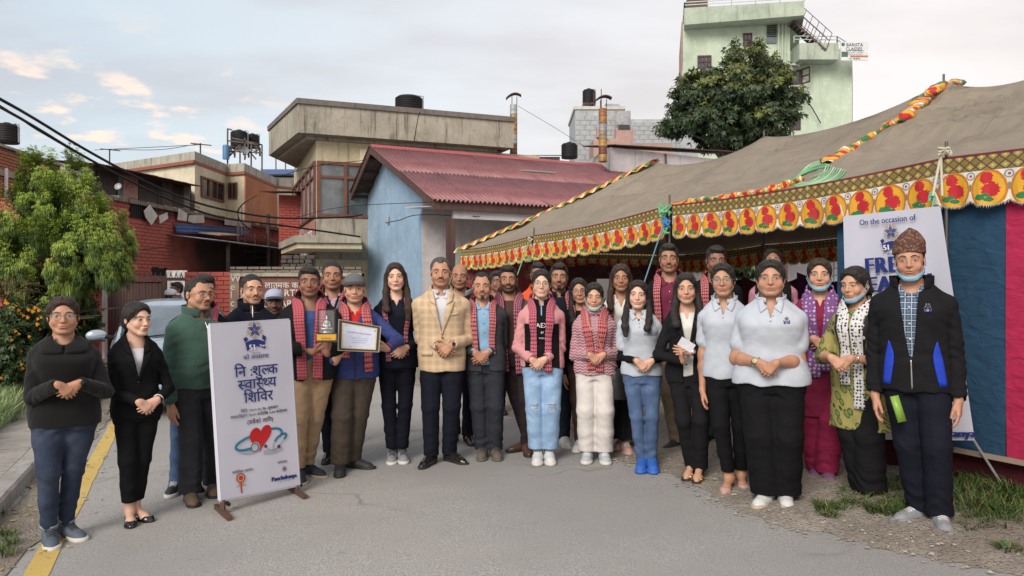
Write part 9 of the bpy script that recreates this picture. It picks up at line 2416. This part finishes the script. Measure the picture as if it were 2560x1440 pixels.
person(**dict(label='tall man in black coat and khaki trousers holding the boxed statuette, zigzag scarf',sex='m',w=1.02,head=(772,664),toes=[(756,1212),(810,1193)],skin=S4,hair='short',fw=1.03,brow=1.2,fyaw=(-10,40),over=1,
 arms=[('px',(783,880,-.30),(1,-.25,.35),(.1,.3,1),.35),('px',(818,884,-.30),(-.35,-.25,.9),(0,.6,.5),.4)],
 tops=[TOP('coat',BLK2,hem=.79,off=.034,open=(.85,.085,.055),fullopen=1,arm=(.066,.058,.047),wr=1.2),TOP('t_shirt',cloth('blue_tee',(.045,.08,.20)),hem=.95,off=.008,sleeve='none',ztop=1.39)],
 bottom=dict(mat=KHAKI,r=(.098,.090,.074,.064,.056),hem=.075,stack=1.2,wr=1.3),shoes=('canvas',SHNAVY,SOLEG,SHNAVY),extra=[scarf(DH5,.034,(.66,.66),.085,(.080,.080),xe=(.07,.05)),collar_ring(BLK2,1.41,1.46,40,.06,.03,.03)]))
person(**dict(label='man in olive jacket over pink shirt and grey sweater behind the grey cap',sex='m',head=(830,651),toes=[(812,1162),(870,1155)],skin=S3,hair='crop',arms='side',fw=1.05,eyeopen=.8,
 tops=[TOP('jacket',OLIVE,hem=.84,off=.030,open=(1.0,.085,.04),fullopen=1),TOP('sweater',GREYT,hem=.9,off=.014,sleeve='none',open=(1.30,.055)),TOP('shirt',PINKS,hem=1.0,off=.006,sleeve='none',open=(1.36,.03))],bottom=dict(mat=NAVYT),shoes=('leather',LEATH,SOLEK),extra=[wings(PINKS,.008,1.448,1.37,.01,.05),scarf(DH1,.03,(.45,.45),.07,(.105,.105)),strip(NAVY,.014,[(.012,1.285),(.060,1.40)],[(-.002,1.27),(.040,1.40)],'v_trim'),strip(NAVY,.014,[(.002,1.27),(-.040,1.40)],[(-.012,1.285),(-.060,1.40)],'v_trim')]))
person(**dict(label='man in blue jacket and grey cap presenting the framed certificate',sex='m',w=1.03,belly=.02,head=(886,684),toes=[(849,1194),(930,1172)],skin=S1,hair='crop',hat=.03,fyaw=(0,55),smile=.3,fw=1.04,
 arms=[('px',(838,905,-.26),(.35,-.25,.9),(0,.5,.6),.4),('px',(968,872,-.28),(-1,-.30,.18),(-.1,.6,.9),.45)],
 tops=[TOP('jacket',BLUEJ,hem=.80,off=.034,open=(1.18,.070),arm=(.062,.054,.046),wr=1.6),TOP('shirt',REDS,hem=1.0,off=.010,sleeve='none',open=(1.33,.036))],
 bottom=dict(mat=OLIVT,r=(.102,.098,.084,.080,.080),crease=1,stack=.6),shoes=('sneaker',SHBLK,SOLEK,LACEK),extra=[cap(cloth('grey_cap',(.12,.125,.13)),cloth('dark_cap_brim',(.06,.06,.065))),scarf(DH3,.034,(.48,.60),.085,(.085,.100),xe=(.085,.125)),wings(REDS,.012,1.445,1.35,.012,.055),zipline(SHBLK,.034,.82,1.18,0,.012),bangle(REDS,1,.036,.012,.007,'red_cuff')]))
person(**dict(label='woman with long straight dark hair in navy outfit and pink scarf',sex='f',w=.95,head=(990,654),toes=[(979,1163),(1010,1161)],hand=(1000,886),fyaw=(2,4),hair='long',hairlen=.95,hairfront=(.6,.9),part=.006,hairmat=HAIRD,skin=S0,lip=(.40,.12,.12),smile=.4,hroll=-3,fw=.97,
 tops=[TOP('tunic',NAVY,hem=.80,off=.018,open=(1.32,.050),flare=.15,**WSW)],bottom=dict(mat=NAVYT,r=(.092,.080,.062,.056,.056),hem=.09),shoes=('sneaker',SHGREY,SOLEW,LACEK),foot=.95,extra=[scarf(DH4,.018,(.60,.54),.055,(.100,.105),xe=(.075,.09)),wings(NAVY,.012,1.44,1.35,.02,.06)]))
person(**dict(label='senior man in tan checked blazer, white shirt and black loafers at the centre',sex='m',w=1.03,sh=1.04,head=(1101,642),toes=[(1054,1173),(1163,1161)],hand=(1113,880),over=-1,fyaw=(22,38),hair='receding',hairmat=mat_hair('pepper_hair',(.02,.018,.017),(.13,.12,.11)),hairthick=1.6,hairline=-.012,skin=S2,moustache=.8,cheek=.3,fw=1.03,detail=1,
 tops=[TOP('blazer',TANCH,hem=.765,off=.028,open=(1.065,.075),arm=(.067,.056,.045),wr=.9,flare=.06),TOP('shirt',SHIRTW,hem=1.0,off=.010,sleeve='none',open=(1.37,.022))],
 bottom=dict(mat=NAVYT,r=(.096,.088,.072,.064,.062),crease=1,stack=.6),shoes=('leather',LEATH,SOLEK),extra=[lapels(TANCH,.028,1.065,.075,.068,1.30),wings(SHIRTW,.012,1.45,1.365,.010,.048),collar_ring(SHIRTW,1.42,1.465,14,.03,.012,.008),buttons(fine('horn_button',(.20,.12,.06),.4),.028,[(.004,1.045),(.006,.93)],.010),buttons(GOLD,.028,[(.105,1.30)],.007,'lapel_pin',.020),strip(TANCH,.028,[(.07,1.235),(.14,1.245)],[(.07,1.220),(.14,1.230)],'breast_pocket',.006),strip(TANCH,.028,[(.075,.935),(.16,.93)],[(.075,.900),(.16,.895)],'pocket_flap',.006),strip(TANCH,.028,[(-.16,.93),(-.075,.935)],[(-.16,.895),(-.075,.900)],'pocket_flap',.006),bangle(SHIRTW,-1,.028,.012,.007,'shirt_cuff'),bangle(SHIRTW,1,.028,.012,.007,'shirt_cuff'),watch(BLKM,BLKM,1,.030),bangle(GOLD,-1,.0285,-.02,.003,'ring')]))
person(**dict(label='balding man in black padded jacket behind the tan blazer',sex='m',head=(1150,657),toes=[(1125,1112),(1181,1115)],skin=S3,hair='bald',hairmat=HAIRG,arms='side',hyaw=-4,fw=.97,
 tops=[TOP('jacket',BLK2,hem=.82,off=.032,wr=1.5),],bottom=dict(mat=NAVYT),shoes=('leather',LEATH,SOLEK),extra=[collar_ring(cloth('grey_lining',(.24,.26,.30)),1.40,1.46,30,.055,.03,.03)]))
person(**dict(label='shorter man in grey corduroy blazer and pale blue shirt with red scarf',sex='m',w=.98,head=(1209,679),toes=[(1204,1153),(1245,1153)],hand=(1204,898),over=1,skin=S2,hair='receding',goatee=1,moustache=.35,smile=.1,fyaw=(2,6),hpitch=0,lean=-.02,
 tops=[TOP('blazer',GREYBL,hem=.80,off=.026,open=(.95,.085,.035),fullopen=1,wr=1.3),TOP('shirt',PALEB,hem=.86,off=.010,sleeve='none',open=(1.38,.02))],bottom=dict(mat=cloth('dark_slate_jeans',(.026,.029,.038)),r=(.098,.090,.078,.072,.074),stack=1.2),shoes=('boot',SHTAN,SHTAN,LACEK),extra=[scarf(DH1,.026,(.60,.50),.062,(.090,.085),xe=(.095,.075)),wings(PALEB,.010,1.448,1.365,.008,.045),bangle(PALEB,-1,.028,.012,.007,'shirt_cuff'),bangle(PALEB,1,.028,.012,.007,'shirt_cuff'),buttons(SILV,.010,[(0,1.32),(0,1.24),(0,1.16)],.005)]))
person(**dict(label='man in navy jacket mostly hidden behind the bearded young man',sex='m',head=(1240,676),Y=9.0,skin=S4,hair='short',q=1.4,hyaw=20,tops=[TOP('jacket',cloth('navy_anorak',(.02,.035,.075)),hem=.84,off=.024)],arms='side',bottom=dict(mat=BLACKC),shoes=('sneaker',SHBLK,SOLEK,LACEK)))
person(**dict(label='young man with short beard and swept hair, brown leather shoes and dark pink scarf',sex='m',w=.94,head=(1268,662),toes=[(1272,1132),(1322,1143)],skin=S3,hair='quiff',beard=.82,moustache=.8,smile=.35,arms='side',fyaw=(60,5),
 tops=[TOP('jacket',OLIVE,hem=.82,off=.024,open=(.9,.075,.05),fullopen=1),TOP('shirt',cloth('brown_shirt',(.07,.04,.035)),hem=.9,off=.010,sleeve='none')],bottom=dict(mat=cloth('dark_maroon_trousers',(.022,.016,.018)),r=(.090,.080,.062,.054,.050)),shoes=('leather',BRLEA,SOLEK),extra=[scarf(DH4,.024,(.72,.74),.080,(.085,.070),xe=(.08,.06))]))
def tearjeans(c):
 S=c['S']; M_=cloth('frayed_white_thread',(.55,.58,.62)); SK=fine('skin_shadow',(.25,.15,.11),.7); rr=random.Random(4)
 for sd,hip,kn,an in c['legs']:
  for (z,w_,h_) in ((kn[2]+.03,.075,.05),)+(((.70*S,.06,.035),) if sd<0 else ()):
   x=kn[0]+(hip[0]-kn[0])*max(0,(z-kn[2])/(hip[2]-kn[2])); yf=kn[1]+(hip[1]-kn[1])*max(0,(z-kn[2])/(hip[2]-kn[2]))-.081*S
   mb=MB()
   for k in range(13):
    zz=z+h_*(rr.random()-.5)*(1.0); l=w_*rr.uniform(.5,1.1)/2; y0=yf-.012; mb.bar((x-l,y0+.006,zz),(x,y0-.002,zz+rr.uniform(-.004,.004)),.0032,.002); mb.bar((x,y0-.002,zz),(x+l,y0+.006,zz),.0032,.002)
   mb2=MB()
   for k in range(9):xx=x+w_*(rr.random()-.5); mb.bar((xx,yf-.009,z-h_*.5),(xx+rr.uniform(-.006,.006),yf-.012,z-h_*.5-rr.uniform(.008,.02)),.002)
   c['put']('torn_patch',np.array([tuple(p) for p in mb.v]),np.array(mb.fn),M_)
person(**dict(label='smiling young woman in glasses, pink and black sweatshirt and ripped light jeans',sex='f',w=.98,head=(1352,671),toes=[(1343,1165),(1377,1164)],hand=(1346,916),fyaw=(2,4),hair='pony',hairline=0,skin=S0,smile=.9,teeth=1,cheek=.3,detail=1,hroll=2,
 tops=[dict(name='sweatshirt',mat=BLACKC,mat2=PINKSL,hem=.84,off=.024,arm=(.064,.056,.046),wr=1.2,colfn=lambda q,ctr:(np.abs(q[:,0])>.088+.03*np.clip((1.35-q[:,2])/.3,-1,1)*0+np.where(q[:,2]>1.33,-.03,0)) & ~((np.abs(q[:,0])<.15) & (q[:,1]<-.0) & (q[:,2]<1.22) & (q[:,1]>-.16)) | ((q[:,2]<.99) & (q[:,1]<-.135)))],
 bottom=dict(name='jeans',mat=JLIGHT,r=(.094,.090,.080,.080,.088),hem=.10,stack=.3),shoes=('sneaker',SHW,SOLEW,LACEW),foot=.95,
 extra=[scarf(DH2,.024,(.62,.66),.070,(.075,.072),xe=(.085,.055)),collar_ring(BLACKC,1.405,1.46,14,.05,.02,.02),zipline(PALEB,.024,1.29,1.40,0,.010),glasses(LGLF,'square',.0235),tearjeans,logo(.024,.004,1.175,.0,[('AEX',.055,.03,'white'),('87',.026,-.03,'white'),('Original',.018,-.075,'white')],False)]))
person(**dict(label='man with goatee and combed hair, red scarf, behind the pink sweatshirt',sex='m',head=(1398,657),toes=[(1362,1120),(1421,1123)],skin=S3,hair='quiff',goatee=1,moustache=.7,beard=.25,arms='side',brow=1.2,
 tops=[TOP('sweater',NAVY,hem=.84,off=.022)],bottom=dict(name='jeans',mat=cloth('indigo_jeans',(.018,.022,.034))),shoes=('sneaker',SHW,SOLEW,LACEW),extra=[scarf(DH1,.022,(.4,.5),.075,(.095,.11)),collar_ring(NAVY,1.41,1.46,12,.045,.018,.018)]))
person(**dict(label='man in bright orange vest almost hidden at the back by the tent',sex='m',head=(1345,655),Y=8.3,skin=S4,hair='short',q=1.4,arms='side',tops=[TOP('vest',ORNG,hem=.84,off=.026)],bottom=dict(mat=BLACKC),shoes=('sneaker',SHBLK,SOLEK,LACEK)))
person(**dict(label='young woman in glasses leaning in behind the pink jumper, brown trousers',sex='f',w=.92,head=(1450,693),toes=[(1440,1133),(1490,1128)],skin=S2,hair='long',hairlen=.8,part=.01,hroll=-6,arms='side',tops=[TOP('top',BLACKC,hem=.84,off=.018,**WSW)],bottom=dict(mat=cloth('brown_trousers',(.07,.04,.03)),r=(.09,.08,.066,.06,.062)),shoes=('sneaker',SHW,SOLEW,LACEW),extra=[glasses(LGLF,'square',.023),scarf(DH3,.018,(.4,.4),.06)]))
def bagstrap(c):
 S=c['S']; tr=c['tree'](.026); V,F,uv=drape(tr,[(-.085*S,-.06,1.43*S),(-.05*S,-.16,1.30*S),(.03*S,-.2,1.16*S),(.12*S,-.18,1.0*S),(.19*S,-.03,.90*S)],.012,.016,.004,30,2); c['put']('bag_strap',V,F[:,::-1],fine('pink_strap',(.45,.22,.20),.6))
person(**dict(label='woman in pink zigzag jumper and cream trousers with mint mask under her chin',sex='f',w=1.0,head=(1485,704),toes=[(1465,1162),(1516,1163)],hand=(1492,905),fyaw=(4,6),hair='bun',bunx=.0,part=0,skin=S1,eyeopen=.3,smile=.4,hpitch=4,lip=(.42,.12,.13),cheek=.3,
 tops=[TOP('jumper',KNITP,hem=.83,off=.026,arm=(.064,.058,.046),wr=1.0,waist=.3)],bottom=dict(mat=CREAMT,r=(.096,.094,.086,.086,.090),hem=.075,stack=.6,wr=.8),shoes=('sneaker',SHLB,SOLEW,LACEW),foot=.93,
 extra=[collar_ring(KNITP,1.415,1.465,0,.060,.016,.016),chinmask(MASKG),scarf(DH3,.026,(.58,.60),.075,(.075,.075),xe=(.035,.045)),bagstrap,bangle(GOLD,-1,.0285,.006,.003)]))
person(**dict(label='young woman with loose hair, white blouse and long black skirt at the back',sex='f',w=.94,head=(1552,659),toes=[(1544,1128),(1573,1139)],skin=S3,hair='long',hairlen=.55,part=.015,hairmat=HAIRD,hairthick=1.4,arms='side',smile=.2,
 tops=[TOP('blouse',BLOUSE,hem=.86,off=.018,open=(1.30,.05),**WSW)],bottom=dict(name='skirt',mat=BLACKC,skirt=.13,top=1.0),shoes=('sneaker',SHPINK,SHPINK,LACEW),foot=.93,extra=[scarf(DH1,.018,(.5,.5),.06,(.10,.10)),wings(BLOUSE,.012,1.44,1.34,.02,.06)]))
person(**dict(label='smiling woman in white polo over black sleeves, blue jeans and cobalt trainers',sex='f',w=.94,head=(1592,698),toes=[(1602,1184),(1634,1185)],hand=(1612,922),fyaw=(4,4),hair='long',hairlen=.80,hairfront=(1.0,.7),part=.0,skin=S0,smile=.7,hroll=4,hyaw=-4,detail=1,cheek=.3,
 tops=[TOP('polo_shirt',WHITE,sleeve='short',hem=.85,off=.022,open=(1.32,.040),arm=(.062,.056,.05),wr=.8,res=.0062),TOP('undershirt',BLACKC,hem=1.1,off=.006,arm=(.046,.042,.034),nr=.01,ztop=1.41)],bottom=dict(name='jeans',mat=JMID,r=(.092,.082,.062,.058,.056),hem=.06,stack=1.0),shoes=('sneaker',SHBLUE,SHBLUE,SHBLUE),foot=.95,
 extra=[wings(WHITE,.022,1.445,1.345,.014,.058),collar_ring(WHITE,1.415,1.46,20,.03,.014,.014),buttons(SHIRTW,.022,[(0,1.31),(0,1.28)],.005),logo(.022,.088,1.235,.026,[('Panchakanya',.018,-.018,'blue')]),bangle(GOLD,-1,.030,.005,.0028)]))
person(**dict(label='tall young man in maroon shirt and dark waistcoat with khaki trousers',sex='m',w=.95,head=(1671,608),toes=[(1660,1136),(1708,1128)],skin=S3,hair='quiff',moustache=.4,arms='side',brow=1.2,fw=.96,fyaw=(30,0),
 tops=[TOP('jacket',BLK2,hem=.84,off=.030,open=(.9,.085,.05),fullopen=1),TOP('shirt',MAROON,hem=.86,off=.012,sleeve='none',open=(1.36,.028))],bottom=dict(mat=cloth('taupe_trousers',(.20,.155,.105))),shoes=('boot',SHBLK,SOLEK,LACEK),extra=[wings(MAROON,.012,1.448,1.355,.012,.05),scarf(DH1,.03,(.50,.5),.07,(.105,.115)),buttons(SILV,.012,[(0,1.30),(0,1.22)],.005)]))
def phone(c):
 p=c['loc'](1690,868,-.27); mb=MB(); mb.box((0,0,0),(.155,.008,.075),rot=Matrix.Rotation(R(-18),3,'Y') @ Matrix.Rotation(R(-35),3,'X')); c['put']('phone',np.array([tuple(Vector(v)+Vector(p)) for v in mb.v]),np.array(mb.fn),BLKM)
person(**dict(label='woman in open black suit with long black hair holding a phone and white envelope',sex='f',w=.94,head=(1716,680),toes=[(1711,1206),(1740,1213)],skin=S1,hair='long',hairlen=1.15,hairfront=(.5,1.0),part=-.004,smile=.4,lip=(.42,.13,.13),hroll=-2,fyaw=(20,-10),heelh=.03,ankle=True,
 arms=[('px',(1706,902,-.20),(-.15,-.35,.85),(.9,.2,0),.8),('px',(1728,880,-.20),(-1,-.25,.12),(0,1,-.1),.5)],
 tops=[TOP('blazer',BLK2,hem=.80,off=.022,open=(.95,.072,.035),fullopen=1,**WSW),TOP('blouse',BLOUSE,hem=.86,off=.008,sleeve='none',open=(1.31,.034))],bottom=dict(mat=BLK2,r=(.092,.080,.066,.066,.074),hem=.07,stack=.3),shoes=('sandal',SOLEK,GOLD),foot=.92,extra=[lapels(BLK2,.022,1.02,.070,.050,1.29),watch(SILV,SILV,1,.0275)]))
person(**dict(label='young man with curly hair and thin moustache looking over the glasses wearer',sex='m',head=(1789,613),Y=6.9,skin=S4,hair='quiff',curl=1.8,moustache=.6,arms='side',nose=1.2,hpitch=3,hyaw=8,fu=1785,
 tops=[TOP('sweater',BLACKC,hem=.84,off=.022)],bottom=dict(mat=CHAR),shoes=('leather',LEATH,SOLEK),extra=[scarf(DH1,.022,(.5,.5),.075,(.085,.085))]))
person(**dict(label='woman in white polo with square glasses, one arm hanging, black leggings, pink flats',sex='f',w=1.0,head=(1812,655),toes=[(1810,1240),(1860,1232)],skin=S2,hair='bun',arms='side',fyaw=(6,10),cheek=.3,ankle=True,fw=1.02,hyaw=2,yaw=-6,lean=-.02,
 tops=[TOP('polo_shirt',WHITE,sleeve='short',hem=.84,off=.024,open=(1.30,.036),arm=(.062,.056,.05),wr=.8,res=.0062)],bottom=dict(name='leggings',mat=BLACKC,r=(.094,.084,.064,.054,.046),hem=.115,stack=.2),shoes=('flat',SHPINK,GOLD),foot=.95,
 extra=[wings(WHITE,.024,1.445,1.345,.014,.060),collar_ring(WHITE,1.415,1.46,20,.03,.014,.014),glasses(LGLF,'square',.024),buttons(SHIRTW,.024,[(0,1.29)],.005),buttons(GOLD,.024,[],.004)]))
person(**dict(label='broad woman in large white polo and wide black trousers with gold watch',sex='f',w=1.30,head=(1926,646),toes=[(1893,1276),(1968,1277)],hand=(1917,930),over=-1,skin=S2,hair='bun',cheek=1.0,fw=1.10,jaw=1.1,fyaw=(18,4),detail=1,hs=1.02,
 tops=[TOP('polo_shirt',WHITE,sleeve='short',hem=.84,off=.028,open=(1.29,.040),arm=(.062,.058,.05),wr=.8,res=.0062,flare=.15)],bottom=dict(mat=BLACKC,r=(.094,.092,.086,.086,.090),hem=.055,stack=.5),shoes=('sneaker',SHW,SOLEG,LACEW),foot=.97,
 extra=[wings(WHITE,.028,1.445,1.34,.016,.066),collar_ring(WHITE,1.415,1.46,20,.03,.014,.016),buttons(SHIRTW,.028,[(-.002,1.275),(.012,1.31)],.006),logo(.028,.10,1.275,.040,[('51',.013,-.008,'white')]),watch(GOLD,fine('cream_dial',(.4,.35,.2),.3),-1,.033)]))
person(**dict(label='woman at the back with only forehead and pink sleeves visible over the broad woman',sex='f',head=(1932,615),Y=7.0,skin=S3,hair='bun',hairmat=HAIRD,q=1.3,arms='side',fu=1935,tops=[dict(name='waistcoat',mat=BLK2,mat2=PVEST,hem=.84,off=.022,colfn=lambda q,ctr:np.abs(q[:,0])>.15)],bottom=dict(mat=BLACKC),shoes=('sneaker',SHBLK,SOLEK,LACEK),extra=[glasses(LGLF,'square',.023)]))
def dupatta(mat,l,x,xe,w,base):return scarf(mat,base,l,w,x,.010,xe,.006)
person(**dict(label='woman in magenta kurta and purple patterned scarf with blue mask at her chin',sex='f',w=1.06,head=(2048,643),toes=[(2035,1207),(2080,1218)],skin=S1,hair='bun',hairmat=HAIRD,cheek=.6,fw=1.03,fyaw=(6,10),arms='clasp',hand=(2056,868),
 tops=[TOP('kurta',MAGK,hem=.50,off=.022,sleeve='three',open=(1.32,.04),flare=.12,**WSW)],bottom=dict(mat=MAGK2,r=(.10,.098,.092,.088,.080),hem=.05,stack=1.2),shoes=('canvas',SHMAUV,SHMAUV,SHMAUV),foot=.93,
 extra=[chinmask(MASKB),dupatta(PURS,(.66,.62),(.075,.075),(.045,.045),.095,.022),buttons(fine('red_bindi',(.4,.02,.03),.5),.022,[],.004),bangle(GOLD,1,.0285)]))
def bindi(c):
 l,n_,_,_=c['hb'].ray_cast(Vector((0,-.3,.026)),Vector((0,1,0))); mb=MB(); mb.lathe(l,[(.0008,-.0022),(.003,-.0015),(.003,.001)],10,Matrix.Rotation(R(90),3,'X')); c['fput']('bindi',np.array([tuple(p) for p in mb.v]),[np.array([f for f in mb.fn if len(f)==4])],INKR)
person(**dict(label='woman in green leaf print kurta with dotted scarf, eyes lowered, black trousers',sex='f',w=1.06,head=(2152,662),toes=[(2119,1254),(2172,1269)],hand=(2100,918),yaw=-20,hyaw=-8,hpitch=6,eyeopen=.35,skin=S1,hair='pony',part=0,fw=1.02,fyaw=(20,15),cheek=.4,lean=-.03,
 tops=[TOP('kurta',LEAFK,hem=.52,off=.024,sleeve='three',flare=.18,wr=1.1,**WSW)],bottom=dict(mat=BLK2,r=(.10,.10,.095,.098,.105),hem=.05,stack=1.3),shoes=('loafer',LEATH,SILV),foot=.93,extra=[chinmask(MASKB),dupatta(DOTS,(.50,.48),(.070,.075),(.06,.05),.085,.024),scarf(DOTW,.024,(.62,.78),.075,(.05,.045),.014,(.055,.045)),bangle(SILV,1,.030,.03,.0045),bindi]))
def sidepanels(c):
 S=c['S']; tr=c['tree'](.036); M_=cloth('royal_blue_panel',(.02,.05,.42),.6)
 for s_ in (-1,1):
  A=[(s_*.165*S,.84*S),(s_*.150*S,.98*S),(s_*.125*S,1.10*S)]; B=[(s_*.125*S,.84*S),(s_*.100*S,1.0*S),(s_*.118*S,1.09*S)]
  if s_>0:A,B=B,A
  v,f,_=patch(tr,A,B,.003,.004,12,5); c['put']('side_panel',v,f[:,::-1],M_)
def packet(c):
 p=c['loc'](2245,1022,-.10); mb=MB(); rt=Matrix.Rotation(R(-14),3,'Y') @ Matrix.Rotation(R(25),3,'Z'); mb.box((0,0,0),(.045,.016,.15),rot=rt); c['put']('snack_packet',np.array([tuple(Vector(v)+Vector(p)) for v in mb.v]),np.array(mb.fn),fine('green_packet',(.20,.36,.05),.4))
person(**dict(label='man in patterned topi cap, black and blue jacket over checked shirt, at far right',sex='m',w=1.02,head=(2288,596),toes=[(2240,1312),(2366,1343)],skin=S2,hair='crop',hat=.04,arms='side',fyaw=(38,10),hroll=-2,detail=1,fw=.97,lean=-.03,yaw=-2,
 tops=[TOP('jacket',BLK2,hem=.80,off=.036,open=(1.00,.055,.004,.7),ox=-.012,arm=(.070,.060,.050),wr=1.6),TOP('shirt',BLUECH,hem=.92,off=.012,sleeve='none',open=(1.36,.026))],bottom=dict(mat=NAVYT,r=(.098,.090,.078,.074,.076),stack=1.3,crease=1),shoes=('sneaker',SHGREY,SHGREY,LACEW),
 extra=[topi(TOPI),chinmask(MASKB),wings(BLUECH,.014,1.448,1.35,.012,.052),collar_ring(BLK2,1.41,1.465,42,.065,.028,.03),sidepanels,zipline(SILV,.036,.82,.99,-.012,.008),logo(.036,.085,1.285,.042,[('51',.014,-.009,'white')]),buttons(SHIRTW,.012,[(-.01,1.29),(-.012,1.20),(-.012,1.11)],.0055),packet]))
# two far figures by the gate
person(**dict(label='far person in white cap by the sliding gate, seen over the car roof',sex='m',head=(428,722),Y=13.2,skin=S3,hair='crop',q=2.0,arms='side',face=0,nogroup=1,grp='people by the gate',extra=[cap(SHIRTW,SHIRTW)],tops=[TOP('shirt',CHAR,hem=.84,off=.02)],bottom=dict(mat=BLACKC),hyaw=60,yaw=60))
person(**dict(label='far person with dark curly hair and grey top beside the torn poster',sex='m',head=(446,704),Y=13.6,skin=S4,hair='short',q=2.0,arms='side',face=0,nogroup=1,grp='people by the gate',tops=[TOP('shirt',cloth('grey_tee',(.16,.17,.20)),hem=.84,off=.02)],bottom=dict(mat=BLACKC),hyaw=150,yaw=150))
# ================================================================ things held
def trophy():
 Y=5.70; c=P(817,856,Y); h=empty('statuette',tuple(c),R(10)); tag(h,'silver seated figure in a glass box on gold base held by man in black','statuette')
 k=Y/FPX; mb=MB(); mb.box((0,0,.010),(.155,.12,.014)); mb.build('plinth',fine('dark_wood',(.03,.015,.01),.4),h,bevel=.003)
 mb=MB(); mb.box((0,0,.040),(.138,.10,.046)); mb.build('base',fine('brass_plate',(.62,.36,.05),.35,.3),h,bevel=.003)
 mb=MB(); z0,z1=.063,.245; w,d=.060,.045
 for x in (-w,w):
  for y in (-d,d):mb.bar((x,y,z0),(x,y,z1),.006)
 for z in (z0+.003,z1):
  for a,b in (((-w,-d),(w,-d)),((w,-d),(w,d)),((w,d),(-w,d)),((-w,d),(-w,-d))):mb.bar((a[0],a[1],z),(b[0],b[1],z),.006)
 mb.build('box_frame',BLKM,h); mb=MB(); mb.box((0,0,(z0+z1)/2),(.114,.086,z1-z0-.01)); mb.build('glass_box',LENS,h)
 F=Field((-.05,-.04,.06),(.05,.04,.235),.0032,.02); F.ball((0,0,.075),(.044,.030,.012),.0); F.ball((0,0,.090),(.038,.026,.008),.004)
 for s_ in (-1,1):F.cone((s_*.012,0,.103),(s_*.036,-.012,.103),.011,.009,.006); F.cone((s_*.036,-.012,.102),(0,-.026,.102),.008,.006,.006); F.cone((s_*.019,0,.148),(s_*.026,-.006,.125),.0075,.006,.004); F.cone((s_*.026,-.006,.125),(s_*.006,-.020,.116),.006,.005,.004)
 F.cone((0,0,.108),(0,.002,.148),.017,.019,.008); F.ball((0,0,.176),(.0115,.012,.015),.006); F.ball((0,.002,.192),(.007,.007,.008),.004); F.cone((0,0,.19),(0,0,.212),.004,.001,.003)
 V,Q=F.mesh(1); nobj('figure',V,Q,fine('antique_silver',(.38,.40,.42),.35,.8),h)
 mb=MB(); V,F_=textpts('Panchakanya',.014); mb.add([(v[0],-.0515,.034+v[1]) for v in V],F_); mb.build('lettering',INKK,h)
trophy()
def certificate():
 TL,TR,BL,BR=P(846,798,5.93),P(953,817,5.98),P(844,877,5.90),P(948,881,5.95); pl=Plane2(TL,TR,BL,BR); h=empty('framed_certificate',tuple(BL)); tag(h,'certificate of appreciation in a dark gold edged frame held by the man in blue','certificate'); off=h.location.copy(); q=lambda u,v,o=0:tuple(Vector(pl(u,v,o))-off)
 def ring(a,b,o,th,mat,nm):
  mb=MB()
  for (u0,v0,u1,v1) in ((a,a,1-a,b),(a,1-b,1-a,1-a),(a,b,b,1-b),(1-b,b,1-a,1-b)):mb.slab([q(u0,v0*1.0,o),q(u1,v0,o),q(u1,v1,o),q(u0,v1,o)],pl.n*th)
  mb.build(nm,mat,h)
 ring(0,.025,.0,.016,fine('frame_silver',(.30,.28,.27),.3,.4),'frame_edge'); ring(.027,.085,.0,.013,fine('frame_brown',(.035,.020,.018),.35),'frame'); ring(.087,.115,.0,.009,fine('frame_gold',(.60,.48,.16),.35,.3),'gold_liner')
 mb=MB(); mb.slab([q(.09,.09,0),q(.91,.09,0),q(.91,.91,0),q(.09,.91,0)],pl.n*.006); mb.build('paper',fine('certificate_paper',(.50,.54,.66),.5),h)
 A=Print(pl,(TR-TL).length,(BL-TL).length,off,h); o=.0075
 A.text('Certificate of Appreciation',.017,.50,.36,INKK,0,1,o)
 for k,(tx,s_) in enumerate((('presented to',.007),('for valuable support and contribution',.0095),('in conducting the free health camp',.0095),('organised for the community',.0095))):A.text(tx,s_,.50,.46+.075*k,INKB,0,1,o)
 A.text('Panchakanya',.008,.20,.17,INKB,0,1,o); A.disc(.007,.86,.20,INKS,'stamp',o); A.text('Chairman',.007,.30,.84,INKK,0,1,o)
certificate()
def envelope():
 h=empty('white_envelope',tuple(P(1716,862,5.25))); tag(h,'white folded envelope held against the phone by the woman in the black suit','envelope'); mb=MB(); mb.box((0,0,0),(.11,.006,.065),rot=Matrix.Rotation(R(32),3,'Y')); mb.build('paper',SHIRTW,h)
 b=empty('handbag',tuple(P(1545,960,6.35))); tag(b,'black leather handbag hanging between the pink jumper and the blue jeans','handbag'); F=Field((-.12,-.07,-.16),(.12,.07,.16),.009,.03); F.loft([(-.13,.085,.04,0,0),(0,.090,.045,0,0),(.11,.070,.03,0,0),(.13,.06,.018,0,0)],0,3); V,Q=F.mesh(1); nobj('body',V,Q,LEATH,b)
 mb=MB(); mb.tube([Vector(q) for q in cr([(-.06,0,.12),(-.07,.04,.30),(0,.10,.46),(.05,.06,.30),(.06,0,.12)],20)],.006,6); mb.build('strap',LEATH,b)
 n=empty('paper_notice',tuple(P(1510,722,8.4))); tag(n,'grey printed notice pinned on the maroon cloth behind the group','notice'); mb=MB(); mb.box((0,0,0),(.16,.004,.22)); mb.build('sheet',fine('grey_paper',(.14,.13,.13),.8),n)
envelope()
